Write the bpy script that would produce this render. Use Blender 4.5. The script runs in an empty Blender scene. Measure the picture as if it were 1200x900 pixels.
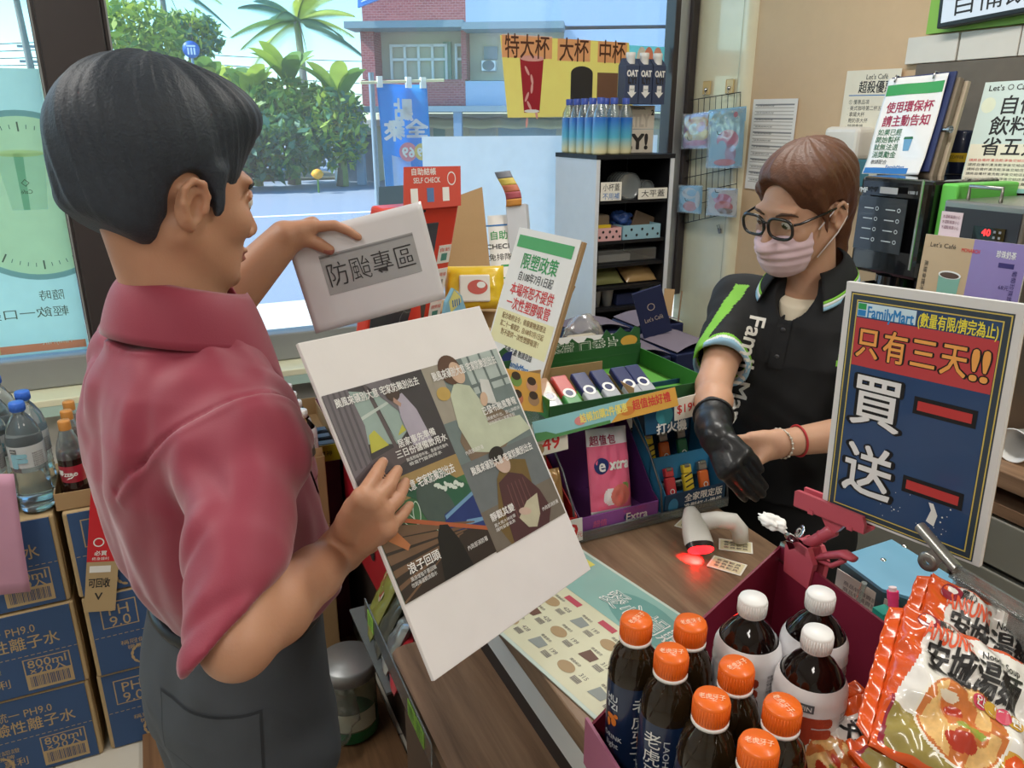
import bpy, bmesh, math, random
import numpy as np
from mathutils import Matrix, Vector
from mathutils.bvhtree import BVHTree

# ---------------------------------------------------------------- camera, sky, sun, ceiling lamps, exposure
SC = bpy.context.scene
CZ, FPX, PITCH, YAW = 1.72, 900.0, math.radians(18.7), math.radians(25)
cam = bpy.data.cameras.new('camera'); camo = bpy.data.objects.new('camera', cam); SC.collection.objects.link(camo)
cam.sensor_width = 36; cam.lens = 36 * FPX / 1200; cam.clip_start = .02; cam.clip_end = 300
camo.location = (0, 0, CZ); camo.rotation_euler = (math.pi / 2 - PITCH, 0, -YAW)
SC.camera = camo
SC.view_settings.view_transform = 'Standard'; SC.view_settings.look = 'None'
SC.view_settings.gamma = 1; SC.view_settings.use_curve_mapping = False
SC.view_settings.exposure = 0.9
SKY, SUN, LAMP = 0.2, 5.0, 14.0
W = bpy.data.worlds.new('sky'); SC.world = W; W.use_nodes = True
nt = W.node_tree; nt.nodes.clear()
sky = nt.nodes.new('ShaderNodeTexSky'); sky.sky_type = 'NISHITA'; sky.sun_disc = False
sky.sun_elevation = math.radians(40); sky.sun_rotation = math.radians(-69); sky.air_density = 1.3; sky.dust_density = .2; sky.ozone_density = 4.0
bg = nt.nodes.new('ShaderNodeBackground'); bg.inputs[1].default_value = SKY
out = nt.nodes.new('ShaderNodeOutputWorld')
tint = nt.nodes.new('ShaderNodeMix'); tint.data_type = 'RGBA'; tint.blend_type = 'MULTIPLY'; tint.inputs[0].default_value = 1; tint.inputs[7].default_value = (.66, .94, 1.0, 1)
nt.links.new(sky.outputs[0], tint.inputs[6]); nt.links.new(tint.outputs[2], bg.inputs[0]); nt.links.new(bg.outputs[0], out.inputs[0])
sun = bpy.data.lights.new('sun', 'SUN'); sun.energy = SUN; sun.angle = math.radians(.6); sun.color = (1, .95, .86)
suno = bpy.data.objects.new('sun', sun); SC.collection.objects.link(suno)
SUNDIR = Vector((.68, -.24, -.70))          # the way the light travels
suno.rotation_euler = SUNDIR.to_track_quat('-Z', 'Y').to_euler()
for i, (lx, ly, e) in enumerate([(-.9, 1.6, 1.0), (1.35, 1.5, .9), (-.9, -.6, .8), (1.35, -.6, .9)]):
    l = bpy.data.lights.new('ceiling_lamp', 'AREA'); l.energy = LAMP * e; l.shape = 'RECTANGLE'; l.size = .3; l.size_y = 1.2; l.color = (1, .955, .89)
    lo = bpy.data.objects.new('ceiling_lamp', l); SC.collection.objects.link(lo); lo.location = (lx, ly, 2.84)
cy = SC.cycles
cy.max_bounces = 10; cy.diffuse_bounces = 4; cy.glossy_bounces = 4; cy.transmission_bounces = 10; cy.transparent_max_bounces = 16
cy.caustics_reflective = False; cy.caustics_refractive = False
random.seed(7)
rng = np.random.default_rng(7)
# ---------------------------------------------------------------- geometry helpers
cp_, sp_ = math.cos(PITCH), math.sin(PITCH); cyw, syw = math.cos(YAW), math.sin(YAW)
def ray(px, py):
    u = (px - 600) / FPX; v = (450 - py) / FPX
    f = cp_ + v * sp_
    return np.array([f * syw + u * cyw, f * cyw - u * syw, -sp_ + v * cp_])
CAM = np.array([0, 0, CZ])
def at(px, py, d=None, x=None, y=None, z=None, pl=None):
    """photograph pixel -> world point at a depth, on a world plane, or on plane (point, normal, offset)"""
    r = ray(px, py)
    if d is not None: t = d
    elif x is not None: t = x / r[0]
    elif y is not None: t = y / r[1]
    elif z is not None: t = (z - CZ) / r[2]
    else:
        o, n, off = pl; o = np.asarray(o) + np.asarray(n) * off
        t = ((o - CAM) @ n) / (r @ n)
    return CAM + r * t
def V(*a): return np.array(a, float)
def unit(a): a = np.asarray(a, float); return a / np.linalg.norm(a)
def fr(o, u, v):
    """frame matrix: x axis u, y axis v, z axis u x v, origin o"""
    u = unit(u); v = np.asarray(v, float); v = unit(v - u * (u @ v)); n = np.cross(u, v)
    m = np.eye(4); m[:3, 0] = u; m[:3, 1] = v; m[:3, 2] = n; m[:3, 3] = o; return m
def tr(x, y, z, rz=0):
    m = np.eye(4); c, s = math.cos(rz), math.sin(rz); m[:2, :2] = [[c, -s], [s, c]]; m[:3, 3] = (x, y, z); return m
def rotm(axis, a):
    return np.array(Matrix.Rotation(a, 4, axis))
def lin(h):
    h = h.lstrip('#'); c = [int(h[i:i + 2], 16) / 255 for i in (0, 2, 4)]
    return tuple((x / 12.92 if x <= .04045 else ((x + .055) / 1.055) ** 2.4) for x in c) + (1,)

MATS = {}
def mat(name, hexc, rough=.5, metal=0, var=.05, scale=18, bump=0, bscale=150, trans=0, ior=1.45, coat=0, spec=.5, sss=0, emit=0, transl=0, sheen=0):
    if name in MATS: return MATS[name]
    m = bpy.data.materials.new(name); m.use_nodes = True; n = m.node_tree; p = n.nodes['Principled BSDF']
    c = lin(hexc)
    p.inputs['Roughness'].default_value = rough; p.inputs['Metallic'].default_value = metal
    p.inputs['IOR'].default_value = ior; p.inputs['Specular IOR Level'].default_value = spec
    p.inputs['Transmission Weight'].default_value = trans; p.inputs['Coat Weight'].default_value = coat
    if sss:
        p.inputs['Subsurface Weight'].default_value = sss; p.inputs['Subsurface Radius'].default_value = (.012, .005, .003); p.inputs['Subsurface Scale'].default_value = 1
    if sheen: p.inputs['Sheen Weight'].default_value = sheen
    tc = n.nodes.new('ShaderNodeTexCoord')
    nz = n.nodes.new('ShaderNodeTexNoise'); nz.inputs['Scale'].default_value = scale; nz.inputs['Detail'].default_value = 4
    n.links.new(tc.outputs['Object'], nz.inputs['Vector'])
    mx = n.nodes.new('ShaderNodeMix'); mx.data_type = 'RGBA'
    mx.inputs[6].default_value = tuple(x * (1 - var) for x in c[:3]) + (1,); mx.inputs[7].default_value = tuple(min(1, x * (1 + var)) for x in c[:3]) + (1,)
    n.links.new(nz.outputs[0], mx.inputs[0]); n.links.new(mx.outputs[2], p.inputs['Base Color'])
    if emit:
        n.links.new(mx.outputs[2], p.inputs['Emission Color']); p.inputs['Emission Strength'].default_value = emit
    if bump:
        nb = n.nodes.new('ShaderNodeTexNoise'); nb.inputs['Scale'].default_value = bscale; nb.inputs['Detail'].default_value = 3
        n.links.new(tc.outputs['Object'], nb.inputs['Vector'])
        bp = n.nodes.new('ShaderNodeBump'); bp.inputs['Strength'].default_value = bump; bp.inputs['Distance'].default_value = .002
        n.links.new(nb.outputs[0], bp.inputs['Height']); n.links.new(bp.outputs[0], p.inputs['Normal'])
    if transl:
        ts = n.nodes.new('ShaderNodeBsdfTranslucent'); n.links.new(mx.outputs[2], ts.inputs[0])
        ms = n.nodes.new('ShaderNodeMixShader'); ms.inputs[0].default_value = transl
        n.links.new(p.outputs[0], ms.inputs[1]); n.links.new(ts.outputs[0], ms.inputs[2]); n.links.new(ms.outputs[0], n.nodes['Material Output'].inputs[0])
    MATS[name] = m; return m
def clear_mat(name, tint='#ffffff', gloss=.12, rough=.03, haze=0, hazec='#ffffff'):
    """thin clear sheet: transparent with a Fresnel-weighted reflection, optional milky diffuse share"""
    if name in MATS: return MATS[name]
    m = bpy.data.materials.new(name); m.use_nodes = True; n = m.node_tree; n.nodes.clear()
    o = n.nodes.new('ShaderNodeOutputMaterial'); t = n.nodes.new('ShaderNodeBsdfTransparent'); t.inputs[0].default_value = lin(tint)
    g = n.nodes.new('ShaderNodeBsdfGlossy'); g.inputs['Roughness'].default_value = rough
    lw = n.nodes.new('ShaderNodeLayerWeight'); lw.inputs[0].default_value = .35
    mr = n.nodes.new('ShaderNodeMapRange'); mr.inputs[3].default_value = gloss * .35; mr.inputs[4].default_value = min(1, gloss * 4)
    n.links.new(lw.outputs['Facing'], mr.inputs[0])
    nz = n.nodes.new('ShaderNodeTexNoise'); nz.inputs['Scale'].default_value = 60
    bp = n.nodes.new('ShaderNodeBump'); bp.inputs['Strength'].default_value = .15; bp.inputs['Distance'].default_value = .002
    n.links.new(nz.outputs[0], bp.inputs['Height']); n.links.new(bp.outputs[0], g.inputs['Normal'])
    ms = n.nodes.new('ShaderNodeMixShader'); n.links.new(mr.outputs[0], ms.inputs[0])
    src = t
    if haze:
        d = n.nodes.new('ShaderNodeBsdfDiffuse'); d.inputs[0].default_value = lin(hazec)
        tl = n.nodes.new('ShaderNodeBsdfTranslucent'); tl.inputs[0].default_value = lin(hazec)
        m2 = n.nodes.new('ShaderNodeMixShader'); m2.inputs[0].default_value = .5; n.links.new(d.outputs[0], m2.inputs[1]); n.links.new(tl.outputs[0], m2.inputs[2])
        m3 = n.nodes.new('ShaderNodeMixShader'); m3.inputs[0].default_value = haze
        n.links.new(t.outputs[0], m3.inputs[1]); n.links.new(m2.outputs[0], m3.inputs[2]); src = m3
    n.links.new(src.outputs[0], ms.inputs[1]); n.links.new(g.outputs[0], ms.inputs[2]); n.links.new(ms.outputs[0], o.inputs[0])
    MATS[name] = m; return m
def wood_mat(name, c1, c2, axis=1, sc=1.0, rough=.45, plank=0):
    if name in MATS: return MATS[name]
    m = mat(name, c1, rough); n = m.node_tree; p = n.nodes['Principled BSDF']
    tc = n.nodes.new('ShaderNodeTexCoord'); mp = n.nodes.new('ShaderNodeMapping')
    s = [16 * sc, 16 * sc, 16 * sc]; s[axis] = 1.2 * sc; mp.inputs['Scale'].default_value = s
    n.links.new(tc.outputs['Object'], mp.inputs[0])
    nz = n.nodes.new('ShaderNodeTexNoise'); nz.inputs['Scale'].default_value = 2.2; nz.inputs['Detail'].default_value = 8; nz.inputs['Roughness'].default_value = .62; nz.inputs['Distortion'].default_value = .8
    n.links.new(mp.outputs[0], nz.inputs['Vector'])
    cr = n.nodes.new('ShaderNodeValToRGB'); cr.color_ramp.elements[0].position = .32; cr.color_ramp.elements[0].color = lin(c2); cr.color_ramp.elements[1].position = .68; cr.color_ramp.elements[1].color = lin(c1)
    n.links.new(nz.outputs[0], cr.inputs[0]); n.links.new(cr.outputs[0], p.inputs['Base Color'])
    MATS[name] = m; return m

_tc = {}
def glyphs(s, bold):
    k = (s, bold)
    if k in _tc: return _tc[k]
    c = bpy.data.curves.new('t', 'FONT'); c.body = s; c.size = 1; c.offset = bold; c.resolution_u = 2; c.fill_mode = 'FRONT'; c.dimensions = '2D'
    o = bpy.data.objects.new('t', c); SC.collection.objects.link(o)
    dg = bpy.context.evaluated_depsgraph_get()
    me = bpy.data.meshes.new_from_object(o.evaluated_get(dg))
    v = np.array([x.co[:] for x in me.vertices]).reshape(-1, 3); f = [tuple(p.vertices) for p in me.polygons]
    up = [p.normal.z > 0 for p in me.polygons]
    f = [q if u else q[::-1] for q, u in zip(f, up)]
    bpy.data.objects.remove(o); bpy.data.curves.remove(c); bpy.data.meshes.remove(me)
    _tc[k] = (v, f); return _tc[k]

class MB:
    """collects shapes (several materials allowed) that become ONE mesh object"""
    def __init__(s, M=None): s.v = []; s.f = []; s.mi = []; s.sm = []; s.mats = []; s.n = 0; s.M = M; s.k = 0
    def add(s, vs, fs, m, smooth=False, M=None):
        vs = np.asarray(vs, float).reshape(-1, 3)
        if M is not None: vs = vs @ M[:3, :3].T + M[:3, 3]; 
        if s.M is not None: vs = vs @ s.M[:3, :3].T + s.M[:3, 3]
        if m not in s.mats: s.mats.append(m)
        i = s.mats.index(m); s.v.append(vs)
        for f in fs: s.f.append(tuple(int(a) + s.n for a in f)); s.mi.append(i); s.sm.append(smooth)
        s.n += len(vs); return s
    def bm(s, b, m, smooth=False, M=None):
        b.verts.index_update()
        s.add([v.co[:] for v in b.verts], [[v.index for v in f.verts] for f in b.faces], m, smooth, M); b.free(); return s
    def box(s, c, size, m, M=None, bev=0, seg=2, smooth=False):
        b = bmesh.new(); bmesh.ops.create_cube(b, size=1)
        for v in b.verts: v.co = (v.co.x * size[0] + c[0], v.co.y * size[1] + c[1], v.co.z * size[2] + c[2])
        if bev: bmesh.ops.bevel(b, geom=b.edges[:], offset=bev, segments=seg, profile=.5, affect='EDGES')
        return s.bm(b, m, smooth, M)
    def lathe(s, prof, m, M=None, seg=28, smooth=True, ang=0, full=2 * math.pi, sx=1, sy=1):
        n = len(prof); vs = []; fs = []
        closed = abs(full - 2 * math.pi) < 1e-6; cols = seg if closed else seg + 1
        for j in range(cols):
            a = ang + full * j / seg
            for r, z in prof: vs.append((r * math.cos(a) * sx, r * math.sin(a) * sy, z))
        for j in range(seg):
            k = (j + 1) % cols
            for i in range(n - 1): fs.append((j * n + i, k * n + i, k * n + i + 1, j * n + i + 1))
        return s.add(vs, fs, m, smooth, M)
    def cyl(s, a, b, r, m, seg=16, r2=None, cap=True, smooth=True):
        a = np.asarray(a, float); b = np.asarray(b, float); L = np.linalg.norm(b - a); w = (b - a) / L
        u = unit(np.cross(w, (0, 0, 1) if abs(w[2]) < .9 else (1, 0, 0))); v = np.cross(w, u)
        M = np.eye(4); M[:3, 0] = u; M[:3, 1] = v; M[:3, 2] = w; M[:3, 3] = a
        r2 = r if r2 is None else r2
        s.lathe([(r, 0), (r2, L)], m, M, seg, smooth)
        if cap:
            for rr, z, fl in ((r, 0, 1), (r2, L, 0)):
                vs = [(rr * math.cos(2 * math.pi * j / seg), rr * math.sin(2 * math.pi * j / seg), z) for j in range(seg)]
                s.add(vs, [tuple(range(seg))[::-1] if fl else tuple(range(seg))], m, False, M)
        return s
    def tube(s, pts, r, m, seg=8, closed=False, smooth=True, flat=1):
        P = np.asarray(pts, float); n = len(P)
        rs = r if hasattr(r, '__len__') else [r] * n
        T = np.zeros_like(P)
        for i in range(n):
            a = P[(i - 1) % n] if (closed or i > 0) else P[i]; b = P[(i + 1) % n] if (closed or i < n - 1) else P[i]
            T[i] = unit(b - a)
        u = unit(np.cross(T[0], (0, 0, 1) if abs(T[0][2]) < .9 else (1, 0, 0)))
        vs = []
        for i in range(n):
            u = unit(u - T[i] * (u @ T[i])); w = np.cross(T[i], u)
            for j in range(seg):
                a = 2 * math.pi * j / seg; vs.append(P[i] + rs[i] * (math.cos(a) * u + math.sin(a) * w * flat))
        fs = []
        for i in range(n if closed else n - 1):
            k = (i + 1) % n
            for j in range(seg): fs.append((i * seg + j, i * seg + (j + 1) % seg, k * seg + (j + 1) % seg, k * seg + j))
        if not closed: fs += [tuple(range(seg))[::-1], tuple((n - 1) * seg + j for j in range(seg))]
        return s.add(vs, fs, m, smooth)
    def prism(s, poly, z0, z1, m, M=None):
        n = len(poly); vs = [(x, y, z0) for x, y in poly] + [(x, y, z1) for x, y in poly]
        a = sum(poly[i][0] * poly[(i + 1) % n][1] - poly[(i + 1) % n][0] * poly[i][1] for i in range(n))
        ix = list(range(n)) if a > 0 else list(range(n))[::-1]
        fs = [tuple(i for i in ix[::-1]), tuple(i + n for i in ix)]
        for q in range(n):
            i, j = ix[q], ix[(q + 1) % n]; fs.append((i, j, j + n, i + n))
        return s.add(vs, fs, m, False, M)
    def flat(s, poly, m, M=None, z=.0006):
        n = len(poly); a = sum(poly[i][0] * poly[(i + 1) % n][1] - poly[(i + 1) % n][0] * poly[i][1] for i in range(n))
        f = tuple(range(n)) if a > 0 else tuple(range(n))[::-1]; s.k += 1; z = z + min(s.k, 90) * 2e-6
        return s.add([(x, y, z) for x, y in poly], [f], m, False, M)
    def rect(s, x0, y0, x1, y1, m, M=None, z=.0006):
        return s.flat([(x0, y0), (x1, y0), (x1, y1), (x0, y1)], m, M, z)
    def ell(s, cx, cy_, rx, ry, m, M=None, z=.0006, seg=24, rot=0):
        c, q = math.cos(rot), math.sin(rot)
        P = [(rx * math.cos(2 * math.pi * j / seg), ry * math.sin(2 * math.pi * j / seg)) for j in range(seg)]
        return s.flat([(cx + x * c - y * q, cy_ + x * q + y * c) for x, y in P], m, M, z)
    def ringf(s, cx, cy_, r0, r1, m, M=None, z=.0006, seg=48, a0=0, a1=2 * math.pi):
        vs = []; fs = []
        for j in range(seg + 1):
            a = a0 + (a1 - a0) * j / seg
            vs += [(cx + r0 * math.cos(a), cy_ + r0 * math.sin(a), z), (cx + r1 * math.cos(a), cy_ + r1 * math.sin(a), z)]
        for j in range(seg): fs.append((2 * j, 2 * j + 1, 2 * j + 3, 2 * j + 2))
        return s.add(vs, fs, m, False, M)
    def text(s, t, M, x, y, h, m, w=None, bold=.0, al='c', z=.0008, mirror=False, rot=0, bend=None):
        """h: height of the drawn glyphs' em; w: fitted width"""
        if bold > 0:                      # heavier strokes: the same glyphs laid a hair apart
            n = 4 if bold < .04 else 12; B = bold
            for j in range(n):
                a = 2 * math.pi * (j + .5) / n; s.text(t, M, x + B * h * .8 * math.cos(a), y + B * h * .8 * math.sin(a), h, m, w, 0, al, z + 2.5e-5 * j, mirror, rot, bend)
            return s
        v, f = glyphs(t, bold)
        if not len(v): return s
        lo = v.min(0); hi = v.max(0)
        k = h; kx = (w / max(hi[0] - lo[0], 1e-6)) if w else k
        ox = {'c': (lo[0] + hi[0]) / 2, 'l': lo[0], 'r': hi[0]}[al]; oy = .36
        q = np.zeros_like(v); q[:, 0] = (v[:, 0] - ox) * kx; q[:, 1] = (v[:, 1] - oy) * k
        if mirror: q[:, 0] *= -1; f = [a[::-1] for a in f]
        if rot:
            c, n = math.cos(rot), math.sin(rot); q[:, :2] = q[:, :2] @ np.array([[c, n], [-n, c]])
        q[:, 0] += x; q[:, 1] += y; q[:, 2] = z
        if bend is not None:
            g = bmesh.new(); gv = [g.verts.new(a) for a in q]
            for a in f:
                try: g.faces.new([gv[i] for i in a])
                except ValueError: pass
            bmesh.ops.triangulate(g, faces=g.faces[:]); lim = max(h * .22, .0025)
            for _ in range(5):
                e = [x for x in g.edges if x.calc_length() > lim]
                if not e: break
                bmesh.ops.subdivide_edges(g, edges=e, cuts=1); bmesh.ops.triangulate(g, faces=[x for x in g.faces if len(x.verts) > 3])
            g.verts.index_update(); q = np.array([x.co[:] for x in g.verts]); f = [tuple(v.index for v in x.verts) for x in g.faces]; g.free()
            q = bend(q)
        return s.add(q, f, m, False, M)
    def grid(s, fn, nu, nv, m, smooth=True, M=None, thick=0, cu=False):
        """surface fn(u,v)->xyz on 0..1; thick: solid sheet"""
        P = np.array([[fn(i / nu, j / nv) for j in range(nv + 1)] for i in range(nu + 1)], float)
        def tess(Q, flip):
            fs = []
            for i in range(nu):
                for j in range(nv):
                    a = (i * (nv + 1) + j, (i + 1) * (nv + 1) + j, (i + 1) * (nv + 1) + j + 1, i * (nv + 1) + j + 1)
                    fs.append(a[::-1] if flip else a)
            return fs
        if not thick: return s.add(P.reshape(-1, 3), tess(P, False), m, smooth, M)
        du = np.gradient(P, axis=0); dv = np.gradient(P, axis=1); N = np.cross(du, dv); N /= np.maximum(np.linalg.norm(N, axis=2, keepdims=True), 1e-9)
        A = (P + N * thick / 2).reshape(-1, 3); B = (P - N * thick / 2).reshape(-1, 3); n = len(A)
        fs = tess(P, False) + [tuple(a + n for a in f) for f in tess(P, True)]
        w = nv + 1
        rim = [i * w for i in range(nu + 1)] + [nu * w + j for j in range(1, nv + 1)] + [i * w + nv for i in range(nu - 1, -1, -1)] + [j for j in range(nv - 1, 0, -1)]
        for i in range(len(rim)):
            a, b = rim[i], rim[(i + 1) % len(rim)]; fs.append((b, a, a + n, b + n))
        return s.add(np.vstack([A, B]), fs, m, smooth, M)
    def build(s, name, parent=None, world=True):
        me = bpy.data.meshes.new(name); vs = np.vstack(s.v)
        if parent is not None and world:
            I = np.linalg.inv(np.array(parent.matrix_basis)); vs = vs @ I[:3, :3].T + I[:3, 3]
        me.from_pydata([tuple(x) for x in vs], [], s.f)
        for m in s.mats: me.materials.append(m)
        me.polygons.foreach_set('material_index', s.mi); me.polygons.foreach_set('use_smooth', s.sm); me.update()
        o = bpy.data.objects.new(name, me); SC.collection.objects.link(o)
        if parent is not None: o.parent = parent
        return o
def thing(name, label, cat, loc=(0, 0, 0), rz=0, group=None, M=None):
    o = bpy.data.objects.new(name, None); SC.collection.objects.link(o); o.empty_display_size = .05
    if M is not None: o.matrix_basis = Matrix(M.tolist())
    else: o.location = loc; o.rotation_euler = (0, 0, rz)
    o.matrix_basis  # noqa
    o['label'] = label; o['category'] = cat
    if group: o['group'] = group
    if M is None: o.matrix_basis = Matrix.Translation(Vector(tuple(float(a) for a in loc))) @ Matrix.Rotation(rz, 4, 'Z')
    return o
def tag(o, label, cat, group=None):
    o['label'] = label; o['category'] = cat
    if group: o['group'] = group
    return o
def struct(o, label=None):
    o['kind'] = 'structure'
    if label: o['label'] = label
    return o
def stuff(o, label, cat):
    o['kind'] = 'stuff'; o['label'] = label; o['category'] = cat; return o
def dup(root, M, label=None, group=None):
    """copy a thing with its parts and their sub-parts to matrix M"""
    r = root.copy(); SC.collection.objects.link(r); r.matrix_basis = Matrix(np.asarray(M).tolist())
    if label: r['label'] = label
    if group: r['group'] = group
    for ch in list(root.children):
        c = ch.copy(); SC.collection.objects.link(c); c.parent = r
        for g in list(ch.children):
            d = g.copy(); SC.collection.objects.link(d); d.parent = c
    return r

# ---------------------------------------------------------------- soft-body modeller: distance fields -> one continuous mesh
def noise3(P, f, seed=0):
    """smooth value noise, P list of three arrays, f frequency per axis"""
    r = np.random.default_rng(seed); T = r.random((32, 32, 32)).astype(np.float32)
    q = [np.asarray(P[i]) * f[i] for i in range(3)]; i0 = [np.floor(a).astype(np.int32) for a in q]
    t = [a - b for a, b in zip(q, i0)]; t = [a * a * (3 - 2 * a) for a in t]
    o = 0
    for dx in (0, 1):
        for dy in (0, 1):
            for dz in (0, 1):
                w = (t[0] if dx else 1 - t[0]) * (t[1] if dy else 1 - t[1]) * (t[2] if dz else 1 - t[2])
                o = o + w * T[(i0[0] + dx) & 31, (i0[1] + dy) & 31, (i0[2] + dz) & 31]
    return o * 2 - 1
def smin(a, b, k):
    if k <= 0: return np.minimum(a, b)
    h = np.clip(.5 + .5 * (b - a) / k, 0, 1); return b * (1 - h) + a * h - k * h * (1 - h)
def smax(a, b, k): return -smin(-a, -b, k)
def d_cone(P, a, b, r1, r2):
    a = np.asarray(a, float); b = np.asarray(b, float); ba = b - a; L = ba @ ba + 1e-12
    x = [P[i] - a[i] for i in range(3)]
    t = np.clip((x[0] * ba[0] + x[1] * ba[1] + x[2] * ba[2]) / L, 0, 1)
    return np.sqrt(sum((x[i] - t * ba[i]) ** 2 for i in range(3))) - (r1 + (r2 - r1) * t)
def d_ell(P, c, r, R=None):
    x = [P[i] - c[i] for i in range(3)]
    if R is not None: x = [sum(R[i, j] * x[i] for i in range(3)) for j in range(3)]
    k0 = np.sqrt(sum((x[i] / r[i]) ** 2 for i in range(3))); k1 = np.sqrt(sum((x[i] / r[i] ** 2) ** 2 for i in range(3))) + 1e-9
    return k0 * (k0 - 1) / k1
class SDF:
    def __init__(s, lo, hi, h):
        s.lo = np.asarray(lo, float); s.h = h; s.n = np.ceil((np.asarray(hi) - s.lo) / h).astype(int) + 1
        s.F = np.full(s.n, 1.0, np.float32)
    def sl(s, lo, hi):
        a = np.maximum(np.floor((np.asarray(lo) - s.lo) / s.h).astype(int), 0); b = np.minimum(np.ceil((np.asarray(hi) - s.lo) / s.h).astype(int) + 1, s.n)
        b = np.maximum(b, a)
        S = tuple(slice(int(i), int(j)) for i, j in zip(a, b))
        P = np.meshgrid(*[(s.lo[i] + s.h * np.arange(a[i], b[i])).astype(np.float32) for i in range(3)], indexing='ij')
        return S, P
    def op(s, fn, lo, hi, k=.01, mode='u', pad=None):
        pad = (k + 3 * s.h) if pad is None else pad
        S, P = s.sl(np.asarray(lo) - pad, np.asarray(hi) + pad)
        if P[0].size == 0: return s
        d = fn(P)
        s.F[S] = smin(s.F[S], d, k) if mode == 'u' else (smax(s.F[S], -d, k) if mode == 's' else smax(s.F[S], d, k))
        return s
    def cone(s, a, b, r1, r2=None, k=.01, mode='u'):
        r2 = r1 if r2 is None else r2; a = np.asarray(a, float); b = np.asarray(b, float); r = max(r1, r2)
        return s.op(lambda P: d_cone(P, a, b, r1, r2), np.minimum(a, b) - r, np.maximum(a, b) + r, k, mode)
    def ell(s, c, r, R=None, k=.01, mode='u'):
        m = max(r); c = np.asarray(c, float)
        return s.op(lambda P: d_ell(P, c, r, R), c - m, c + m, k, mode)
    def half(s, p, n, k=.004):
        """keep the side where (x-p).n < 0"""
        n = unit(n); p = np.asarray(p, float)
        S, P = s.sl(s.lo, s.lo + s.h * s.n)
        d = sum((P[i] - p[i]) * n[i] for i in range(3)); s.F = smax(s.F, d.astype(np.float32), k); return s
    def warp(s, fn, lo=None, hi=None):
        S, P = s.sl(s.lo if lo is None else lo, (s.lo + s.h * s.n) if hi is None else hi)
        s.F[S] += fn(P, s.F[S]).astype(np.float32); return s
    def mesh(s, smooth=1):
        F = s.F; n = F.shape; S = F < 0
        cs = np.zeros([a - 1 for a in n], np.int8)
        off = [(i, j, k) for i in (0, 1) for j in (0, 1) for k in (0, 1)]
        sub = lambda A, o: A[o[0]:n[0] - 1 + o[0], o[1]:n[1] - 1 + o[1], o[2]:n[2] - 1 + o[2]]
        for o in off: cs += sub(S, o)
        act = (cs > 0) & (cs < 8); C = np.argwhere(act); idx = np.full(cs.shape, -1, np.int32); idx[act] = np.arange(len(C))
        val = {o: F[C[:, 0] + o[0], C[:, 1] + o[1], C[:, 2] + o[2]] for o in off}
        acc = np.zeros((len(C), 3)); cnt = np.zeros(len(C))
        for a in off:
            for ax in range(3):
                if a[ax]: continue
                b = list(a); b[ax] = 1; b = tuple(b); va, vb = val[a], val[b]; x = (va < 0) != (vb < 0)
                t = np.where(x, va / np.where(x, va - vb, 1), 0)
                p = np.tile(np.array(a, float), (len(C), 1)); p[:, ax] += t
                acc[x] += p[x]; cnt[x] += 1
        vs = s.lo + s.h * (C + acc / cnt[:, None])
        Q = []
        for ax in range(3):
            o = [0, 0, 0]; o[ax] = 1
            A = S[:n[0] - o[0], :n[1] - o[1], :n[2] - o[2]]; B = S[o[0]:, o[1]:, o[2]:]
            e = np.argwhere(A != B); b_, c_ = (ax + 1) % 3, (ax + 2) % 3
            e = e[(e[:, b_] > 0) & (e[:, c_] > 0) & (e[:, b_] < n[b_] - 1) & (e[:, c_] < n[c_] - 1)]
            if not len(e): continue
            fl = A[e[:, 0], e[:, 1], e[:, 2]]
            def cell(db, dc):
                q = e.copy(); q[:, b_] += db; q[:, c_] += dc; return idx[q[:, 0], q[:, 1], q[:, 2]]
            q = np.stack([cell(-1, -1), cell(0, -1), cell(0, 0), cell(-1, 0)], 1)
            q[~fl] = q[~fl][:, ::-1]; Q.append(q)
        Q = np.vstack(Q)
        for _ in range(smooth):
            acc = np.zeros_like(vs); c = np.zeros(len(vs))
            for i in range(4):
                np.add.at(acc, Q[:, i], vs[Q[:, (i + 1) % 4]]); np.add.at(c, Q[:, i], 1)
                np.add.at(acc, Q[:, (i + 1) % 4], vs[Q[:, i]]); np.add.at(c, Q[:, (i + 1) % 4], 1)
            vs = vs * .5 + .5 * acc / np.maximum(c, 1)[:, None]
        # keep only the largest connected piece
        lab = np.arange(len(vs))
        for _ in range(400):
            m = lab[Q].min(1); new = lab.copy()
            for i in range(4): np.minimum.at(new, Q[:, i], m)
            new = new[new]
            if (new == lab).all(): break
            lab = new
        u, c = np.unique(lab, return_counts=True); keep = lab == u[c.argmax()]
        mp = np.cumsum(keep) - 1; Q = mp[Q[keep[Q[:, 0]]]]; vs = vs[keep]
        return vs, Q
def qmesh(name, vs, Q, mats, parent=None, mi=None):
    if parent is not None:
        I = np.linalg.inv(np.array(parent.matrix_basis)); w = vs @ I[:3, :3].T + I[:3, 3]
    else: w = vs
    me = bpy.data.meshes.new(name); me.vertices.add(len(w)); me.vertices.foreach_set('co', w.astype(np.float32).ravel())
    me.loops.add(len(Q) * 4); me.loops.foreach_set('vertex_index', Q.astype(np.int32).ravel())
    me.polygons.add(len(Q)); me.polygons.foreach_set('loop_start', np.arange(len(Q), dtype=np.int32) * 4)
    me.polygons.foreach_set('use_smooth', np.ones(len(Q), bool))
    for m in (mats if isinstance(mats, (list, tuple)) else [mats]): me.materials.append(m)
    if mi is not None: me.polygons.foreach_set('material_index', np.asarray(mi, np.int32))
    me.update(); me.validate()
    o = bpy.data.objects.new(name, me); SC.collection.objects.link(o)
    if parent is not None: o.parent = parent
    return o
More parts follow.
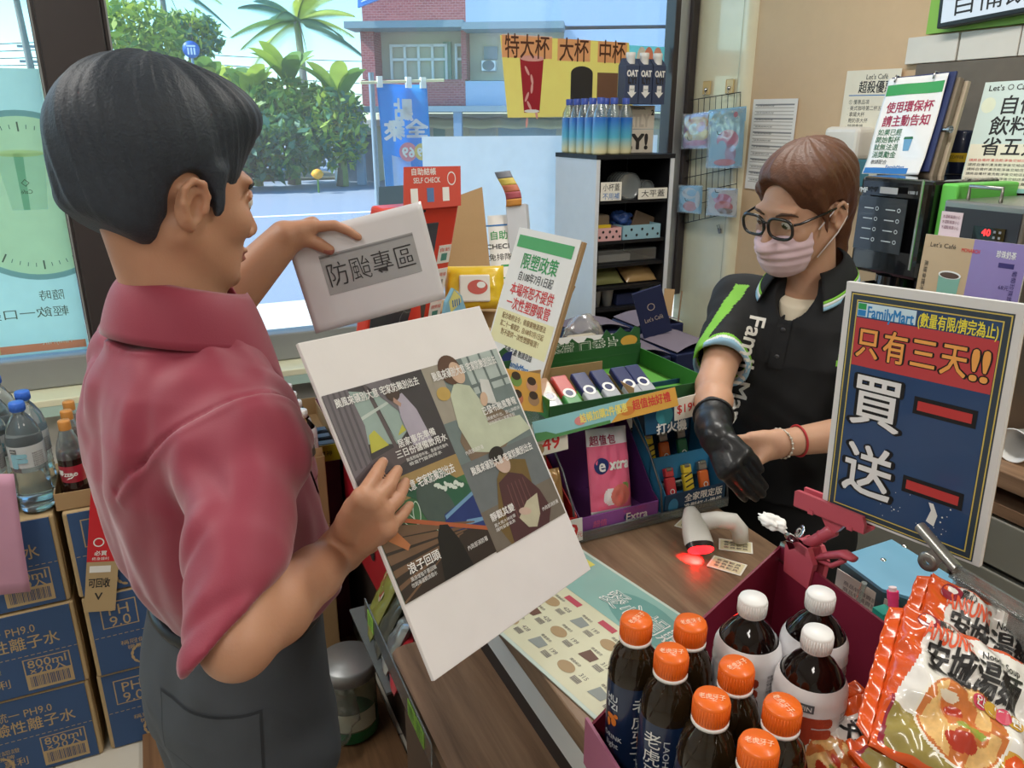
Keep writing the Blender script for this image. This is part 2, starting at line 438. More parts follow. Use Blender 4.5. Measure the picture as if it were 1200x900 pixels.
# ---------------------------------------------------------------- the shop shell
YW, XW = 3.25, 2.47
beige = mat('beige wall paint', '#d2b592', .7, bump=.1, bscale=90)
cream = mat('glossy cream panel', '#e9e2c4', .18, coat=.4)
whitep = mat('white paint', '#e4e2dc', .6)
darkalu = mat('dark bronze window frame', '#3a3333', .4, spec=.5)
greyalu = mat('grey window rail', '#8f9190', .5)
blackm = mat('black plastic', '#17171a', .35)
wtile = mat('white wall tile', '#d9d4cb', .3)
# floor tiles
fm = mat('cream floor tile', '#cfc9bb', .35); n = fm.node_tree; p = n.nodes['Principled BSDF']
br = n.nodes.new('ShaderNodeTexBrick'); br.offset = 0; br.inputs['Color1'].default_value = lin('#cdc7b9'); br.inputs['Color2'].default_value = lin('#c6c0b2'); br.inputs['Mortar'].default_value = lin('#8c877c')
br.inputs['Scale'].default_value = 1; br.inputs['Brick Width'].default_value = .45; br.inputs['Row Height'].default_value = .45; br.inputs['Mortar Size'].default_value = .004
tc = n.nodes.new('ShaderNodeTexCoord'); n.links.new(tc.outputs['Object'], br.inputs['Vector']); n.links.new(br.outputs[0], p.inputs['Base Color'])
struct(MB().box((-.3, .1, -.05), (5.54, 6.3, .1), fm).build('floor'))
struct(MB().box((-.3, .1, 2.93), (5.54, 6.5, .1), whitep).build('ceiling'))
struct(MB().box((-.3, -3.05, 1.45), (5.54, .1, 2.9), whitep).build('wall_back'))
struct(MB().box((-3.05, .1, 1.45), (.1, 6.3, 2.9), whitep).build('wall_left'))
wr = MB().box((XW + .06, .1, 1.45), (.12, 6.3, 2.9), beige)
struct(wr.build('wall_right'))
struct(MB().box((XW - .005, 3.06, 1.45), (.012, .38, 2.9), cream).build('trim_1'))
b = MB(); b.lathe([(.05, 0), (.05, 2.88)], cream, tr(XW + .02, 2.86, 0), 20); struct(b.build('trim_2'))
# window wall: low wall, rail, sill
struct(MB().box((-.3, YW + .06, .37), (5.54, .12, .74), whitep).build('wall_window'))
sillm = mat('pale green sill', '#bcd8cc', .4); sillt = mat('sunlit sill edge tint', '#f1efcf', .5)  # upper sill board coloured pale yellow to imitate sunlight on it
b = MB(); b.box((-.3, 3.17, .755), (5.4, .16, .03), sillt, bev=.004).box((-.3, 3.165, .725), (5.4, .15, .04), sillm); struct(b.build('window_sill'))
struct(MB().box((-.3, YW + .03, .83), (5.4, .10, .115), greyalu, bev=.006).build('trim_3'))
b = MB(); b.box((-.15, YW + .02, 1.9), (.2, .12, 2.03), darkalu, bev=.006)
b.box((-.258, YW + .0, 1.9), (.02, .05, 2.03), darkalu, bev=.004).box((-.043, YW, 1.9), (.016, .05, 2.03), darkalu, bev=.004)
b.box((-.262, YW - .012, 1.9), (.006, .03, 2.03), greyalu).box((-.034, YW - .012, 1.9), (.006, .03, 2.03), greyalu)
struct(b.build('trim_4'))
b = MB(); b.box((2.345, YW, 1.9), (.03, .08, 2.03), darkalu, bev=.004).box((2.385, YW - .01, 1.9), (.055, .06, 2.03), mat('silver window frame', '#a9a9ab', .3, metal=.6), bev=.004).box((2.43, YW - .02, 1.9), (.04, .08, 2.03), darkalu, bev=.004)
struct(b.build('trim_5'))
glass = clear_mat('window glass', '#f6fbff', .07, .01, .05)
struct(MB().box((-1.6, YW + .03, 1.9), (2.68, .008, 2.03), glass).build('window_1'))
struct(MB().box((1.15, YW + .03, 1.9), (2.38, .008, 2.03), glass).build('window_2'))

# printed film on the left window pane, seen from behind (mirrored)
film = mat('sea green window film', '#dcf0e8', .5, transl=.85); fgrey = mat('film grey', '#a9bdba', .5, transl=.85); fyel = mat('film yellow green', '#eff2cc', .5, transl=.85)
fdark = mat('film dark print', '#5d6f5c', .5); fwhite = mat('film white', '#f2faf6', .5, transl=.85); fcup = mat('film cup', '#e0f0ea', .5, transl=.85); forange = mat('film orange', '#ef9a78', .5, transl=.5); fshade = mat('film cup side', '#b9dccf', .5, transl=.85)
F0 = fr((-.272, YW + .018, .9), (-1, 0, 0), (0, 0, 1))       # x runs left from the mullion, facing the room
b = MB(); Ff = fr((-1.5, YW + .02, .9), (1, 0, 0), (0, 0, 1))
b.box((.614, .50, 0), (1.228, 1.0, .002), film, Ff)
zz = .0015
X_ = lambda px, py: (at(px, py, y=YW)[0] + 1.5, at(px, py, y=YW)[2] - .9)
cx, cz = X_(36, 232); rr = .295
b.ringf(cx, cz, rr - .02, rr, fgrey, Ff, zz, 64).ell(cx, cz, rr - .02, rr - .02, fyel, Ff, zz, 64)
for i in range(60):
    a = i * math.pi / 30; big = i % 5 == 0
    q = Ff @ tr(cx + (rr - .055) * math.cos(a), cz + (rr - .055) * math.sin(a), 0, a)
    b.box((0, 0, zz + .0006), ((.032 if big else .014), (.005 if big else .0022), .0004), fdark, q)
c0 = X_(22, 180); c1 = X_(22, 247)
b.flat([(c0[0] - .075, c0[1]), (c0[0] + .075, c0[1]), (c0[0] + .055, c1[1]), (c0[0] - .055, c1[1])], fcup, Ff, zz + .0006)
b.flat([(c0[0] - .02, c0[1]), (c0[0] + .01, c0[1]), (c0[0] + .0, c1[1]), (c0[0] - .02, c1[1])], fshade, Ff, zz + .0012)
b.ell(c0[0], c0[1], .077, .012, fyel, Ff, zz + .0012).ringf(c0[0], c0[1] - .10, .010, .013, fdark, Ff, zz + .0018, 4)
b.text('Caf\u00e9', Ff, c0[0], c0[1] - .13, .02, fdark, mirror=True, z=zz + .0018)
t0 = X_(0, 112); b.text("Let's Caf\u00e9", Ff, t0[0] - .13, t0[1], .055, fwhite, mirror=True, bold=.01, z=zz + .0006)
t1 = X_(58, 347); b.text('\u96a8\u6642', Ff, t1[0] + .005, t1[1], .042, fdark, mirror=True, z=zz)
t1 = X_(40, 368); b.text('\u8f15\u98f2\u4e00\u53e3\u7f8e\u597d', Ff, t1[0] - .05, t1[1], .042, fdark, mirror=True, z=zz, w=.32)
t1 = X_(70, 401); b.text('FamilyMart', Ff, t1[0] - .01, t1[1], .022, fwhite, mirror=True, bold=.01, z=zz)
b.rect(0, .01, 1.22, .04, forange, Ff, zz).rect(.2, .012, .94, .036, mat('film straw', '#e9d695', .5, transl=.5), Ff, zz + .0006)
o = b.build('window_poster'); tag(o, 'pale green film with a clock face printed on the left window pane', 'window poster')

# yellow cup-size poster and blank white sheet on the right window pane
yel = mat('poster yellow', '#ffeaa0', .55, transl=.65); orp = mat('poster orange tab', '#f6bc9c', .55, transl=.5); brn = mat('poster brown print', '#5b3222', .6)
redc = mat('cup red print', '#a8222e', .5); redl = mat('cup pale print', '#e7a9a0', .5); cupb = mat('cup black print', '#33302f', .5); wht = mat('print white', '#efefec', .5)
Yp = YW + .012
def wq(px, py): q = at(px, py, y=Yp); return (q[0], q[2])
Fw = fr((0, Yp, 0), (1, 0, 0), (0, 0, 1))
b = MB(); b.prism([wq(595, 138), wq(742, 136), wq(737, 50), wq(586, 41)], -.001, .001, yel, Fw)
for (a, c, t) in (((588, 67), (647, 43), '\u7279\u5927\u676f'), ((653, 71), (692, 47), '\u5927\u676f'), ((700, 73), (735, 50), '\u4e2d\u676f')):
    x0, z0 = wq(*a); x1, z1 = wq(*c); b.rect(x0, z0, x1, z1, orp, Fw, .0016); b.text(t, Fw, (x0 + x1) / 2, (z0 + z1) / 2, .105, brn, w=(x1 - x0) * .88, bold=.012, z=.0022)
x0, z0 = wq(609, 68); x1, z1 = wq(637, 68); x2, z2 = wq(632, 132); x3, z3 = wq(614, 132)
b.flat([(x3, z3), (x2, z2), (x1, z1), (x0, z0)], redc, Fw, .0016).ell((x0 + x1) / 2, z0, (x1 - x0) / 2, .012, redl, Fw, .0022)
for k in range(7): b.ell(x0 + .035 + .012 * (k % 3) * (1 + k % 2), z0 - .05 - .036 * k, .006, .022, redl, Fw, .0022, rot=.5 - .3 * (k % 4))
b.ell((x2 + x3) / 2, z2 + .006, (x2 - x3) / 2, .007, wht, Fw, .0022)
x0, z0 = wq(669, 80); x1, z1 = wq(693, 136)
b.rect(x0, z1, x1, z0 - .02, cupb, Fw, .0016).ell((x0 + x1) / 2, z0 - .02, (x1 - x0) / 2, .03, cupb, Fw, .0016)
x0, z0 = wq(700, 85); x1, z1 = wq(722, 136); b.rect(x0, z1, x1, z0, mat('cup brown print', '#7a5641', .5), Fw, .0016)
tag(b.build('cup_size_poster'), 'yellow poster of cup sizes with orange headings taped to the window', 'poster')
b = MB(); shw = mat('white backing sheet', '#f2f5f7', .6, transl=.8)
x0, z0 = wq(494, 160); b.box(((x0 + 2.3) / 2, YW + .008, (z0 + .9) / 2), (2.3 - x0, .003, z0 - .9), shw)
tag(b.build('blank_poster_sheet'), 'large blank white sheet covering the lower right window pane', 'poster back')
b = MB(); x0, z0 = wq(736, 84); x1, z1 = wq(779, 55); b.rect(x0, z0, x1, z1, mat('turquoise print', '#7fdfe0', .5, transl=.4), Fw, .0)
for k, (dx, cc) in enumerate(((.05, '#e8dfd0'), (.09, '#ef9070'), (.14, '#f2a98e'))): b.ell(x0 + dx + .02, z0 + .05, .028, .06, mat('sticker bottle %d' % k, cc, .5), Fw, .0008)
tag(b.build('window_sticker'), 'turquoise sticker with orange bottles in the top right window corner', 'sticker')

struct(MB().box((-1.5, 3.76, 2.92), (16, 1.0, .08), whitep).build('sun_block_canopy'))  # unseen canopy, added and sized to keep direct sun out of the shop
# ---------------------------------------------------------------- the street outside
GZ = -.32
pave = mat('sunlit concrete pavement', '#cfcabb', .8, bump=.3, bscale=8); asph = mat('asphalt', '#7f8a99', .85, bump=.3, bscale=20)
struct(MB().box((3, 6.4, GZ - .05), (70, 6.0, .12), pave).build('pavement'))
struct(MB().box((3, 45, GZ - .1), (160, 72, .16), asph).build('road'))
linem = mat('road line white', '#e6e8ea', .7)
for k, (y, w) in enumerate(((13.5, .3), (19, .25))):
    struct(MB().box((2, y, GZ - .016), (60, w, .012), linem).build('road_line'))
gp = at(425, 212, z=GZ); e1 = unit(V(math.cos(math.radians(-31)), math.sin(math.radians(-31)), 0)); en = V(-e1[1], e1[0], 0)
def fac(px, py, off=0):
    q = at(px, py, pl=(gp, en, off)); return ((q - gp) @ e1, q[2] - GZ)
FB = fr((gp[0], gp[1], GZ), e1, (0, 0, 1))        # x along facade, y up, z towards the shop
B = thing('row_house', 'two storey row house of red brick and pale blue tile across the street', 'building', M=tr(gp[0], gp[1], GZ))
brick = mat('red brick tile', '#a8565a', .8); nn = brick.node_tree; bt = nn.nodes.new('ShaderNodeTexBrick')
for q, c in (('Color1', '#ad5a5e'), ('Color2', '#9a4c52'), ('Mortar', '#b98a88')): bt.inputs[q].default_value = lin(c)
bt.inputs['Scale'].default_value = 3; tcc = nn.nodes.new('ShaderNodeTexCoord'); mpp = nn.nodes.new('ShaderNodeMapping'); mpp.inputs['Rotation'].default_value = (math.pi / 2, 0, 0)
nn.links.new(tcc.outputs['Object'], mpp.inputs[0]); nn.links.new(mpp.outputs[0], bt.inputs['Vector']); nn.links.new(bt.outputs[0], nn.nodes['Principled BSDF'].inputs['Base Color'])
btile = mat('pale blue wall tile', '#a9bcd6', .5); awn = mat('grey green awning', '#7f929b', .6); crm = mat('cream wall', '#cfc9b4', .7); wfr = mat('white window frame', '#eceeee', .5)
curt = mat('curtain behind glass', '#a9a496', .3, coat=.6); gpost = mat('blue grey post', '#7d93a8', .6); shut = mat('cream shutter', '#cdbf9d', .7); tealp = mat('grey green panel', '#8fa593', .6); darkd = mat('dark blue door', '#3f5266', .5); lil = mat('lilac panel', '#b6a9bd', .5)
def fbox(b, a, c, m, z0, z1):
    x0, y0 = fac(*a); x1, y1 = fac(*c); x0, x1 = min(x0, x1), max(x0, x1); y0, y1 = min(y0, y1), max(y0, y1)
    return b.box(((x0 + x1) / 2, (y0 + y1) / 2, (z0 + z1) / 2), (x1 - x0, y1 - y0, abs(z1 - z0)), m, FB)
yR = fac(545, 30)[0]
b = MB(); fbox(b, (425, 30), (545, -70), brick, -5, .0); fbox(b, (425, 124), (545, 93), brick, -5, 0); fbox(b, (425, 93), (437, 30), brick, -5, 0); fbox(b, (541, 93), (546, 30), brick, -5, 0); fbox(b, (437, 93), (541, 30), crm, -5, -1.0); b.build('brick_wall', B)
b = MB(); fbox(b, (546, 32), (900, -70), btile, -5, .02); fbox(b, (546, 124), (900, 93), btile, -5, .02); fbox(b, (660, 93), (900, 32), btile, -5, .02); fbox(b, (546, 93), (660, 32), crm, -5, -.8); b.build('blue_tile_wall', B)
def window(a, c, nx, ny, par, m):
    b = MB(); x0, y1 = fac(*a, -.9); x1, y0 = fac(*c, -.9); t = .09
    for i in range(nx + 1): b.box((x0 + (x1 - x0) * i / nx, (y0 + y1) / 2, -.85), (t, y1 - y0 + t, .1), wfr, FB)
    for j in ((0, .62, 1) if ny == 2 else (0, 1)): b.box(((x0 + x1) / 2, y0 + (y1 - y0) * j, -.85), (x1 - x0, t, .1), wfr, FB)
    f = b.build('window', par)
    b = MB(); b.box(((x0 + x1) / 2, (y0 + y1) / 2, -.92), (x1 - x0, y1 - y0, .03), m, FB); b.build('pane', f)
window((443, 48), (513, 93), 4, 2, B, curt); window((524, 47), (541, 93), 1, 2, B, lil)
b = MB(); fbox(b, (515, 93), (523, 46), tealp, -1, -.85); b.build('green_panel', B)
b = MB()
for (x0, x1, yy) in ((413, 548, 33), (546, 662, 34)):
    a = fac(x0, yy); c = fac(x1, yy); b.box(((a[0] + c[0]) / 2, a[1], .35), (c[0] - a[0], .22, 1.3), awn, FB)
b.build('upper_canopy', B)
b = MB(); a = fac(428, 129); c = fac(880, 129); b.box(((a[0] + c[0]) / 2, a[1], .9), (c[0] - a[0], .18, 2.4), awn, FB); b.build('lower_canopy', B)
b = MB(); fbox(b, (436, 225), (880, 132), crm, -5, -1.2); b.build('ground_floor_wall', B)
for (x0, x1, y0, y1, m, nm) in ((517, 544, 145, 161, shut, 'shutter'), (553, 576, 146, 161, mat('shutter grey', '#b9bdb6', .7), 'shutter'), (580, 650, 147, 161, mat('shutter blue', '#a5b9c4', .7), 'shutter'), (503, 515, 145, 160, mat('door green', '#6f9488', .5), 'door')):
    b = MB(); fbox(b, (x0, 222), (x1, y0), m, -1.2, -1.1)
    a = fac(x0, y0); c = fac(x1, y0)
    for k in range(14): b.box(((a[0] + c[0]) / 2, a[1] - .1 - .17 * k, -1.08), (c[0] - a[0], .03, .04), m, FB)
    b.build(nm, B)
for px in (437, 547, 680):
    a = fac(px, 128); MB().box((a[0], a[1] / 2, 1.9), (.28, a[1], .25), gpost, FB).build('post', B)
val = mat('cream awning fabric', '#d9c79c', .8); b = MB(); a = fac(452, 138); c = fac(850, 138)
def fv(u, v): return (a[0] + (c[0] - a[0]) * u, a[1] - .36 * v + .03 * math.sin(u * 60), -.3 + .5 * v)
b.grid(fv, 60, 3, val, True, FB, .02); b.build('valance', B)
b = MB(); fbox(b, (563, 82), (579, 70), wfr, -.8, -.3); q = fac(571, 76); b.ell(q[0], q[1], .22, .17, mat('fan grille', '#6d7478', .6), FB, -.29); b.build('air_conditioner', B)
b = MB(); fbox(b, (564, 68), (580, 52), mat('grey louvre', '#8e9aa0', .6), -.8, -.7); b.build('louvre', B)
# sign board on the brick wall
b = MB(); sbl = mat('sign blue', '#3f7fd0', .5)
P = [fac(442, 20, 1.2), fac(490, 1, 1.2), fac(505, -30, 1.2), fac(442, -30, 1.2)]
b.prism(P, 1.1, 1.25, sbl, FB); b.prism([fac(446, 13, 1.2), fac(486, -3, 1.2), fac(487, -2, 1.2), fac(446, 14.4, 1.2)], 1.25, 1.26, wfr, FB)
tag(b.build('signboard'), 'blue signboard hanging high on the red brick house', 'sign')
# small annexe with the dark door
b = MB(); A = thing('annexe', 'low white annexe with dark blue door beside the brick house', 'building', M=tr(gp[0], gp[1], GZ))
fbox(b, (392, 213), (440, 148), crm, -5, -.1); a = fac(388, 150); c = fac(436, 140); d = fac(436, 152)
b.prism([a, d, c], -5, .2, wfr, FB); b.build('wall', A)
b = MB(); fbox(b, (406, 213), (437, 158), darkd, -.1, .05); b.build('door', A)
b = MB(); fbox(b, (393, 213), (405, 156), wfr, -.1, .0); b.build('side_panel', A)

# trees: trunks, leaf masses, palms, banana plants
def leafmat(n, c): return mat(n, c, .55, var=.35, scale=3, transl=.35)
lg = [leafmat('leaf yellow green', '#a9bf4a'), leafmat('leaf mid green', '#6f9440'), leafmat('leaf dark green', '#3f6a3c'), leafmat('leaf blue green', '#5c8a6a')]
bark = mat('bark', '#7d6a55', .9, bump=.5, bscale=12)
def leaves(b, c, r, n, s, mats, flat=.9):
    """many small bent leaves through a crown of radii r"""
    for m in mats:
        k = n // len(mats); u = rng.normal(size=(k, 3)); u /= np.linalg.norm(u, axis=1)[:, None]
        P = c + u * r * (rng.random((k, 1)) ** .35)
        a = rng.normal(size=(k, 3)); a /= np.linalg.norm(a, axis=1)[:, None]; w = np.cross(a, rng.normal(size=(k, 3))); w /= np.linalg.norm(w, axis=1)[:, None]
        L = s * (.6 + .8 * rng.random((k, 1)))
        vs = np.stack([P - a * L, P + w * L * .38, P + a * L, P - w * L * .38], 1).reshape(-1, 3)
        b.add(vs, np.arange(4 * k).reshape(-1, 4), m, False)
def tree(px, py, d, r, name, label, mats, n=900, s=.22, trunk=True, gy=206):
    c = at(px, py, d=d); T = thing(name, label, 'tree', (c[0], c[1], GZ), group=None)
    b = MB(); leaves(b, c, V(*r), n, s, mats); o = b.build('foliage', T)
    if trunk:
        b = MB(); g = V(c[0], c[1], GZ); b.tube([g, g * .5 + c * .5 + V(.1, 0, 0), c], [.16, .12, .05], bark)
        for k in range(4): b.tube([g * .4 + c * .6, c + V(rng.normal() * r[0] * .4, rng.normal() * r[1] * .4, r[2] * .4)], [.07, .03], bark)
        b.build('trunk', T)
    return T
tree(285, 172, 25, (3.0, 1.6, 1.15), 'leafy_bush', 'dark green bush with hanging stems on the far roadside', [lg[2], lg[3], lg[1]], 2600, .22)
tree(335, 132, 26.5, (2.4, 1.4, 1.1), 'leafy_bush', 'bright yellow green bush below the banana leaves across the road', [lg[0], lg[1]], 2200, .2)
tree(395, 150, 26, (1.1, 1.0, 1.4), 'leafy_bush', 'small leafy bush right against the white annexe', [lg[1], lg[0], lg[3]], 1000, .18)
tree(240, 118, 30, (2.4, 1.6, 1.3), 'leafy_bush', 'mid green bush behind the round blue road sign', [lg[1], lg[0]], 1500, .22)
tree(162, 62, 34, (2.2, 2, 2.3), 'broadleaf_tree', 'tall yellow green tree just right of the dark window post', [lg[0], lg[1]], 1700, .26)
tree(225, 42, 38, (1.5, 1.5, 1.2), 'broadleaf_tree', 'small round tree crown right of the palm trunk', [lg[1], lg[3], lg[0]], 900, .26)
tree(125, 110, 36, (2.4, 2, 1.6), 'broadleaf_tree', 'low blue green tree seen just above the man\'s hair', [lg[3], lg[1]], 1200, .26)
# ground under the bushes
soil = mat('dark soil and litter', '#5b5a4c', .95, bump=.6, bscale=6)
q0 = at(300, 212, z=GZ); b = MB(); b.box((q0[0] - 2, q0[1] + 2.5, GZ + .02), (11, 5.5, .1), soil); struct(b.build('planting_bed'))
# banana plants
def leaf_blade(b, base, dirv, L, w, m, droop=.5, seg=9):
    dirv = unit(dirv); side = unit(np.cross(dirv, (0, 0, 1)) + V(1e-3, 0, 0)); pts = []
    for i in range(seg + 1):
        t = i / seg; pts.append(base + dirv * L * t + V(0, 0, -droop * L * t * t))
    vs = []; fs = []
    for i, q in enumerate(pts):
        t = i / seg; ww = w * math.sin(math.pi * min(1, .08 + .92 * t)) ** .7; upv = V(0, 0, ww * .25)
        vs += [q - side * ww + upv, q, q + side * ww + upv]
    for i in range(seg):
        for k in range(2): fs.append((3 * i + k, 3 * i + k + 1, 3 * i + k + 4, 3 * i + k + 3))
    b.add(vs, fs, m, True)
for k, (px, py, d, lab) in enumerate(((290, 85, 25.5, 'banana plant with broad leaves left of the coconut palm'), (335, 66, 26, 'tall banana plant with upright leaves in front of the coconut palm'), (395, 88, 25.5, 'banana plant with drooping leaves against the brick house'), (240, 78, 27, 'banana plant farthest left behind the bushes'))):
    c = at(px, py, d=d); T = thing('banana_plant', lab, 'tree', (c[0], c[1], GZ))
    for j in range(10):
        a = rng.random() * 6.28; b = MB(); leaf_blade(b, c + V(0, 0, -.9), V(math.cos(a) * .75, math.sin(a) * .75, .9 + .5 * rng.random()), 1.7 + .9 * rng.random(), .30, lg[j % 2], .35); b.build('leaf', T)
    b = MB(); b.tube([V(c[0], c[1], GZ), c + V(0, 0, -.8)], [.16, .09], mat('banana stem', '#8f9a55', .7)); b.build('stem', T)
def palm(px, py, d, lab, nf=16, L=3.0, base=None):
    c = at(px, py, d=d); T = thing('coconut_palm', lab, 'tree', (c[0], c[1], GZ))
    b = MB(); b.tube([V(c[0] + .3, c[1], GZ), V(c[0] + .1, c[1], c[2] * .5), c], [.22, .17, .14], mat('palm trunk', '#8b8f86', .9), 10); b.build('trunk', T)
    for j in range(nf):
        a = j * 2.4; el = .9 - 1.2 * (j / nf); b = MB(); dv = V(math.cos(a) * math.cos(el), math.sin(a) * math.cos(el), math.sin(el)); pts = [c + dv * L * t + V(0, 0, -.45 * L * t * t) for t in np.linspace(0, 1, 12)]
        b.tube(pts, list(np.linspace(.04, .01, 12)), lg[1], 4)
        side = unit(np.cross(dv, (0, 0, 1))); m = lg[(j % 3 == 0) * 1 + 2 * (j % 3 == 1)] if j % 3 != 1 else lg[3]
        vs = []; fs = []
        for i in range(44):
            t = .08 + .9 * i / 44; q = c + dv * L * t + V(0, 0, -.45 * L * t * t); ll = .75 * math.sin(math.pi * min(1, t * .85 + .12)) + .1
            for sg in (-1, 1):
                tip = q + side * sg * ll * .75 + dv * ll * .4 + V(0, 0, -ll * .55); w = dv * .035
                n0 = len(vs); vs += [q - w, q + w, tip]; fs.append((n0, n0 + 1, n0 + 2))
        b.add(vs, fs, m); b.build('frond', T)
    return T
palm(348, 25, 33, 'coconut palm with full crown above the banana plants')
palm(187, -22, 40, 'coconut palm with grey trunk rising above the man\'s head', 14, 3.4)
palm(15, -20, 36, 'coconut palm with fronds hanging left of the dark window post', 14, 3.6)
# utility pole and wires at far left
b = MB(); T = thing('utility_pole', 'distant utility pole with wires in the left window', 'pole', at(44, 205, z=GZ))
g = at(44, 205, z=GZ); top = at(42, 42, d=np.linalg.norm(g[:2]) * .98); b.tube([V(top[0], top[1], GZ), top], [.10, .06], mat('pole grey', '#9aa3a8', .7)); b.build('pole', T)
b = MB()
for dz in (-.5, -1.2): b.box((top[0], top[1], top[2] + dz), (1.8, .12, .12), mat('pole grey', '#9aa3a8', .7))
b.build('crossarm', T)
wire = mat('wire', '#6f7d86', .6); b = MB()
for k in range(5):
    p0 = V(top[0], top[1], top[2] - .3 - .35 * k); p1 = p0 + V(-14, -3, .2 * k); p2 = p0 + V(30, 4, .3 - .5 * k)
    for e in (p1, p2): b.tube([p0 + (e - p0) * t + V(0, 0, -1.6 * t * (1 - t)) for t in np.linspace(0, 1, 10)], .025, wire, 5)
b.build('wire', T)
# road sign
T = thing('road_sign', 'round blue road sign with white arrows among the trees', 'road sign', at(224, 207, z=GZ))
c = at(224, 58, d=24); n = -unit(ray(224, 58)); n[2] = 0; n = unit(n); FS = fr(c, np.cross((0, 0, 1), n), (0, 0, 1))
b = MB(); b.lathe([(0, .03), (.25, .03), (.25, -.03), (0, -.03)], mat('sign disc blue', '#2f6fc4', .4), FS)
b.box((0, -.05, .034), (.05, .2, .008), wfr, FS).box((.09, -.05, .034), (.05, .2, .008), wfr, FS).box((-.09, -.05, .034), (.05, .2, .008), wfr, FS).box((0, .1, .034), (.26, .05, .008), wfr, FS); b.build('disc', T)
b = MB(); b.cyl(V(c[0], c[1], GZ) + n * -.06, c + n * -.06 + V(0, 0, .25), .04, gpost); b.build('post', T)
tag(MB().lathe([(0, .16), (.12, .12), (.2, 0), (.12, -.12), (0, -.16)], mat('orange flower', '#f0a31c', .6), tr(*at(372, 204, d=24))).cyl(at(372, 204, d=24) - V(0, 0, .1), V(at(372, 204, d=24)[0], at(372, 204, d=24)[1], GZ), .03, lg[1]).build('flower'), 'single orange flower low in front of the bushes', 'flower')

# hanging banner just outside, seen from the back
T = thing('banner', 'blue hanging banner with mirrored white writing outside the window', 'banner', at(470, 235, y=4.6))
bl = mat('banner blue', '#18a8e6', .6, transl=.55); blw = mat('banner pale', '#d6eef5', .6, transl=.55); bw = mat('banner white', '#f4f8fa', .6, transl=.3); bpk = mat('banner pink', '#e88a8f', .6, transl=.3); bye = mat('banner yellow', '#ecd163', .6, transl=.3)
tl = at(443, 98, y=4.6); tr_ = at(500, 96, y=4.6); bot = at(452, 222, y=4.6)[2]; wdt = tr_[0] - tl[0]; hgt = tl[2] - bot
def fold(q):
    q = q.copy(); x = q[:, 0]; q[:, 2] += .03 * np.sin(x * 26) - .03; return q
FBn = fr((tl[0], 4.6, bot), (1, 0, 0), (0, 0, 1))
def bs(u, v): x = wdt * u + .02 * (1 - v); return (x, hgt * v, .03 * math.sin(x * 26) - .03)
b = MB(); b.grid(bs, 30, 12, bl, True, FBn, .004)
b.grid(lambda u, v: (wdt * u + .02 * (1 - v * .35), hgt * .35 * v * (1 - .35 * u), .03 * math.sin(wdt * u * 26) - .026), 24, 6, blw, True, FBn)
b.text('\u9ede', FBn, wdt * .52, hgt * .76, .13, bw, mirror=True, bold=.05, z=.005, bend=fold).text('\u5168\u5bb6', FBn, wdt * .58, hgt * .58, .11, bw, mirror=True, bold=.05, z=.005, w=.24, bend=fold).text('\u4f86', FBn, wdt * .28, hgt * .56, .12, bw, mirror=True, bold=.05, z=.005, bend=fold)
b.ell(wdt * .55, hgt * .36, .055, .055, bpk, FBn, .006).ell(wdt * .85, hgt * .36, .05, .05, bye, FBn, .006).text('69', FBn, wdt * .55, hgt * .36, .08, bw, mirror=True, bold=.04, z=.008).text('59', FBn, wdt * .85, hgt * .36, .07, bw, mirror=True, bold=.04, z=.008)
b.build('cloth', T)
b = MB(); a = at(422, 97, y=4.6); c = at(520, 94, y=4.6); b.cyl(a, c, .008, mat('pole cream', '#d8d5b0', .5)); b.build('crossbar', T)
b = MB(); b.cyl((tl[0] - .03, 4.63, GZ), (tl[0] - .03, 4.63, tl[2] + .06), .016, gpost); b.build('post', T)
for k in (.03, .62, .92): MB().box((tl[0] + wdt * k, 4.6, tl[2] + .01), (.03, .03, .06), bw).build('loop', T)
# ---------------------------------------------------------------- counters, racks and the tall cabinet
cwood = wood_mat('counter wood', '#93785f', '#6c5340', 1, 1.0, .35); lwood = wood_mat('ledge wood', '#a88568', '#7d604a', 1, 1.0, .45); fwood = wood_mat('floor plank wood', '#8a6748', '#5f442e', 1, .8, .5)
dwood = mat('dark wood edge', '#5d4735', .5); steel = mat('brushed steel', '#a9a7a2', .32, metal=.9); chrome = mat('chrome', '#c9c9cb', .12, metal=1)
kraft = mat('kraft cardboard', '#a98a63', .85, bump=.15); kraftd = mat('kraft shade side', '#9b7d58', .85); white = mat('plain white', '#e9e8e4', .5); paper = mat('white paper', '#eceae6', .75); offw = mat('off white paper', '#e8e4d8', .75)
ink = mat('ink black', '#232325', .6); redi = mat('ink red', '#d23a3a', .6); greeni = mat('ink green', '#3f9a58', .6); bluei = mat('ink blue', '#2f74b8', .6); grey = mat('mid grey', '#8b8c8e', .5)
clear = clear_mat('clear plastic', '#f3f5f5', .12, .05); clearh = clear_mat('clear film', '#f4f6f6', .16, .12, .12)
acryl = clear_mat('acrylic strip', '#cfd6d6', .16, .08, .25, '#b9c2c2')
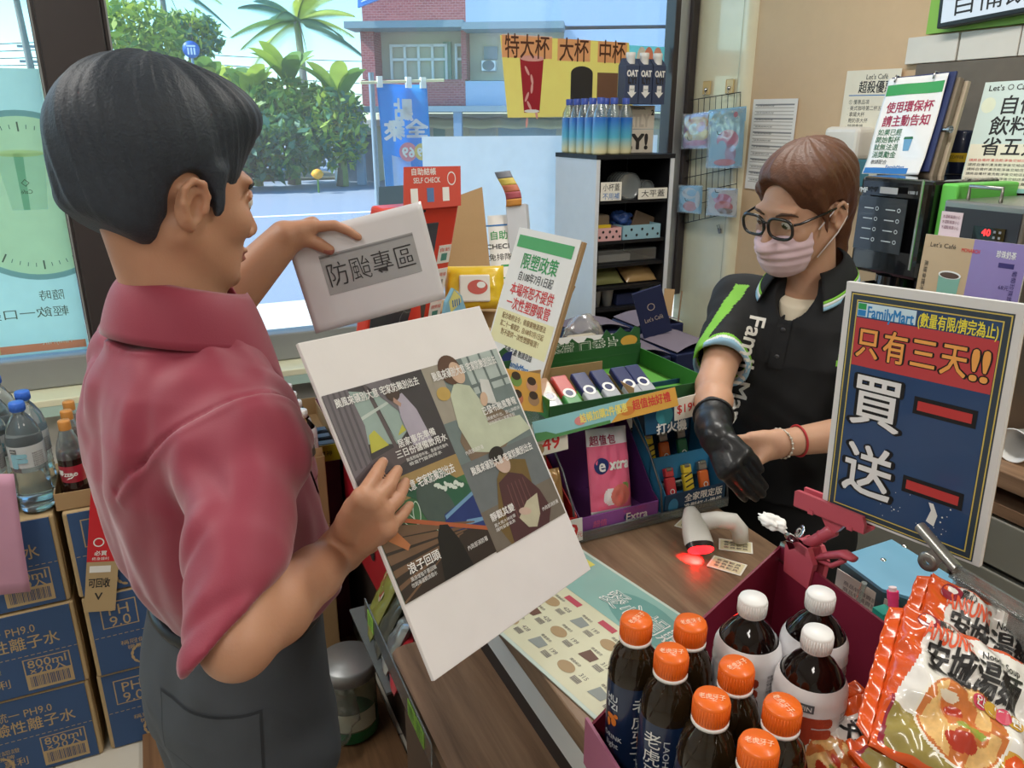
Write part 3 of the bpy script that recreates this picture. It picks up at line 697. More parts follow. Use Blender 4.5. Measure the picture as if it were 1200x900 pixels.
# wooden floor plinth in front of the counter
T = thing('counter', 'long checkout counter with a wood grain worktop and lower bag ledge', 'counter', (.7, 1.0, 0))
b = MB(); b.box((.715, 1.0, .94), (.57, 3.2, .04), cwood, bev=.003); b.build('worktop', T)
b = MB(); b.box((.73, 1.0, .46), (.50, 3.14, .92), mat('counter body dark', '#3b302a', .6)); b.build('body', T)
b = MB(); b.box((.474, .45, .85), (.02, 2.0, .085), white); b.build('white_band', T)
b = MB(); L = [(.316 + .03, 1.25), (.48, 1.25), (.48, -.4), (.316, -.4), (.316, 1.22)] ; b.prism(L + [(.318, 1.235), (.33, 1.247)], .715, .74, lwood); b.box((.33, .4, .37), (.02, 1.55, .69), dwood); b.build('bag_ledge', T)
struct(MB().box((.12, 1.9, .012), (.68, 2.2, .024), fwood).build('floor_plank'))
b = MB(); rdp = mat('red display panel', '#b3202f', .4); b.box((.455, 1.92, .66), (.03, .5, .36), rdp)
b.prism([(-.06, -.02), (.06, -.02), (.06, .02), (-.06, .02)], 0, .003, ink, fr((.439, 1.95, .66), (0, -1, 0), (0, 0, 1))); b.lathe([(0, .002), (.03, .002)], ink, fr((.439, 1.86, .60), (0, -1, 0), (0, 0, 1)))
tag(b.build('red_signboard'), 'glossy red panel with black marks fixed to the counter side behind the poster board', 'panel')
# back counter along the right wall
T = thing('back_counter', 'back counter under the coffee machines with wood shelves and grey drawers', 'counter', (2.15, .7, 0))
b = MB(); b.box((2.15, .6, .875), (.60, 2.6, .045), lwood, bev=.003); b.build('worktop', T)
b = MB(); b.box((2.15, .6, .79), (.58, 2.6, .03), lwood); b.build('shelf', T)
b = MB(); b.box((2.42, .6, .835), (.05, 2.6, .06), blackm); b.box((2.16, .6, .39), (.56, 2.56, .775), mat('cabinet grey dark', '#4a4843', .5)); b.build('body', T)
dgr = mat('drawer grey green', '#8d8b80', .45)
for k in range(4):
    y = .1 + .42 * k; b = MB(); b.box((1.868, y, .70), (.02, .40, .13), dgr, bev=.004); d = b.build('drawer', T)
    b = MB(); b.box((1.850, y, .745), (.02, .36, .018), mat('handle grey', '#a5a39a', .4), bev=.004); b.build('handle', d)
    b = MB(); b.box((1.868, y, .33), (.02, .40, .58), dgr, bev=.004); d = b.build('door', T)
    b = MB(); b.box((1.852, y + .15, .55), (.016, .02, .12), mat('handle grey', '#a5a39a', .4), bev=.003); b.build('handle', d)
# paper cups lying on the back counter
def cup_mb(M, h=.11, r0=.028, r1=.042, m=white):
    b = MB(M); b.lathe([(0, .002), (r0, 0), (r1, h), (r1 + .003, h), (r1 + .003, h - .004), (r1 - .002, h - .004), (r0 - .002, .004), (0, .004)], m, None, 28); return b
for k, (px, py, lab) in enumerate(((1193, 508, 'upper paper cup lying with its mouth out beside the promotion board'), (1200, 486, 'dark rimmed cup standing above the lying paper cup'))):
    c = at(px, py, x=1.93); M = fr(c + V(.06, 0, -.0), (0, 1, 0), (0, 0, 1)) if k == 0 else tr(2.0, 1.06, .9)
    if k == 0: M = fr(V(2.03, c[1], .943), (0, 1, 0), (.0, 0, 1)); M[:3, 2] = (-1, 0, 0); M[:3, 0] = (0, -1, 0)
    tag(cup_mb(M, m=(white if k == 0 else mat('dark cup', '#4c5650', .5))).build('paper_cup'), lab, 'cup', None)
# tall cabinet by the window
T = thing('shelf_cabinet', 'tall shelf cabinet with white sides and black shelves by the window', 'cabinet', (1.87, 2.97, 0))
x0, x1, y0, y1, zt = 1.68, 2.065, 2.79, 3.14, 1.60
cabw = mat('cabinet white', '#d9dde2', .35); cabk = mat('cabinet black', '#141519', .5)
b = MB(); b.box((x0 + .009, (y0 + y1) / 2, zt / 2), (.018, y1 - y0, zt), cabw); b.build('side_panel', T)
b = MB(); b.box((x1 - .009, (y0 + y1) / 2, zt / 2), (.018, y1 - y0, zt), cabw); b.build('side_panel', T)
b = MB(); b.box(((x0 + x1) / 2, (y0 + y1) / 2, zt - .008), (x1 - x0 + .004, y1 - y0 + .004, .018), cabk); b.build('top', T)
b = MB(); b.box(((x0 + x1) / 2, y1 - .006, zt / 2), (x1 - x0 - .036, .012, zt - .02), cabk).box((x0 + .020, (y0 + y1) / 2 - .01, zt / 2), (.003, y1 - y0 - .03, zt - .03), cabk).box((x1 - .020, (y0 + y1) / 2 - .01, zt / 2), (.003, y1 - y0 - .03, zt - .03), cabk); b.build('back_panel', T)
SHZ = []
for px, py in ((702, 238), (700, 286), (698, 314), (697, 341), (697, 366)):
    z = at(px, py, y=y0)[2]; SHZ.append(z)
    MB().box(((x0 + x1) / 2, (y0 + y1) / 2, z), (x1 - x0 - .036, y1 - y0 - .02, .014), cabk).build('shelf', T)
MB().box(((x0 + x1) / 2, (y0 + y1) / 2, .60), (x1 - x0 - .036, y1 - y0 - .02, .014), cabk).build('shelf', T)
xa, xb = x0 + .022, x1 - .022; xm = (xa + xb) / 2
# shelf 1: clear lids and cups with paper shelf cards
def sw(i): return SHZ[i] + .007
lidm = clear_mat('milky lid', '#e6eaea', .15, .15, .35, '#cfd5d6')
for k, (x, r, n, lab) in enumerate(((xa + .16, .055, 6, 'large stack of milky round lids on the cabinet top shelf'), (xa + .26, .038, 5, 'small stack of milky lids at the right end of the cabinet top shelf'))):
    b = MB(); M = fr((x, y0 + .13, sw(0) + r), (1, 0, 0), (0, 0, 1))
    for j in range(n): b.lathe([(0, -.006 + .02 * j), (r * .8, -.006 + .02 * j), (r, 0 + .02 * j), (r, .006 + .02 * j)], lidm, M, 32)
    tag(b.build('lid_stack'), lab, 'lids')
for (xx0, xx1, hh, t1, t2, lab) in ((xa + .004, xa + .105, .075, '\u5c0f\u676f\u84cb', '\u4e0d\u7528\u88dc', 'tall handwritten white card at the left front of the cabinet top shelf'), (xa + .19, xb - .004, .045, '\u5927\u5e73\u84cb', '', 'low handwritten white card at the right front of the cabinet top shelf')):
    M = fr(((xx0 + xx1) / 2, y0 + .004, sw(0) + hh / 2), (1, 0, 0), (0, 0, 1)); b = MB(); b.box((0, 0, 0), (xx1 - xx0, hh, .002), offw, M)
    b.text(t1, M, 0, (.016 if t2 else 0), .032, ink, w=(xx1 - xx0) * .8, z=.0016)
    if t2: b.text(t2, M, 0, -.02, .03, bluei, w=(xx1 - xx0) * .8, z=.0016)
    tag(b.build('shelf_card'), lab, 'card')
def carton(name, c, size, m, label, cat='box', M=None, open_top=False, group=None):
    b = MB(); cx, cy, cz = c; w, d, h = size; t = .003
    if not open_top: b.box((0, 0, h / 2), (w, d, h), m, None, .002)
    else:
        b.box((0, 0, t / 2), (w, d, t), m); b.box((0, -d / 2, h / 2), (w, t, h), m).box((0, d / 2, h / 2), (w, t, h), m).box((-w / 2, 0, h / 2), (t, d, h), m).box((w / 2, 0, h / 2), (t, d, h), m)
    o = b.build(name); o.matrix_basis = Matrix((M if M is not None else tr(cx, cy, cz)).tolist()); return tag(o, label, cat, group)
pastp = mat('pastel pink card', '#d8a7a6', .6); pastb = mat('pastel blue card', '#8fb6c4', .6)
def dotted_box(x, y, z, w, d, h, m, lab):
    b = MB(); t = .003; M = tr(x, y, z)
    b.box((0, 0, t), (w, d, t), m, M).box((0, -d / 2, h / 2), (w, t, h), m, M).box((0, d / 2, h / 2), (w, t, h), m, M).box((-w / 2, 0, h / 2), (t, d, h), m, M).box((w / 2, 0, h / 2), (t, d, h), m, M)
    for k in range(7):
        b.ell(-w / 2 + w * (k + .5) / 7, -h * .2 + h * .4 * (k % 2), .006, .006, ink, fr((x, y - d / 2 - .002, z + h / 2), (1, 0, 0), (0, 0, 1)), .001, 8)
    return tag(b.build('open_carton'), lab, 'box')
dotted_box(xa + .062, y0 + .10, sw(1), .115, .17, .055, pastp, 'low pastel pink carton on the second cabinet shelf')
dotted_box(xa + .225, y0 + .10, sw(1), .19, .17, .06, pastb, 'low pastel blue carton on the second cabinet shelf')
b = MB(); b.box((xa + .05, y0 + .10, sw(1) + .06), (.07, .10, .09), mat('dark tan box', '#6e5f4c', .7), bev=.01).box((xa + .05, y0 + .045, sw(1) + .05), (.07, .004, .03), mat('yellow strip', '#d9b92f', .5)); tag(b.build('tan_pack'), 'tan pack with a yellow strip standing in the pastel pink carton', 'pack')
def crumple(c, r, m, name, lab, cat, seed, amp=.25, squash=(1, 1, 1), par=None):
    s = bmesh.new(); bmesh.ops.create_icosphere(s, subdivisions=4, radius=1); P = np.array([v.co[:] for v in s.verts])
    n1 = noise3([P[:, i] for i in range(3)], (2.6, 2.6, 2.6), seed); n2 = np.abs(noise3([P[:, i] for i in range(3)], (6, 6, 6), seed + 1))
    k = 1 + amp * n1 - amp * .5 * n2
    for v, q in zip(s.verts, k): v.co = Vector((v.co.x * q * r * squash[0] + c[0], v.co.y * q * r * squash[1] + c[1], v.co.z * q * r * squash[2] + c[2]))
    b = MB(); b.bm(s, m, True); o = b.build(name, par)
    if par is None: tag(o, lab, cat)
    return o
navy = mat('navy paper', '#1b2346', .6); navyl = mat('navy paper edge', '#6d6470', .8)
crumple((xa + .17, y0 + .10, sw(1) + .078), .045, mat('blue plastic', '#2d4a86', .3), 'plastic_bag', 'crumpled blue plastic bag in the pastel blue carton', 'bag', 3, .35, (1.1, .9, .8))
b = MB(); b.box((0, 0, .04), (.11, .012, .08), mat('brown pouch', '#7b6653', .5), tr(xa + .27, y0 + .1, sw(1) + .02) @ rotm('Y', .35), .005); tag(b.build('pouch'), 'brown flat pouch leaning in the pastel blue carton', 'pouch')
# shelf 3: long clear trays; shelf 4: napkin packs
b = MB(); b.box((xm, y0 + .13, sw(2) + .03), (.30, .2, .055), clearh, bev=.006).box((xm - .06, y0 + .12, sw(2) + .02), (.16, .15, .03), mat('grey paper', '#8f8c86', .8)); tag(b.build('clear_box'), 'wide clear box on the third cabinet shelf', 'box')
def pillow_fn(w, h, t, n=2.6, wr=0, seed=0):
    """puffed bag outline: half thickness over x,y in -1..1"""
    def fn(u, v, sgn):
        x = u * 2 - 1; y = v * 2 - 1
        e = max(0, (1 - abs(x) ** n)) ** .5 * max(0, (1 - abs(y) ** n)) ** .5
        q = wr * float(noise3([np.array(x), np.array(y), np.array(sgn * 1.0)], (4.3, 4.3, 2.1), seed)) * e
        return (x * w / 2, y * h / 2, sgn * (t / 2 * e + .0006) + q)
    return fn
def bag(w, h, t, m, M, name, lab=None, cat=None, par=None, n=2.6, wr=.003, seed=0, res=20, b=None):
    f = pillow_fn(w, h, t, n, wr, seed); own = b is None; b = b or MB()
    b.grid(lambda u, v: f(u, v, 1), res, res, m, True, M); b.grid(lambda u, v: f(u, 1 - v, -1), res, res, m, True, M)
    if not own: return b
    o = b.build(name, par)
    if par is None: tag(o, lab, cat)
    return o
bag(.16, .15, .06, mat('olive napkin pack', '#7a7a4c', .35, coat=.5), fr((xa + .085, y0 + .11, sw(3) + .045), (1, 0, 0), (0, .75, .45)), 'napkin_pack', 'olive green napkin pack on the fourth cabinet shelf', 'pack', seed=2)
bag(.16, .15, .06, mat('tan napkin pack', '#b08f5f', .35, coat=.5), fr((xa + .26, y0 + .11, sw(3) + .045), (1, 0, 0), (0, .75, .45)), 'napkin_pack', 'tan napkin pack on the fourth cabinet shelf', 'pack', seed=5)
for k in range(2):
    tag(cup_mb(tr(xa + .035 + .062 * k, y0 + .07, sw(4)), .075, .02, .028).build('cup_stack'), ('white cup at the left end of the fifth cabinet shelf', 'white cup second from the left on the fifth cabinet shelf')[k], 'cup')
b = MB(); b.box((xa + .30, y0 + .10, sw(4) + .035), (.07, .1, .07), mat('clear grey box', '#8d8f90', .3), bev=.006); tag(b.build('small_box'), 'grey plastic box at the right end of the fifth cabinet shelf', 'box')
b = MB(); b.box((xa + .19, y0 + .10, sw(4) + .025), (.12, .12, .05), navy, bev=.004); tag(b.build('navy_pack'), 'flat navy pack in the middle of the fifth cabinet shelf', 'pack')

# on top of the cabinet
def place_px(px, py, zz, d=None): return at(px, py, z=zz)
KB = 1.601
oatbox = mat('beige carton', '#cfc5b6', .7); oatd = mat('carton brown black', '#2c2826', .6); oatl = mat('carton faint print', '#b7ad9f', .7)
for k in range(2):
    M = fr((1.945, 2.93, KB + .0485 + .098 * k), (1, 0, 0), (0, 0, 1)); T = thing('milk_case', ('lower beige milk case with big dark letters on its front', 'upper beige milk case under the three navy cartons')[k], 'carton', M=M)
    b = MB(M); b.box((0, 0, -.09), (.205, .096, .18), oatbox, bev=.002)
    if k == 0: b.text('LY!', None, .01, 0, .085, oatd, w=.12, bold=.06, z=.0012)
    else: b.text('OATLY', None, .0, -.012, .07, oatl, w=.15, bold=.05, z=.0012).text('THE ORIGINAL', None, 0, .036, .014, oatd, w=.11, bold=.02, z=.0012).text('2', None, .09, .02, .03, oatd, bold=.04, z=.0012)
    b.build('case', T)
nv = mat('carton navy', '#3a4560', .45); nvl = mat('carton side light', '#8b98ab', .5)
def oat_carton(M, lab, grp):
    T = thing('milk_carton', lab, 'carton', M=M, group=grp); b = MB(M); w = .064
    b.box((0, 0, .075), (w, w, .15), nv, bev=.002)
    b.add([(-w / 2, -w / 2, .15), (w / 2, -w / 2, .15), (w / 2, w / 2, .15), (-w / 2, w / 2, .15), (-w / 2, -.004, .178), (w / 2, -.004, .178), (-w / 2, .004, .178), (w / 2, .004, .178)], [(0, 1, 5, 4), (2, 3, 6, 7), (1, 2, 7, 5), (3, 0, 4, 6), (4, 5, 7, 6)], nv)
    Fm = fr((0, -w / 2 - .0005, .075), (1, 0, 0), (0, 0, 1))
    b.text('OAT', Fm, 0, .045, .034, white, w=.05, bold=.05, z=.0008).text('LY!', Fm, 0, .018, .034, oatd, w=.036, bold=.05, z=.0008)
    b.flat([(-.012, -.002), (.012, -.002), (.012, -.028), (.022, -.028), (0, -.05), (-.022, -.028), (-.012, -.028)], white, Fm, .0008).text('OAT', Fm, 0, -.018, .01, oatd, z=.0014)
    b.build('carton', T)
    b = MB(M); b.lathe([(.018, .155), (.018, .18), (.02, .183), (.02, .198), (.018, .2), (0, .2)], white, tr(0, -.012, 0), 20); b.build('cap', T); return T
for k in range(3):
    oat_carton(tr(1.885 + .066 * k, 2.90, KB + .197, .06 * (k - 1)), ('navy milk carton at the left of the three on the beige cases', 'navy milk carton in the middle of the three on the beige cases', 'navy milk carton at the right of the three on the beige cases')[k], 'navy milk cartons on the cabinet')
# brown jar in film behind the bottles
T = thing('cocoa_jar', 'brown drink jar wrapped in clear film behind the blue bottles', 'jar', (1.812, 3.03, KB)); M = tr(1.812, 3.03, KB)
b = MB(M); b.lathe([(0, 0), (.062, 0), (.066, .02), (.066, .13), (.05, .165), (.045, .175)], mat('cocoa brown', '#6b4a38', .25, coat=.5), None, 30); b.build('jar', T)
b = MB(M); b.lathe([(.046, .172), (.05, .178), (.05, .21), (0, .212)], mat('jar cap cream', '#d8cbbb', .4), None, 30); b.build('lid', T)
b = MB(M); b.lathe([(.0668, .07), (.0668, .125), (.0515, .163)], mat('jar pale label', '#c9b7a5', .4), None, 30, ang=-2.6, full=1.6); b.build('label', T)
# blue bottles in a clear bag
bcap = mat('bottle cap blue', '#3b52a8', .4); ptop = clear_mat('pale bottle plastic', '#dcecf2', .2, .05, .15, '#dfe8ea')
lab_b = mat('blue beach label', '#3f93c8', .35, coat=.4); n = lab_b.node_tree; g = n.nodes.new('ShaderNodeTexCoord'); sx = n.nodes.new('ShaderNodeSeparateXYZ'); cr = n.nodes.new('ShaderNodeValToRGB')
mrr = n.nodes.new('ShaderNodeMapRange'); mrr.inputs[1].default_value = 0; mrr.inputs[2].default_value = .15
n.links.new(g.outputs['Object'], sx.inputs[0]); n.links.new(sx.outputs[2], mrr.inputs[0]); n.links.new(mrr.outputs[0], cr.inputs[0]); n.links.new(cr.outputs[0], n.nodes['Principled BSDF'].inputs['Base Color'])
cr.color_ramp.elements[0].color = lin('#e3dcb0'); cr.color_ramp.elements[0].position = .1; cr.color_ramp.elements[1].color = lin('#2c6fc4'); cr.color_ramp.elements[1].position = .9; e = cr.color_ramp.elements.new(.45); e.color = lin('#5bb6d0')
def sport_bottle(M, lab, grp):
    T = thing('drink_bottle', lab, 'bottle', M=M, group=grp); b = MB(M)
    b.lathe([(0, 0), (.028, 0), (.031, .008), (.031, .145)], lab_b, None, 22); b.build('label', T)
    b = MB(M); b.lathe([(.031, .145), (.028, .165), (.016, .192), (.013, .2)], ptop, None, 22); b.build('neck', T)
    b = MB(M); b.lathe([(.0155, .196), (.016, .218), (.014, .22), (0, .22)], bcap, None, 18); b.build('cap', T); return T
b0 = None; pos = [(1.712, 2.826 + .0645 * k) for k in range(5)] + [(1.777, 2.83), (1.777, 2.895), (1.846, 2.85)]
names = ['front left blue sports drink bottle at the cabinet corner', 'blue sports drink bottle second from the front along the white cabinet side', 'blue sports drink bottle third from the front along the white cabinet side', 'blue sports drink bottle fourth from the front along the white cabinet side', 'farthest blue sports drink bottle along the white cabinet side', 'blue sports drink bottle on the cabinet front edge right of the corner one', 'blue sports drink bottle in the second row before the brown jar', 'blue sports drink bottle beside the beige milk cases']
for k, (x, y) in enumerate(pos):
    M = tr(x, y, KB)
    if b0 is None: b0 = sport_bottle(M, names[0], 'blue drink bottles on the cabinet')
    else: dup(b0, M, names[k])
# ---------------------------------------------------------------- held poster board, laminated sheet, counter signs
def wcen(c, k): return CAM + (np.asarray(c) - CAM) * k
BW, BH = .31, .402
BM = fr(wcen((.3029, .7990, 1.3233), .31 / .30), (.8972, .4399, -.0397), (-.2012, .4872, .8498))
T = thing('poster_board', 'white board with four dark typhoon warning posters held by the man in red', 'board', M=BM)
bwhite = mat('foam board white', '#e3dedd', .6, bump=.15, bscale=60)
b = MB(BM); b.box((0, 0, -.003), (BW, BH, .006), bwhite, bev=.001); b.build('board', T)
def rgb(nm, h, **k): return mat(nm, h, .45, var=.18, scale=40, **k)
py0, py1 = -BH / 2 + .088, BH / 2 - .066; mx, my = .002, (py0 + py1) / 2 + .008
LX, RX = -BW / 2 + .002, BW / 2 - .004
def sheet(x0, y0, x1, y1):
    m = fr(BM[:3, :3] @ np.array([x0, y0, .0004]) + BM[:3, 3], BM[:3, 0], BM[:3, 1]); m[:3, 1] *= (y1 - y0) / .142; return m, x1 - x0, .142
wtx = mat('poster lettering', '#e6e4e2', .6)
def head(b, F, w, h):
    b.text('\u98b1\u98a8\u4f86\u8972\u5225\u5927\u610f \u5b85\u5bb6\u9632\u98b1\u5225\u51fa\u53bb', F, w * .5, h - .016, .0145, wtx, w=w * .84, bold=.02, z=.0016)
# top left: curtains, a bare window and a pale dress
F, w, h = sheet(LX, my, mx, py1); b = MB()
b.rect(0, 0, w, h, rgb('print charcoal', '#443e42'), F, .0002)
b.flat([(.03, .06), (.075, .045), (.062, h - .012), (.033, h - .002)], rgb('print pane', '#93a5a0'), F, .0005).flat([(.075, .045), (.098, .06), (.092, h - .02), (.066, h - .012)], rgb('print pane', '#93a5a0'), F, .0005)
b.flat([(.068, .04), (.074, .04), (.064, h), (.059, h)], rgb('print frame', '#5c5255'), F, .0007).flat([(.035, .092), (.095, .108), (.095, .112), (.035, .097)], rgb('print pale bar', '#b9c3bd'), F, .0007)
b.flat([(.034, .045), (.062, .048), (.05, .075), (.04, .07)], rgb('print yellow shrub', '#b5b14a'), F, .0007).flat([(.08, .056), (.095, .06), (.092, .07)], rgb('print yellow shrub', '#b5b14a'), F, .0007)
b.flat([(0, .02), (.03, .035), (.04, .085), (.036, h), (0, h)], rgb('print curtain', '#6f686e'), F, .0009)
for k in range(4): b.flat([(.004 + .008 * k, .03), (.007 + .008 * k, .03), (.009 + .008 * k, h), (.006 + .008 * k, h)], rgb('print curtain fold', '#5b555b'), F, .0011)
b.flat([(.062, h), (.105, .075), (.118, .06), (.10, h)], rgb('print curtain', '#6f686e'), F, .0009)
b.flat([(0, 0), (.13, .03), (.11, .05), (0, .03)], rgb('print floor', '#5a4f52'), F, .0006)
b.flat([(.096, .035), (.128, .03), (.122, .085), (.11, .115), (.100, .112), (.094, .08)], rgb('print pale dress', '#a79fae'), F, .0012).ell(.096, .118, .011, .012, rgb('print brown hair', '#4c3b36'), F, .0013).flat([(.092, .105), (.1, .095), (.103, .1), (.095, .112)], rgb('print skin', '#b08d7d'), F, .0013)
head(b, F, w, h)
b.text('\u5c45\u5bb6\u4e8b\u5148\u6e96\u5099', F, .105, .044, .013, wtx, w=.062, bold=.02, z=.0016).text('\u4e09\u65e5\u4efd\u5132\u5099\u98f2\u7528\u6c34', F, .108, .030, .013, wtx, w=.085, bold=.02, z=.0016)
b.text('\u98b1\u98a8\u9810\u5831\u767c\u5e03\u5f8c\uff0c\u76e1\u91cf\u5f85\u5728\u5c4b\u5167', F, .112, .018, .006, wtx, w=.07, z=.0016).text('\u6aa2\u67e5\u9580\u7a97\u8207\u6392\u6c34', F, .106, .011, .006, wtx, w=.055, z=.0016)
b.build('poster', T)
# top right: seated figure reading by a window
F, w, h = sheet(mx, my - .016, RX, py1); b = MB()
b.rect(0, 0, w, h, rgb('print grey green', '#6f7b7b'), F, .0002)
b.rect(.075, .085, w, h, rgb('print window light', '#a9b3b0'), F, .0004)
for x in (.085, .108, .135): b.rect(x, .085, x + .004, h, rgb('print frame grey', '#667070'), F, .0006)
b.rect(.07, .095, w, .10, rgb('print frame grey', '#667070'), F, .0006).rect(0, .06, .03, h, rgb('print wall beige', '#9a9286'), F, .0004)
b.flat([(.03, .05), (.015, .03), (.02, .0), (.09, 0), (.14, .03), (.1, .06)], rgb('print brown chair', '#7a6858'), F, .0005)
b.flat([(.022, .05), (.03, .095), (.045, .11), (.07, .1), (.08, .07), (.075, .04), (.14, .035), (.15, .01), (.06, .0), (.03, .01)], rgb('print pale green dress', '#b9bfa9'), F, .0008)
b.ell(.047, .13, .020, .022, rgb('print red hair', '#5d4236'), F, .0009).ell(.057, .123, .012, .017, rgb('print face', '#c6a891'), F, .0011, rot=.2).ell(.02, .1, .012, .01, rgb('print gold bow', '#b99a58'), F, .0009)
b.flat([(.082, .07), (.105, .062), (.108, .1), (.092, .105)], rgb('print paper', '#c9c9c6'), F, .0012).ell(.085, .075, .007, .011, rgb('print face', '#c6a891'), F, .0013, rot=-.5)
head(b, F, w, h)
b.text('\u5df2\u767c\u5e03\u98b1\u98a8\u8b66\u5831', F, .108, .058, .013, wtx, w=.07, bold=.02, z=.0016).text('\u8acb\u907f\u514d\u5916\u51fa\u3001\u767b\u5c71\u8207\u89c0\u6d6a', F, .110, .046, .006, wtx, w=.07, z=.0016).text('\u5207\u52ff\u5230\u6cb3\u5ddd\u6d77\u908a\u5f98\u5f8a', F, .102, .039, .006, wtx, w=.055, z=.0016)
b.text('\u5167\u653f\u90e8\u6d88\u9632\u7f72', F, .032, .012, .007, wtx, w=.034, z=.0016)
b.build('poster', T)
# bottom left: plain stand-in of green swirls, dark boards and deep blue water
F, w, h = sheet(LX, py0, mx, my); b = MB()
b.rect(0, 0, w, h, rgb('print green', '#3f6b47'), F, .0002).rect(0, h - .03, w, h, rgb('print ochre', '#9c8255'), F, .0004)
b.flat([(.05, h - .02), (.12, h - .01), (w, h - .045), (w, .06), (.10, .07), (.09, h - .05)], rgb('print deep green', '#2f5a45'), F, .0005).ell(.095, h - .055, .024, .04, rgb('print slate', '#46534f'), F, .0006, rot=.3)
b.flat([(.09, .045), (w, .035), (w, .085), (.10, .075)], rgb('print deep blue', '#27366e'), F, .0007).flat([(.10, .068), (w, .082), (w, .087), (.10, .073)], rgb('print blue foam', '#6d93b5'), F, .0009).flat([(.12, .05), (w, .045), (w, .05), (.13, .056)], rgb('print blue foam', '#6d93b5'), F, .0009)
for k in range(14): b.ell(.105 + .003 * k, h - .028 - .0016 * (k % 5) - .0007 * k, .004, .0025, rgb('print foam', '#c9d3c9'), F, .0009, 10, rot=k)
for (x, y, rx, ry, a) in ((.048, h - .055, .007, .016, .5), (.062, h - .05, .006, .015, -.3), (.05, h - .085, .013, .007, .6), (.075, h - .09, .006, .016, -.2), (.068, h - .112, .014, .006, -.5)):
    q = F @ tr(x, y, 0, a); vs = []; fs = []
    for j in range(25):
        t = 2 * math.pi * j / 24; vs += [(rx * math.cos(t), ry * math.sin(t), .0009), ((rx - .0014) * math.cos(t), (ry - .0014) * math.sin(t), .0009)]
    for j in range(24): fs.append((2 * j + 1, 2 * j, 2 * j + 2, 2 * j + 3)[::-1])
    b.add(vs, fs, rgb('print pale vein', '#b7c9b9'), False, q)
b.flat([(0, 0), (w, 0), (w, .035), (.09, .055), (.0, .11)], rgb('print dark board', '#352b26'), F, .0010)
for k in range(6): b.flat([(0, .016 * k), (0, .019 * k + .003), (.10 + .008 * k, .04 + .002 * k), (.10 + .008 * k, .0385 + .002 * k)], rgb('print board line', '#6d5340'), F, .0012)
b.flat([(0, .107), (0, .113), (w, .037), (w, .031)], rgb('print rust rail', '#a85a3a'), F, .0012).flat([(.01, .075), (.03, .055), (.036, .06), (.018, .095)], rgb('print orange glow', '#b9744a'), F, .0013)
b.flat([(.062, 0), (.112, 0), (.106, .04), (.098, .062), (.086, .066), (.076, .052)], rgb('print near black', '#1d1a19'), F, .0013)
head(b, F, w, h)
b.text('\u6d6a\u5b50\u56de\u982d', F, .045, .034, .014, wtx, w=.05, bold=.02, z=.0016).text('\u98a8\u6d6a\u589e\u5f37\u4e0d\u8981\u56de\u982d', F, .038, .022, .006, wtx, w=.04, z=.0016).text('\u52ff\u5230\u6d77\u908a\u89c0\u6d6a\u6232\u6c34', F, .036, .015, .006, wtx, w=.04, z=.0016).text('\u5167\u653f\u90e8\u6d88\u9632\u7f72', F, w - .024, .022, .007, wtx, w=.036, z=.0016)
b.build('poster', T)
# bottom right: seated figure in a maroon jacket
F, w, h = sheet(mx, py0 - .002, RX, my - .016); b = MB()
b.rect(0, 0, w, h, rgb('print slate grey', '#6a6f71'), F, .0002).rect(0, 0, w, h * .45, rgb('print taupe', '#6f665c'), F, .0004)
b.flat([(.02, .03), (.05, .10), (.075, .125), (.115, .11), (.105, .04), (.1, 0), (.03, 0)], rgb('print tan chair', '#6f5a36'), F, .0006)
b.flat([(.035, .0), (.042, .06), (.05, .093), (.075, .102), (.098, .09), (.118, .055), (.125, .02), (.11, 0)], rgb('print maroon coat', '#4f3234'), F, .0008)
for k in range(5): b.flat([(.058 + .009 * k, .03), (.060 + .009 * k, .03), (.064 + .008 * k, .085), (.0625 + .008 * k, .085)], rgb('print coat fold', '#6d4a49'), F, .0010)
b.ell(.07, .122, .014, .02, rgb('print pale face', '#c0a698'), F, .0010, rot=.25).ell(.066, .136, .015, .012, rgb('print dark hair', '#2e2828'), F, .0012, rot=.3)
b.flat([(.06, .03), (.085, .048), (.11, .052), (.10, .02), (.085, .004), (.07, .01)], rgb('print cream cloth', '#b6b098'), F, .0012).ell(.075, .035, .012, .006, rgb('print pale face', '#c0a698'), F, .0013, rot=-.4)
head(b, F, w, h)
b.text('\u975c\u89c0\u5176\u8b8a', F, .035, .05, .0135, wtx, w=.046, bold=.02, z=.0016).text('\u98a8\u5927\u96e8\u5927\u5f85\u5728\u5bb6', F, .034, .037, .006, wtx, w=.042, z=.0016).text('\u96a8\u6642\u7559\u610f\u6c23\u8c61', F, .032, .030, .006, wtx, w=.038, z=.0016).text('\u5167\u653f\u90e8\u6d88\u9632\u7f72', F, w - .024, .024, .007, wtx, w=.036, z=.0016)
b.build('poster', T)

# laminated sheet in the left hand
PW, PH = .21, .155
PM = fr((.2955, 1.158, 1.510), (.945, -.20, .215), (-.30, .12, .93))
T = thing('paper_sheet', 'laminated white sheet with a grey heading held up by the man in red', 'paper', M=PM)
def pc(x, y): return -.004 * (x / .105) ** 2 + .002 * math.sin(y * 18)
b = MB(PM); b.grid(lambda u, v: ((u - .5) * PW, (v - .5) * PH, pc((u - .5) * PW, (v - .5) * PH)), 24, 12, mat('laminated paper', '#e8e6ea', .2, coat=.8), True, None, .0012)
gband = mat('grey printed band', '#aeaeb0', .25, coat=.6)
b.grid(lambda u, v: (-.066 + u * .146, -.026 + v * .062, pc(-.066 + u * .146, -.026 + v * .062) + .0013), 20, 6, gband, True)
b.grid(lambda u, v: (-.066 + u * .146, .031 + v * .003, pc(-.066 + u * .146, .032) + .0016), 20, 1, mat('grey dark line', '#87878a', .3), True)
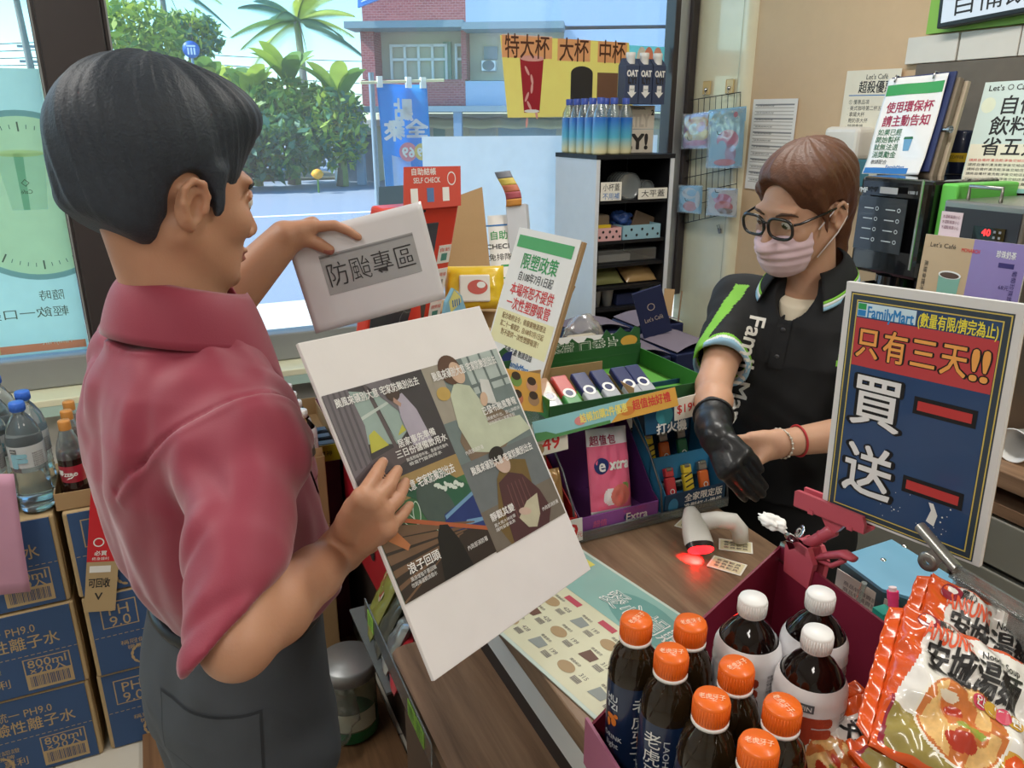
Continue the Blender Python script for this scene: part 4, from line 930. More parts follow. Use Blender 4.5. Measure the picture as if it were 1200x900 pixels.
def pbend(q): q = q.copy(); q[:, 2] += np.array([pc(a, c) for a, c in q[:, :2]]) + .0014; return q
b.text('\u9632\u98b1\u5c08\u5340', None, .007, .003, .040, mat('outline glyph', '#3e3d3f', .4), w=.134, bold=-.008, z=.001, bend=pbend); b.build('sheet', T)

# policy sign on the rack
PS = fr((.6916, 1.3993, 1.3675), (.1638, -.9863, -.018), (.3171, .0353, .9477)); w2, h2 = .21, .297
T = thing('policy_sign', 'white sign about the plastic straw ban with green heading on a cardboard stand', 'sign', M=PS)
ysoft = mat('print pale yellow', '#eee6b5', .6); tan = mat('ink tan', '#8f6a3d', .6)
b = MB(PS); b.box((0, 0, 0), (w2, h2, .0012), paper)
b.rect(-.095, .108, .092, .134, mat('band green', '#57a868', .6), None, .0012).rect(-.1, -.10, .1, -.028, ysoft, None, .0009)
b.text('\u9650\u5851\u653f\u7b56', None, 0, .082, .036, greeni, w=.122, bold=.018, z=.0014).text('\u81ea108\u5e747\u67081\u65e5\u8d77', None, 0, .050, .022, ink, w=.118, bold=.005, z=.0014)
b.text('\u672c\u5834\u6240\u6055\u4e0d\u63d0\u4f9b', None, 0, .020, .028, redi, w=.150, bold=.016, z=.0014).text('\u4e00\u6b21\u6027\u5851\u81a0\u5438\u7ba1', None, 0, -.010, .028, redi, w=.152, bold=.016, z=.0014)
for k, s in enumerate(('\u914d\u5408\u653f\u5e9c\u6cd5\u4ee4\uff0c\u4f9d\u5ee2\u68c4\u7269\u6e05\u7406\u6cd5', '\u7b2c\u4e8c\u5341\u4e00\u689d\u898f\u5b9a\uff0c\u81ea108\u5e747\u67081\u65e5\u8d77', '\u5c0d\u4e0d\u63d0\u4f9b\u4e00\u6b21\u6027\u5851\u81a0\u5438\u7ba1\uff01')): b.text(s, None, 0, -.040 - .017 * k, .014, tan, w=.155 - .02 * (k == 2), bold=.01, z=.0014)
b.text('\u4e0d\u4fbf\u4e4b\u8655 \u656c\u8acb\u898b\u8ad2', None, .01, -.106, .015, ink, w=.10, bold=.01, z=.0014).text('FamilyMart', None, .025, -.130, .018, bluei, w=.07, bold=.02, z=.0014)
b.rect(.06, -.145, .1, -.137, bluei, None, .0014); b.build('printed_sheet', T)
b = MB(PS); b.box((.003, -.004, -.006), (w2 + .006, h2 + .004, .009), kraft, bev=.001); b.build('backing_board', T)
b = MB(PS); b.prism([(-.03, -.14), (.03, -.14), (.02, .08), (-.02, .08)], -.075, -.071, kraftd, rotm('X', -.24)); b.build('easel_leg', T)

# promotion sign on its pink clamp stand
GM0 = fr(wcen((.9742, .7061, 1.3106), .84), (.1671, -.9851, .0408), (.0098, .043, .999)); gw, gh = .25, .374
GM = GM0.copy(); GM[:3, :3] *= .84      # drawn at B4 size, built at its real A4 size
T = thing('promotion_sign', 'navy promotion board with white and orange characters standing at the right', 'sign', M=GM0)
navb = mat('board navy', '#27456f', .35, coat=.3); navd = mat('board dark band', '#34404c', .4); gold = mat('board gold line', '#d3bd62', .45); bred = mat('board red', '#bf4246', .4); orange = mat('letter orange', '#f0a655', .45); lblack = mat('letter outline black', '#141418', .45); yell = mat('letter yellow', '#efe04a', .45); lred = mat('stroke red', '#c03a3a', .4); cyanw = mat('logo pale blue', '#cfe6f2', .4); fgreen = mat('logo green', '#2f9f57', .4); fblue = mat('logo blue', '#2f86c8', .4)
b = MB(GM); b.box((0, 0, -.0045), (gw, gh, .009), mat('board white edge', '#dcdad8', .5), bev=.0008); b.box((0, 0, -.0105), (gw - .002, gh - .002, .003), kraft); b.build('board', T)
X0, X1, Y0, Y1 = -gw / 2 + .010, gw / 2 - .010, -gh / 2 + .004, gh / 2 - .014
b = MB(GM); b.rect(X0, Y0, X1, Y1, navd, None, .0003)
for k, d in enumerate((.002, .011)):
    for (a, c, e, f) in ((X0 + d, Y0 + d, X1 - d, Y0 + d + .0018), (X0 + d, Y1 - d - .0018, X1 - d, Y1 - d), (X0 + d, Y0 + d, X0 + d + .0018, Y1 - d), (X1 - d - .0018, Y0 + d, X1 - d, Y1 - d)): b.rect(a, c, e, f, gold, None, .0006)
b.rect(X0 + .0135, Y0 + .0135, X1 - .0135, Y1 - .0135, navb, None, .0006)
ix0, ix1, iy1 = X0 + .0135, X1 - .0135, Y1 - .0135
b.rect(ix0, iy1 - .022, ix0 + .090, iy1 - .001, cyanw, None, .0009).rect(ix0 + .001, iy1 - .011, ix0 + .014, iy1 - .002, fgreen, None, .0012).rect(ix0 + .001, iy1 - .021, ix0 + .014, iy1 - .012, fblue, None, .0012)
b.text('FamilyMart', None, ix0 + .052, iy1 - .013, .024, fblue, w=.070, bold=.03, z=.0012).text('(\u6578\u91cf\u6709\u9650/\u64e0\u5b8c\u70ba\u6b62)', None, ix0 + .147, iy1 - .013, .022, yell, w=.107, bold=.02, z=.0012)
b.rect(ix0, iy1 - .098, ix1, iy1 - .024, bred, None, .0009)
def outl(t, x, y, hh, ww, m, bd=.022, ob=.055):
    q = ww * 1.10; b.text(t, None, x, y, hh, lblack, w=q, bold=ob, z=.0012); b.text(t, None, x, y, hh, m, w=ww, bold=bd, z=.0016)
for k, c in enumerate('\u53ea\u6709\u4e09\u5929'): outl(c, ix0 + .023 + .0425 * k, iy1 - .061, .050, .034, orange)
outl('!', ix1 - .025, iy1 - .061, .062, .009, orange, .022, .055); outl('!', ix1 - .011, iy1 - .061, .062, .009, orange, .022, .055)
outl('\u8cb7', ix0 + .048, iy1 - .150, .088, .078, mat('letter white', '#e8e6e6', .45), .022, .055); outl('\u9001', ix0 + .048, iy1 - .262, .088, .078, mat('letter white', '#e8e6e6', .45), .022, .055)
for yy in (-.137, -.260):
    b.rect(ix0 + .104, iy1 + yy - .013, ix0 + .192, iy1 + yy + .013, lblack, None, .0012).rect(ix0 + .110, iy1 + yy - .007, ix0 + .186, iy1 + yy + .007, lred, None, .0016)
for k in range(26):
    x = ix0 + .07 + rng.random() * .11; y = Y0 + .018 + rng.random() * .05; r_ = .0006 + .0012 * rng.random() ** 3; b.ell(x, y, r_, r_, white, None, .0013, 8)
b.flat([(ix0 + .146, Y0 + .036), (ix0 + .158, Y0 + .032), (ix0 + .161, Y0 + .050), (ix0 + .153, Y0 + .066), (ix0 + .146, Y0 + .066), (ix0 + .151, Y0 + .055)], white, None, .0013)
b.build('printed_face', T)
# ---------------------------------------------------------------- maroon tray, bottles, noodles, clamp stand
CT = .96
A0 = at(915, 640, z=1.12); A1 = at(690, 862, z=1.0); A2 = at(1060, 748, z=1.12)
ey = unit(V(A2[0] - A0[0], A2[1] - A0[1], 0)); ex = unit(V(A1[0] - A0[0], A1[1] - A0[1], 0)); ex = unit(ex - ey * (ex @ ey))     # ex towards the customer, ey along the back wall to the right
TL_, TW_ = .38, .60
TM = fr((A0[0], A0[1], CT + .001), ey, -ex)          # x along back wall, -y towards the customer
maroon = mat('maroon card', '#7a2036', .45, coat=.2); maroonl = mat('maroon card edge', '#a05060', .6); pinkin = mat('card pink outside', '#b06a86', .5)
T = thing('display_tray', 'maroon cardboard display tray holding bottles and noodle packs on the counter', 'tray', M=TM)
t = .004; zb = .16
q_ = np.linalg.inv(TM) @ np.append(A1, 1); XL = float(q_[0]) + (TL_ + q_[1]) * float(q_[0] / q_[1]) * -1
b = MB(TM); b.prism([(0, 0), (TW_, 0), (TW_, -TL_), (XL, -TL_)], .0005, .0035, maroon); b.build('bottom', T)
b = MB(TM); b.box((TW_ / 2, 0, zb / 2), (TW_, t, zb), maroon); b.build('back_wall', T)
b = MB(TM); b.box(((TW_ + XL) / 2, -TL_, .035), (TW_ - XL, t, .07), pinkin); b.build('front_lip', T)
for x in (0, TW_):
    b = MB(TM); P = [(0, 0), (-TL_, 0), (-TL_, .05), (-TL_ + .05, .07), (0, zb)]
    sk = XL / -TL_ if x == 0 else 0; b.add([(x + sk * y - t / 2, y, z) for y, z in P] + [(x + sk * y + t / 2, y, z) for y, z in P], [(0, 1, 2, 3, 4), (9, 8, 7, 6, 5)] + [(i, i + 5, (i + 1) % 5 + 5, (i + 1) % 5) for i in range(5)], maroon); b.build('side_wall', T)
ZB = CT + .0045
# energy drink bottles
ocap = mat('orange cap', '#ee6d1e', .38, coat=.2); neckw = mat('neck ring white', '#eceae6', .4); lab_d = mat('label navy', '#182a4a', .3, coat=.6); liqd = mat('dark tea liquid', '#3a2a18', .08, trans=.55, ior=1.35, coat=.5); orp2 = mat('label orange', '#e07b2a', .4); silver = mat('label silver', '#ced3d6', .35)
def cylbend(R):
    """wrap flat (x,y) print round a bottle of radius R, x = arc, y = height"""
    def f(q):
        o = q.copy(); a = q[:, 0] / R; o[:, 0] = (R + q[:, 2]) * np.sin(a); o[:, 1] = -(R + q[:, 2]) * np.cos(a); o[:, 2] = q[:, 1]; return o
    return f
def capbend(r, z0): 
    return lambda q: np.stack([q[:, 0], q[:, 1], z0 + q[:, 2]], 1)
def energy(M, lab, grp=None):
    T = thing('drink_bottle', lab, 'bottle', M=M, group=grp); R = .0305
    b = MB(M); b.lathe([(0, 0), (.026, 0), (.030, .006), (.0305, .02), (.029, .03), (.0305, .045), (.0305, .128), (.030, .135)], lab_d, None, 30)
    cb = cylbend(.0309)
    for a0 in (-.9, 2.24):
        for k, ch in enumerate('\u8001\u864e\u7259\u5b50'): b.text(ch, None, a0 * R + .009, .114 - .023 * k, .023, white, bold=.0, z=.0004, bend=cb)
        b.text('LAOHU YATZI', None, a0 * R + .026, .075, .0095, silver, w=.085, bold=.015, z=.0004, rot=-math.pi / 2, bend=cb)
        b.text('HU', None, a0 * R - .028, .115, .012, silver, bold=.03, z=.0004, bend=cb).text('TZI', None, a0 * R - .028, .104, .012, silver, bold=.03, z=.0004, bend=cb)
        b.text('DRINK', None, a0 * R - .025, .060, .009, silver, bold=.02, z=.0004, bend=cb).text('light', None, a0 * R - .025, .049, .011, silver, bold=.02, z=.0004, bend=cb)
        for (x, y, rx, ry) in ((-.029, .088, .006, .004), (-.024, .082, .004, .006), (-.032, .078, .003, .006), (-.021, .091, .003, .003)):
            P = np.array([(a0 * R + x + rx * math.cos(q), y + ry * math.sin(q), .0004) for q in np.linspace(0, 6.283, 12)[:-1]]); b.add(cb(P), [tuple(range(11))], orp2)
    b.build('label', T)
    b = MB(M); b.lathe([(.030, .135), (.0302, .142), (.028, .156), (.0225, .171), (.0145, .181), (.0135, .186)], liqd, None, 30)
    for k in range(8):
        a = k * .785; b.tube([(.0304 * math.cos(a), .0304 * math.sin(a), .142), (.0255 * math.cos(a + .25), .0255 * math.sin(a + .25), .164), (.017 * math.cos(a + .4), .017 * math.sin(a + .4), .179)], .0007, liqd, 5)
    b.build('shoulder', T)
    b = MB(M); b.lathe([(.0165, .1835), (.019, .184), (.019, .187), (.0175, .188)], neckw, None, 26); b.build('neck_ring', T)
    b = MB(M); b.lathe([(.0178, .1875), (.0185, .19), (.0185, .209), (.0172, .2125), (0, .2128)], ocap, None, 30)
    for k in range(40):
        a = k * math.pi / 20; b.tube([(.0186 * math.cos(a), .0186 * math.sin(a), .190), (.0186 * math.cos(a), .0186 * math.sin(a), .208)], .0004, ocap, 4)
    b.text('\u8001\u864e\u7259\u5b50', None, 0, 0, .0085, mat('cap print', '#f7c9a6', .5), w=.026, bold=.01, z=.2133); b.build('cap', T)
    return T
E0 = None
eb = [((739, 722), .36, 'orange capped bottle at the far left corner of the tray by the price leaflet'), ((808, 735), -.2, 'orange capped bottle in the tray second from the left along its back left wall'), ((787, 770), -.54, 'orange capped bottle right of the far left one, its white characters running down'), ((863, 786), .1, 'orange capped bottle in the tray nearest the white capped bottles'), ((834, 824), -.65, 'orange capped bottle in the middle of the tray front row'), ((917, 832), -1.6, 'orange capped bottle at the right of the tray beside the low noodle pack'), ((889, 877), -.7, 'orange capped bottle closest to the camera at the bottom edge')]
tb = [((890, 697), -.50, 'white capped black tea bottle in the tray left of the other two'), ((959, 693), -.55, 'white capped black tea bottle at the back by the pink clamp stand'), ((957, 731), -.28, 'white capped black tea bottle in front, its label showing small print')]
EPOS = np.array([at(*q[0], z=ZB + .205)[:2] for q in eb] + [at(*q[0], z=ZB + .245)[:2] for q in tb]); ER = np.array([.0311] * 7 + [.0392] * 3)
for it in range(400):                    # settle the bottles so that none touches another or the tray walls
    for i in range(10):
        for j in range(i):
            d = EPOS[i] - EPOS[j]; L = np.linalg.norm(d); m = ER[i] + ER[j]
            if L < m: d = d / L * (m - L) * .5; EPOS[i] += d; EPOS[j] -= d
    for i in range(10):
        q = np.linalg.inv(TM) @ np.array([EPOS[i][0], EPOS[i][1], 0, 1]); lim = XL * q[1] / -TL_ + ER[i] * 1.12 + .004
        if q[0] < lim: EPOS[i] += TM[:2, 0] * (lim - q[0])
        if q[1] > -ER[i] - .004: EPOS[i] -= TM[:2, 1] * (q[1] + ER[i] + .004)
        if q[1] < -TL_ + ER[i] + .004: EPOS[i] += TM[:2, 1] * (-TL_ + ER[i] + .004 - q[1])
for k, ((px, py), rz, lab) in enumerate(eb):
    M = tr(EPOS[k][0], EPOS[k][1], ZB, rz)
    if E0 is None: E0 = energy(M, lab, 'orange capped energy drinks')
    else: dup(E0, M, lab)
# white capped black tea bottles
wcap = mat('white cap', '#efeeec', .4); tea = mat('black tea liquid', '#1d1110', .06, trans=.35, ior=1.34, coat=.6); labw = mat('white ribbed label', '#eceaeb', .35, coat=.3); blue_g = mat('label brand grey', '#5b5f63', .4); brick2 = mat('label rust red', '#b9482f', .4); small = mat('label small print', '#6d6668', .5)
def teabottle(M, lab, grp, water=False, s=1.0):
    M0 = M; M = M @ np.diag([s, s, s, 1]) if s != 1 else M
    T = thing('water_bottle' if water else 'tea_bottle', lab, 'bottle', M=M0, group=grp)
    R = .044; lm = labw
    if water:
        pet = mat('clear water', '#e6f2f6', .03, trans=.92, ior=1.25, coat=.3)
        b = MB(M); pr = [(0, 0), (.036, 0), (.042, .006)]
        for k in range(9): pr += [(.0435, .014 + .012 * k), (.0415, .020 + .012 * k)]
        pr += [(.0435, .126), (.0435, .20), (.043, .215), (.036, .242), (.022, .268), (.0145, .278), (.0135, .286)]
        b.lathe(pr, pet, None, 26); b.build('bottle', T); z0, z1, ec = .135, .196, mat('letter pale blue', '#8fc2cf', .5)
        b = MB(M); b.lathe([(.0442, z0), (.0442, z1)], mat('pale film label', '#e9eeee', .3, transl=.3), None, 30)
        cz_, lett = .286, .05
    else:
        b = MB(M); b.lathe([(0, 0), (.036, 0), (.043, .006), (.0432, .085), (.0432, .185), (.0415, .200), (.036, .216), (.024, .234), (.0155, .243), (.0135, .250)], tea, None, 30); b.build('bottle', T); z0, z1, ec = .08, .203, brick2
        b = MB(M); pr = [(.0436, z0)]
        for k in range(6): pr += [(.0447, z0 + .008 + .018 * k), (.0447, z0 + .012 + .018 * k), (.0434, z0 + .0165 + .018 * k)]
        pr += [(.0444, z1 - .010), (.0430, z1), (.0385, z1 + .010)]
        b.lathe(pr, lm, None, 34); cz_, lett = .250, .058
    cb = cylbend(.0449)
    for a0 in (-.35, 2.6):
        b.text('F', None, a0 * R, z1 - (.046 if not water else .040), lett, ec, bold=.10, z=.0004, bend=cb, w=.034)
        P = np.array([(a0 * R - .012 + x, z1 - (.010 if not water else .012) + y, .0005) for x in np.linspace(-.009, .009, 9) for y in (-.006, .006)]); b.add(cb(P), [(2 * i, 2 * i + 2, 2 * i + 3, 2 * i + 1) for i in range(8)], blue_g); b.text('FIN', None, a0 * R - .012, z1 - (.010 if not water else .012), .009, white, bold=.02, z=.0010, bend=cb)
        for k in range(9): b.text('\u54c1\u540d\u98f2\u7528\u6c34\u6210\u5206\u6a19\u793a' if k % 2 else '\u71df\u990a\u6a19\u793a\u6bcf\u4efd\u9812', None, a0 * R + .048, z1 - .022 - .0058 * k, .005, small, w=.03, z=.0004, bend=cb)
    b.build('label', T)
    cm = mat('blue cap', '#3f73d6', .4) if water else wcap
    b = MB(M); z = cz_; b.lathe([(.0165, z - .002), (.0185, z), (.0185, z + .02), (.0172, z + .0235), (0, z + .0238)], cm, None, 28)
    for k in range(36):
        a = k * math.pi / 18; b.tube([(.0186 * math.cos(a), .0186 * math.sin(a), z + .002), (.0186 * math.cos(a), .0186 * math.sin(a), z + .019)], .0005, cm, 4)
    b.build('cap', T)
    return T
F0 = None
TS = np.eye(4); TS[:3, :3] *= .88
for k, ((px, py), rz, lab) in enumerate(tb):
    M = tr(EPOS[7 + k][0], EPOS[7 + k][1], ZB, rz)
    if F0 is None: F0 = teabottle(M, lab, 'white capped tea bottles in the tray', s=.88)
    else: dup(F0, M, lab)

# noodle multipacks in the tray
nwh = mat('noodle pack white', '#e6e2dc', .22, coat=.7); nor = mat('noodle pack orange', '#d9561f', .22, coat=.7); ngd = mat('noodle pack gold', '#c99a3c', .22, coat=.7); nbr = mat('noodle picture broth', '#c8743a', .3, coat=.6, var=.35, scale=90); nnd = mat('noodle picture noodles', '#e3b877', .3, coat=.6, var=.3, scale=160); nred = mat('noodle picture red', '#b93a26', .3, coat=.6); ngr = mat('noodle picture green', '#8c9a3c', .3, coat=.6, var=.3, scale=120); ncl = mat('noodle pale shell', '#e4d9c4', .3, coat=.6); ngl = mat('noodle bowl rim', '#e9e3d6', .2, coat=.8); nmg = mat('brand dark red', '#8c1d33', .3, coat=.6); nbk = mat('brush black', '#222020', .4); ncav = mat('noodle pack olive', '#9a8a4a', .25, coat=.7, var=.3, scale=60)
def noodle(M, w, h, t, lab, seed):
    T = thing('noodle_pack', lab, 'noodle pack', M=M, group=None); N = 110
    f = pillow_fn(w, h, t, 3.2, .010, seed); f0 = f
    def f(u, v, s):                       # loose film: ridges fanning from the crimped ends
        x, y, z = f0(u, v, s); e = max(0, abs(u * 2 - 1) - .55) / .45; return (x, y, z + s * .002 * math.sin(v * 46 + 3 * math.sin(u * 9)) * e + s * .002 * math.sin(u * 31 + v * 17) * (1 - abs(u * 2 - 1)))
    def col(u, v):
        x, y = (u - .5) * 2, (v - .5) * 2
        if abs(x) > .93 or y > .90 + .04 * math.sin(9 * x) or y < -.93: return nor
        if x < -.80 + .10 * math.sin(3 * y): return nor if y > -.35 else nmg
        e = ((x + .02) / .60) ** 2 + ((y + .32) / .52) ** 2
        if e < 1:
            if e > .88: return ngl
            if e > .78: return nbr
            q = float(noise3([np.array(x), np.array(y), np.array(.5)], (5, 5, 1), seed + 7))
            if ((x + .28) / .13) ** 2 + ((y + .12) / .05) ** 2 < 1: return ncl
            if ((x + .15) / .12) ** 2 + ((y + .24) / .06) ** 2 < 1: return nred
            if ((x - .08) / .2) ** 2 + ((y + .38) / .07) ** 2 < 1: return ngr
            if ((x + .02) / .22) ** 2 + ((y + .56) / .09) ** 2 < 1: return nred
            return nnd if q > -.05 else nbr
        if y < -.45 and x < .55: return ncav
        if y < -.62: return nor
        if x > .55 and y < -.35: return nor if (x - .72) ** 2 + (y + .5) ** 2 < .02 else ngd
        return nwh
    b = MB(M); P = [[f(i / N, j / N, 1) for j in range(N + 1)] for i in range(N + 1)]; vs = np.array(P).reshape(-1, 3); grp = {}
    for i in range(N):
        for j in range(N): grp.setdefault(col((i + .5) / N, (j + .5) / N), []).append((i * (N + 1) + j, (i + 1) * (N + 1) + j, (i + 1) * (N + 1) + j + 1, i * (N + 1) + j + 1))
    for m, fs in grp.items():
        used = sorted({a for q in fs for a in q}); ix = {a: k for k, a in enumerate(used)}; b.add(vs[used], [tuple(ix[a] for a in q) for q in fs], m, True)
    b.grid(lambda u, v: f(u, 1 - v, -1), 24, 24, nor, True)
    def bend(q):
        o = q.copy()
        for k in range(len(q)):
            u, v = q[k, 0] / w + .5, q[k, 1] / h + .5; o[k] = f(min(max(u, 0), 1), min(max(v, 0), 1), 1); o[k, 2] += q[k, 2]
        return o
    b.text('ANSUNG', None, -w * .19, h * .335, h * .17, mat('letter orange red', '#dd5a35', .35), w=w * .34, bold=.02, z=.0012, bend=bend).text('Noodle Soup', None, w * .17, h * .33, h * .085, nbk, w=w * .26, bold=.015, z=.0012, bend=bend)
    b.text('\u5b89\u57ce\u6e6f\u9eb5', None, w * .0, h * .165, h * .25, nbk, w=w * .62, bold=.03, z=.0014, bend=bend)
    for k, ch in enumerate('\uc548\uc131\ud0d5\uba74'):
        x = w * (.06 + .085 * k); y = h * .005 - .0 * k; q = np.array([(x + .0075 * math.cos(a), y + .0075 * math.sin(a), .0012) for a in np.linspace(0, 6.283, 15)[:-1]]); b.add(bend(q), [tuple(range(14))], (mat('korean dot red', '#c8405a', .35), ngd)[k % 2]); b.text(ch, None, x, y, .011, white, bold=.02, z=.002, bend=bend)
    q = np.array([(-w * .34 + .010 * math.cos(a), h * .40 + .010 * math.sin(a), .0012) for a in np.linspace(0, 6.283, 15)[:-1]]); b.add(bend(q), [tuple(range(14))], nmg); b.text('\u8fb2\u5fc3', None, -w * .22, h * .415, h * .09, nbk, w=w * .11, bold=.02, z=.0012, bend=bend)
    b.build('wrapper', T)
    for sx in (-1, 1):                    # crimped end seals
        b = MB(M); b.grid(lambda u, v: (sx * (w / 2 - .002 + .016 * u), (v - .5) * h * (.96 - .12 * u) , .002 * math.sin(v * 40) * u), 4, 48, nor, True, None, .001); b.build('end_seal', T)
    return T
n1 = unit(ray(1100, 810)) * -1
def npose(tl, trr, bl, d):
    a, c, e = at(*tl, d=d[0]), at(*trr, d=d[1]), at(*bl, d=d[2]); u = c - a; v = a - e; o = (c + e) / 2; return fr(o, u, v), np.linalg.norm(u), np.linalg.norm(v)
NM, nw_, nh_ = npose((1068, 718), (1228, 800), (1008, 862), (.79, .75, .70)); noodle(NM, nw_, nh_ * 1.06, .045, 'large orange and white instant noodle pack with a soup bowl picture in front', 3)
NM, nw2, nh2 = npose((1085, 695), (1238, 775), (1045, 790), (.845, .81, .80)); noodle(NM, nw_, nh_, .04, 'second orange noodle pack tucked behind the large front one', 11)
NM, nw2, nh2 = npose((1000, 795), (1078, 935), (925, 870), (.86, .78, .84)); noodle(NM, nw_ * .98, .115, .04, 'orange noodle pack lying low beside the orange capped bottles', 23)

nq = at(1110, 830, d=.80); n0 = None
for k in range(4):                        # the pile the upper packs rest on
    M = tr(.60 + .004 * k, .335 - .003 * k, ZB + .024 + .043 * k, -1.9 + .05 * k)
    if n0 is None: n0 = noodle(M, .16, .12, .04, 'orange noodle pack lying flat in the pile under the large front pack', 5); n0['group'] = 'noodle packs piled in the tray'
    else: dup(n0, M)
# pink clamp stand gripping the tray wall and the promotion board
pinkc = mat('pink red plastic', '#c25462', .4, coat=.15)
sb = GM0[:3, 3]; su, sv, sn = GM0[:3, 0], GM0[:3, 1], GM0[:3, 2]
jb = sb - sv * (.314 / 2) - su * .085          # middle of the jaw, on the lower left edge of the board
BASE = at(935, 695, x=.792)
T = thing('clamp_stand', 'pink plastic clamp stand on the tray wall gripping the promotion board', 'clamp stand', V(BASE[0], BASE[1], CT + .16))
JM = fr(jb, su, sv)
b = MB(JM); b.prism([(-.058, -.012), (.05, -.012), (.05, .0), (.046, .010), (-.054, .012), (-.058, .010)], .003, .009, pinkc).prism([(-.058, -.012), (.05, -.012), (.05, .010), (-.058, .010)], -.018, -.013, pinkc).box((-.004, -.011, -.005), (.108, .006, .026), pinkc, None, .001)
for x in (-.03, .03): b.box((x, -.012, .008), (.008, .006, .004), pinkc)
b.prism([(-.02, -.012), (.02, -.012), (.006, -.032), (-.006, -.032)], -.012, .002, pinkc); b.build('jaw', T)
jt = jb - sv * .030 - sn * .005
b0_ = V(.796, BASE[1], CT + .185)
b = MB(); b.tube([b0_, b0_ * .6 + jt * .4, b0_ * .35 + jt * .65, jt * .97 + b0_ * .03, jt], [.0085, .0085, .0085, .010, .006], pinkc, 14); b.tube([b0_ * .45 + jt * .55, b0_ * .43 + jt * .57], [.0095, .0095], pinkc, 14); b.build('pole', T)
CMx = fr(V(.796, BASE[1], CT + .15), TM[:3, 0], (0, 0, 1))
b = MB(CMx); b.prism([(-.026, -.02), (.026, -.02), (.03, .022), (.016, .04), (-.016, .04), (-.03, .022)], .004, .012, pinkc).prism([(-.026, -.02), (.026, -.02), (.03, .022), (.016, .04), (-.016, .04), (-.03, .022)], -.018, -.010, pinkc).box((0, .032, -.003), (.03, .016, .03), pinkc, None, .002); b.build('clamp', T)
b = MB(); p0 = CMx @ np.array([.02, .025, -.002, 1]); hp = [p0[:3], p0[:3] + TM[:3, 0] * .02 + V(0, 0, .016), p0[:3] + TM[:3, 0] * .048 + V(0, 0, .034), p0[:3] + TM[:3, 0] * .066 + V(0, 0, .036)]
b.tube(hp, [.007, .009, .010, .007], pinkc, 12, flat=.6); b.tube([p0[:3] + V(0, 0, .0), p0[:3] + TM[:3, 0] * .03 + V(0, 0, .005), p0[:3] + TM[:3, 0] * .05 + V(0, 0, .026)], [.004, .004, .004], pinkc, 8); b.build('lever', T)

# binder clip on the tray corner
q = at(930, 655, x=.797); KM = fr(V(.795, q[1], CT + .161), TM[:3, 0], (0, 0, 1))
T = thing('binder_clip', 'silver bulldog clip gripping the far corner of the tray wall', 'clip', M=KM)
b = MB(KM); b.prism([(-.03, -.022), (.03, -.022), (.024, .006), (-.024, .006)], .0035, .0045, chrome).prism([(-.03, -.022), (.03, -.022), (.024, .006), (-.024, .006)], -.0045, -.0035, chrome).cyl((-.03, -.022, .005), (.03, -.022, .005), .0022, chrome).box((0, .006, 0), (.048, .002, .009), chrome); b.build('jaw', T)
for s_ in (-1, 1):
    b = MB(KM); ang = s_ * .5; Mq = rotm('X', ang) @ rotm('Y', s_ * .35)
    b.box((0, .014, 0), (.012, .022, .0012), chrome, tr(s_ * .006, .004, s_ * .004) @ Mq)
    vs = tr(s_ * .006, .030, s_ * .012) @ Mq; b.lathe([(.004, .001), (.010, .0012), (.012, 0), (.010, -.0012), (.004, -.001), (.0035, 0), (.004, .001)], chrome, vs, 22); b.build('handle', T)
# crumpled receipt behind the clip
crumple((.80, .775, CT + .185), .022, paper, 'receipt', 'crumpled white receipt paper tucked at the tray corner beside the bulldog clip', 'paper', 8, .4, (.7, 1.3, .5))

# pale blue desk case behind the tray wall
bluep = mat('pale blue plastic', '#6fa6c4', .3, coat=.3)
T = thing('blue_case', 'flat pale blue plastic case with rivets behind the tray', 'case', (.9, .6, CT))
P = [at(983, 652, z=1.10), at(1045, 632, z=1.10), at(1140, 690, z=1.10), at(1108, 712, z=1.10), at(1034, 690, z=1.10)]
b = MB(); b.prism([(p[0], p[1]) for p in P], 1.095, 1.1, bluep)
for px, py in ((1035, 656), (1092, 690), (1060, 640)): c = at(px, py, z=1.1); b.lathe([(0, .0022), (.003, .0018), (.0045, 0)], chrome, tr(c[0], c[1], 1.1), 14)
b.build('lid', T)
b = MB(); Q = [(p[0] * .96 + .9 * .04, p[1] * .96 + .6 * .04) for p in P]; b.prism(Q, CT + .001, 1.094, mat('blue case dark', '#44606a', .4, coat=.2)); b.build('body', T)
# marker, teal clip holder, dark sachets
q = at(1047, 735, x=.79); mb_ = V(.792, q[1], CT + .10)
T = thing('pen_holder', 'teal plastic pen holder hooked over the tray wall', 'holder', M=fr(mb_ - V(0, 0, 0), TM[:3, 0], (0, 0, 1))); teal = mat('teal plastic', '#2f9d8c', .4); HM = fr(V(.795, q[1], CT + .13), TM[:3, 0], (0, 0, 1))
b = MB(HM); b.box((0, -.02, -.036), (.062, .06, .003), teal).box((-.031, -.02, -.018), (.003, .06, .036), teal).box((.031, -.02, -.018), (.003, .06, .036), teal).box((0, -.02, -.003), (.062, .06, .003), teal).box((0, -.05, -.018), (.062, .003, .036), teal); b.build('cup', T)
b = MB(HM); b.box((-.022, .032, 0), (.018, .003, .02), teal).box((-.022, .010, .0085), (.018, .044, .003), teal); b.build('hook', T)
c0 = at(1048, 742, x=.812); c1 = at(1046, 688, x=.815); T = thing('marker_pen', 'bright pink marker standing in the teal holder', 'pen', c0); mk = mat('marker pink', '#ee3f78', .4)
b = MB(); b.cyl(c0, c0 * .25 + c1 * .75, .0065, mk, 16); b.build('barrel', T)
b = MB(); b.cyl(c0 * .25 + c1 * .75, c0 * .08 + c1 * .92, .0072, mk, 16).cyl(c0 * .08 + c1 * .92, c1, .005, mat('marker end pale', '#f1d9df', .4), 14); b.build('cap', T)
blackf = mat('black film', '#1b1b1d', .18, coat=.7)
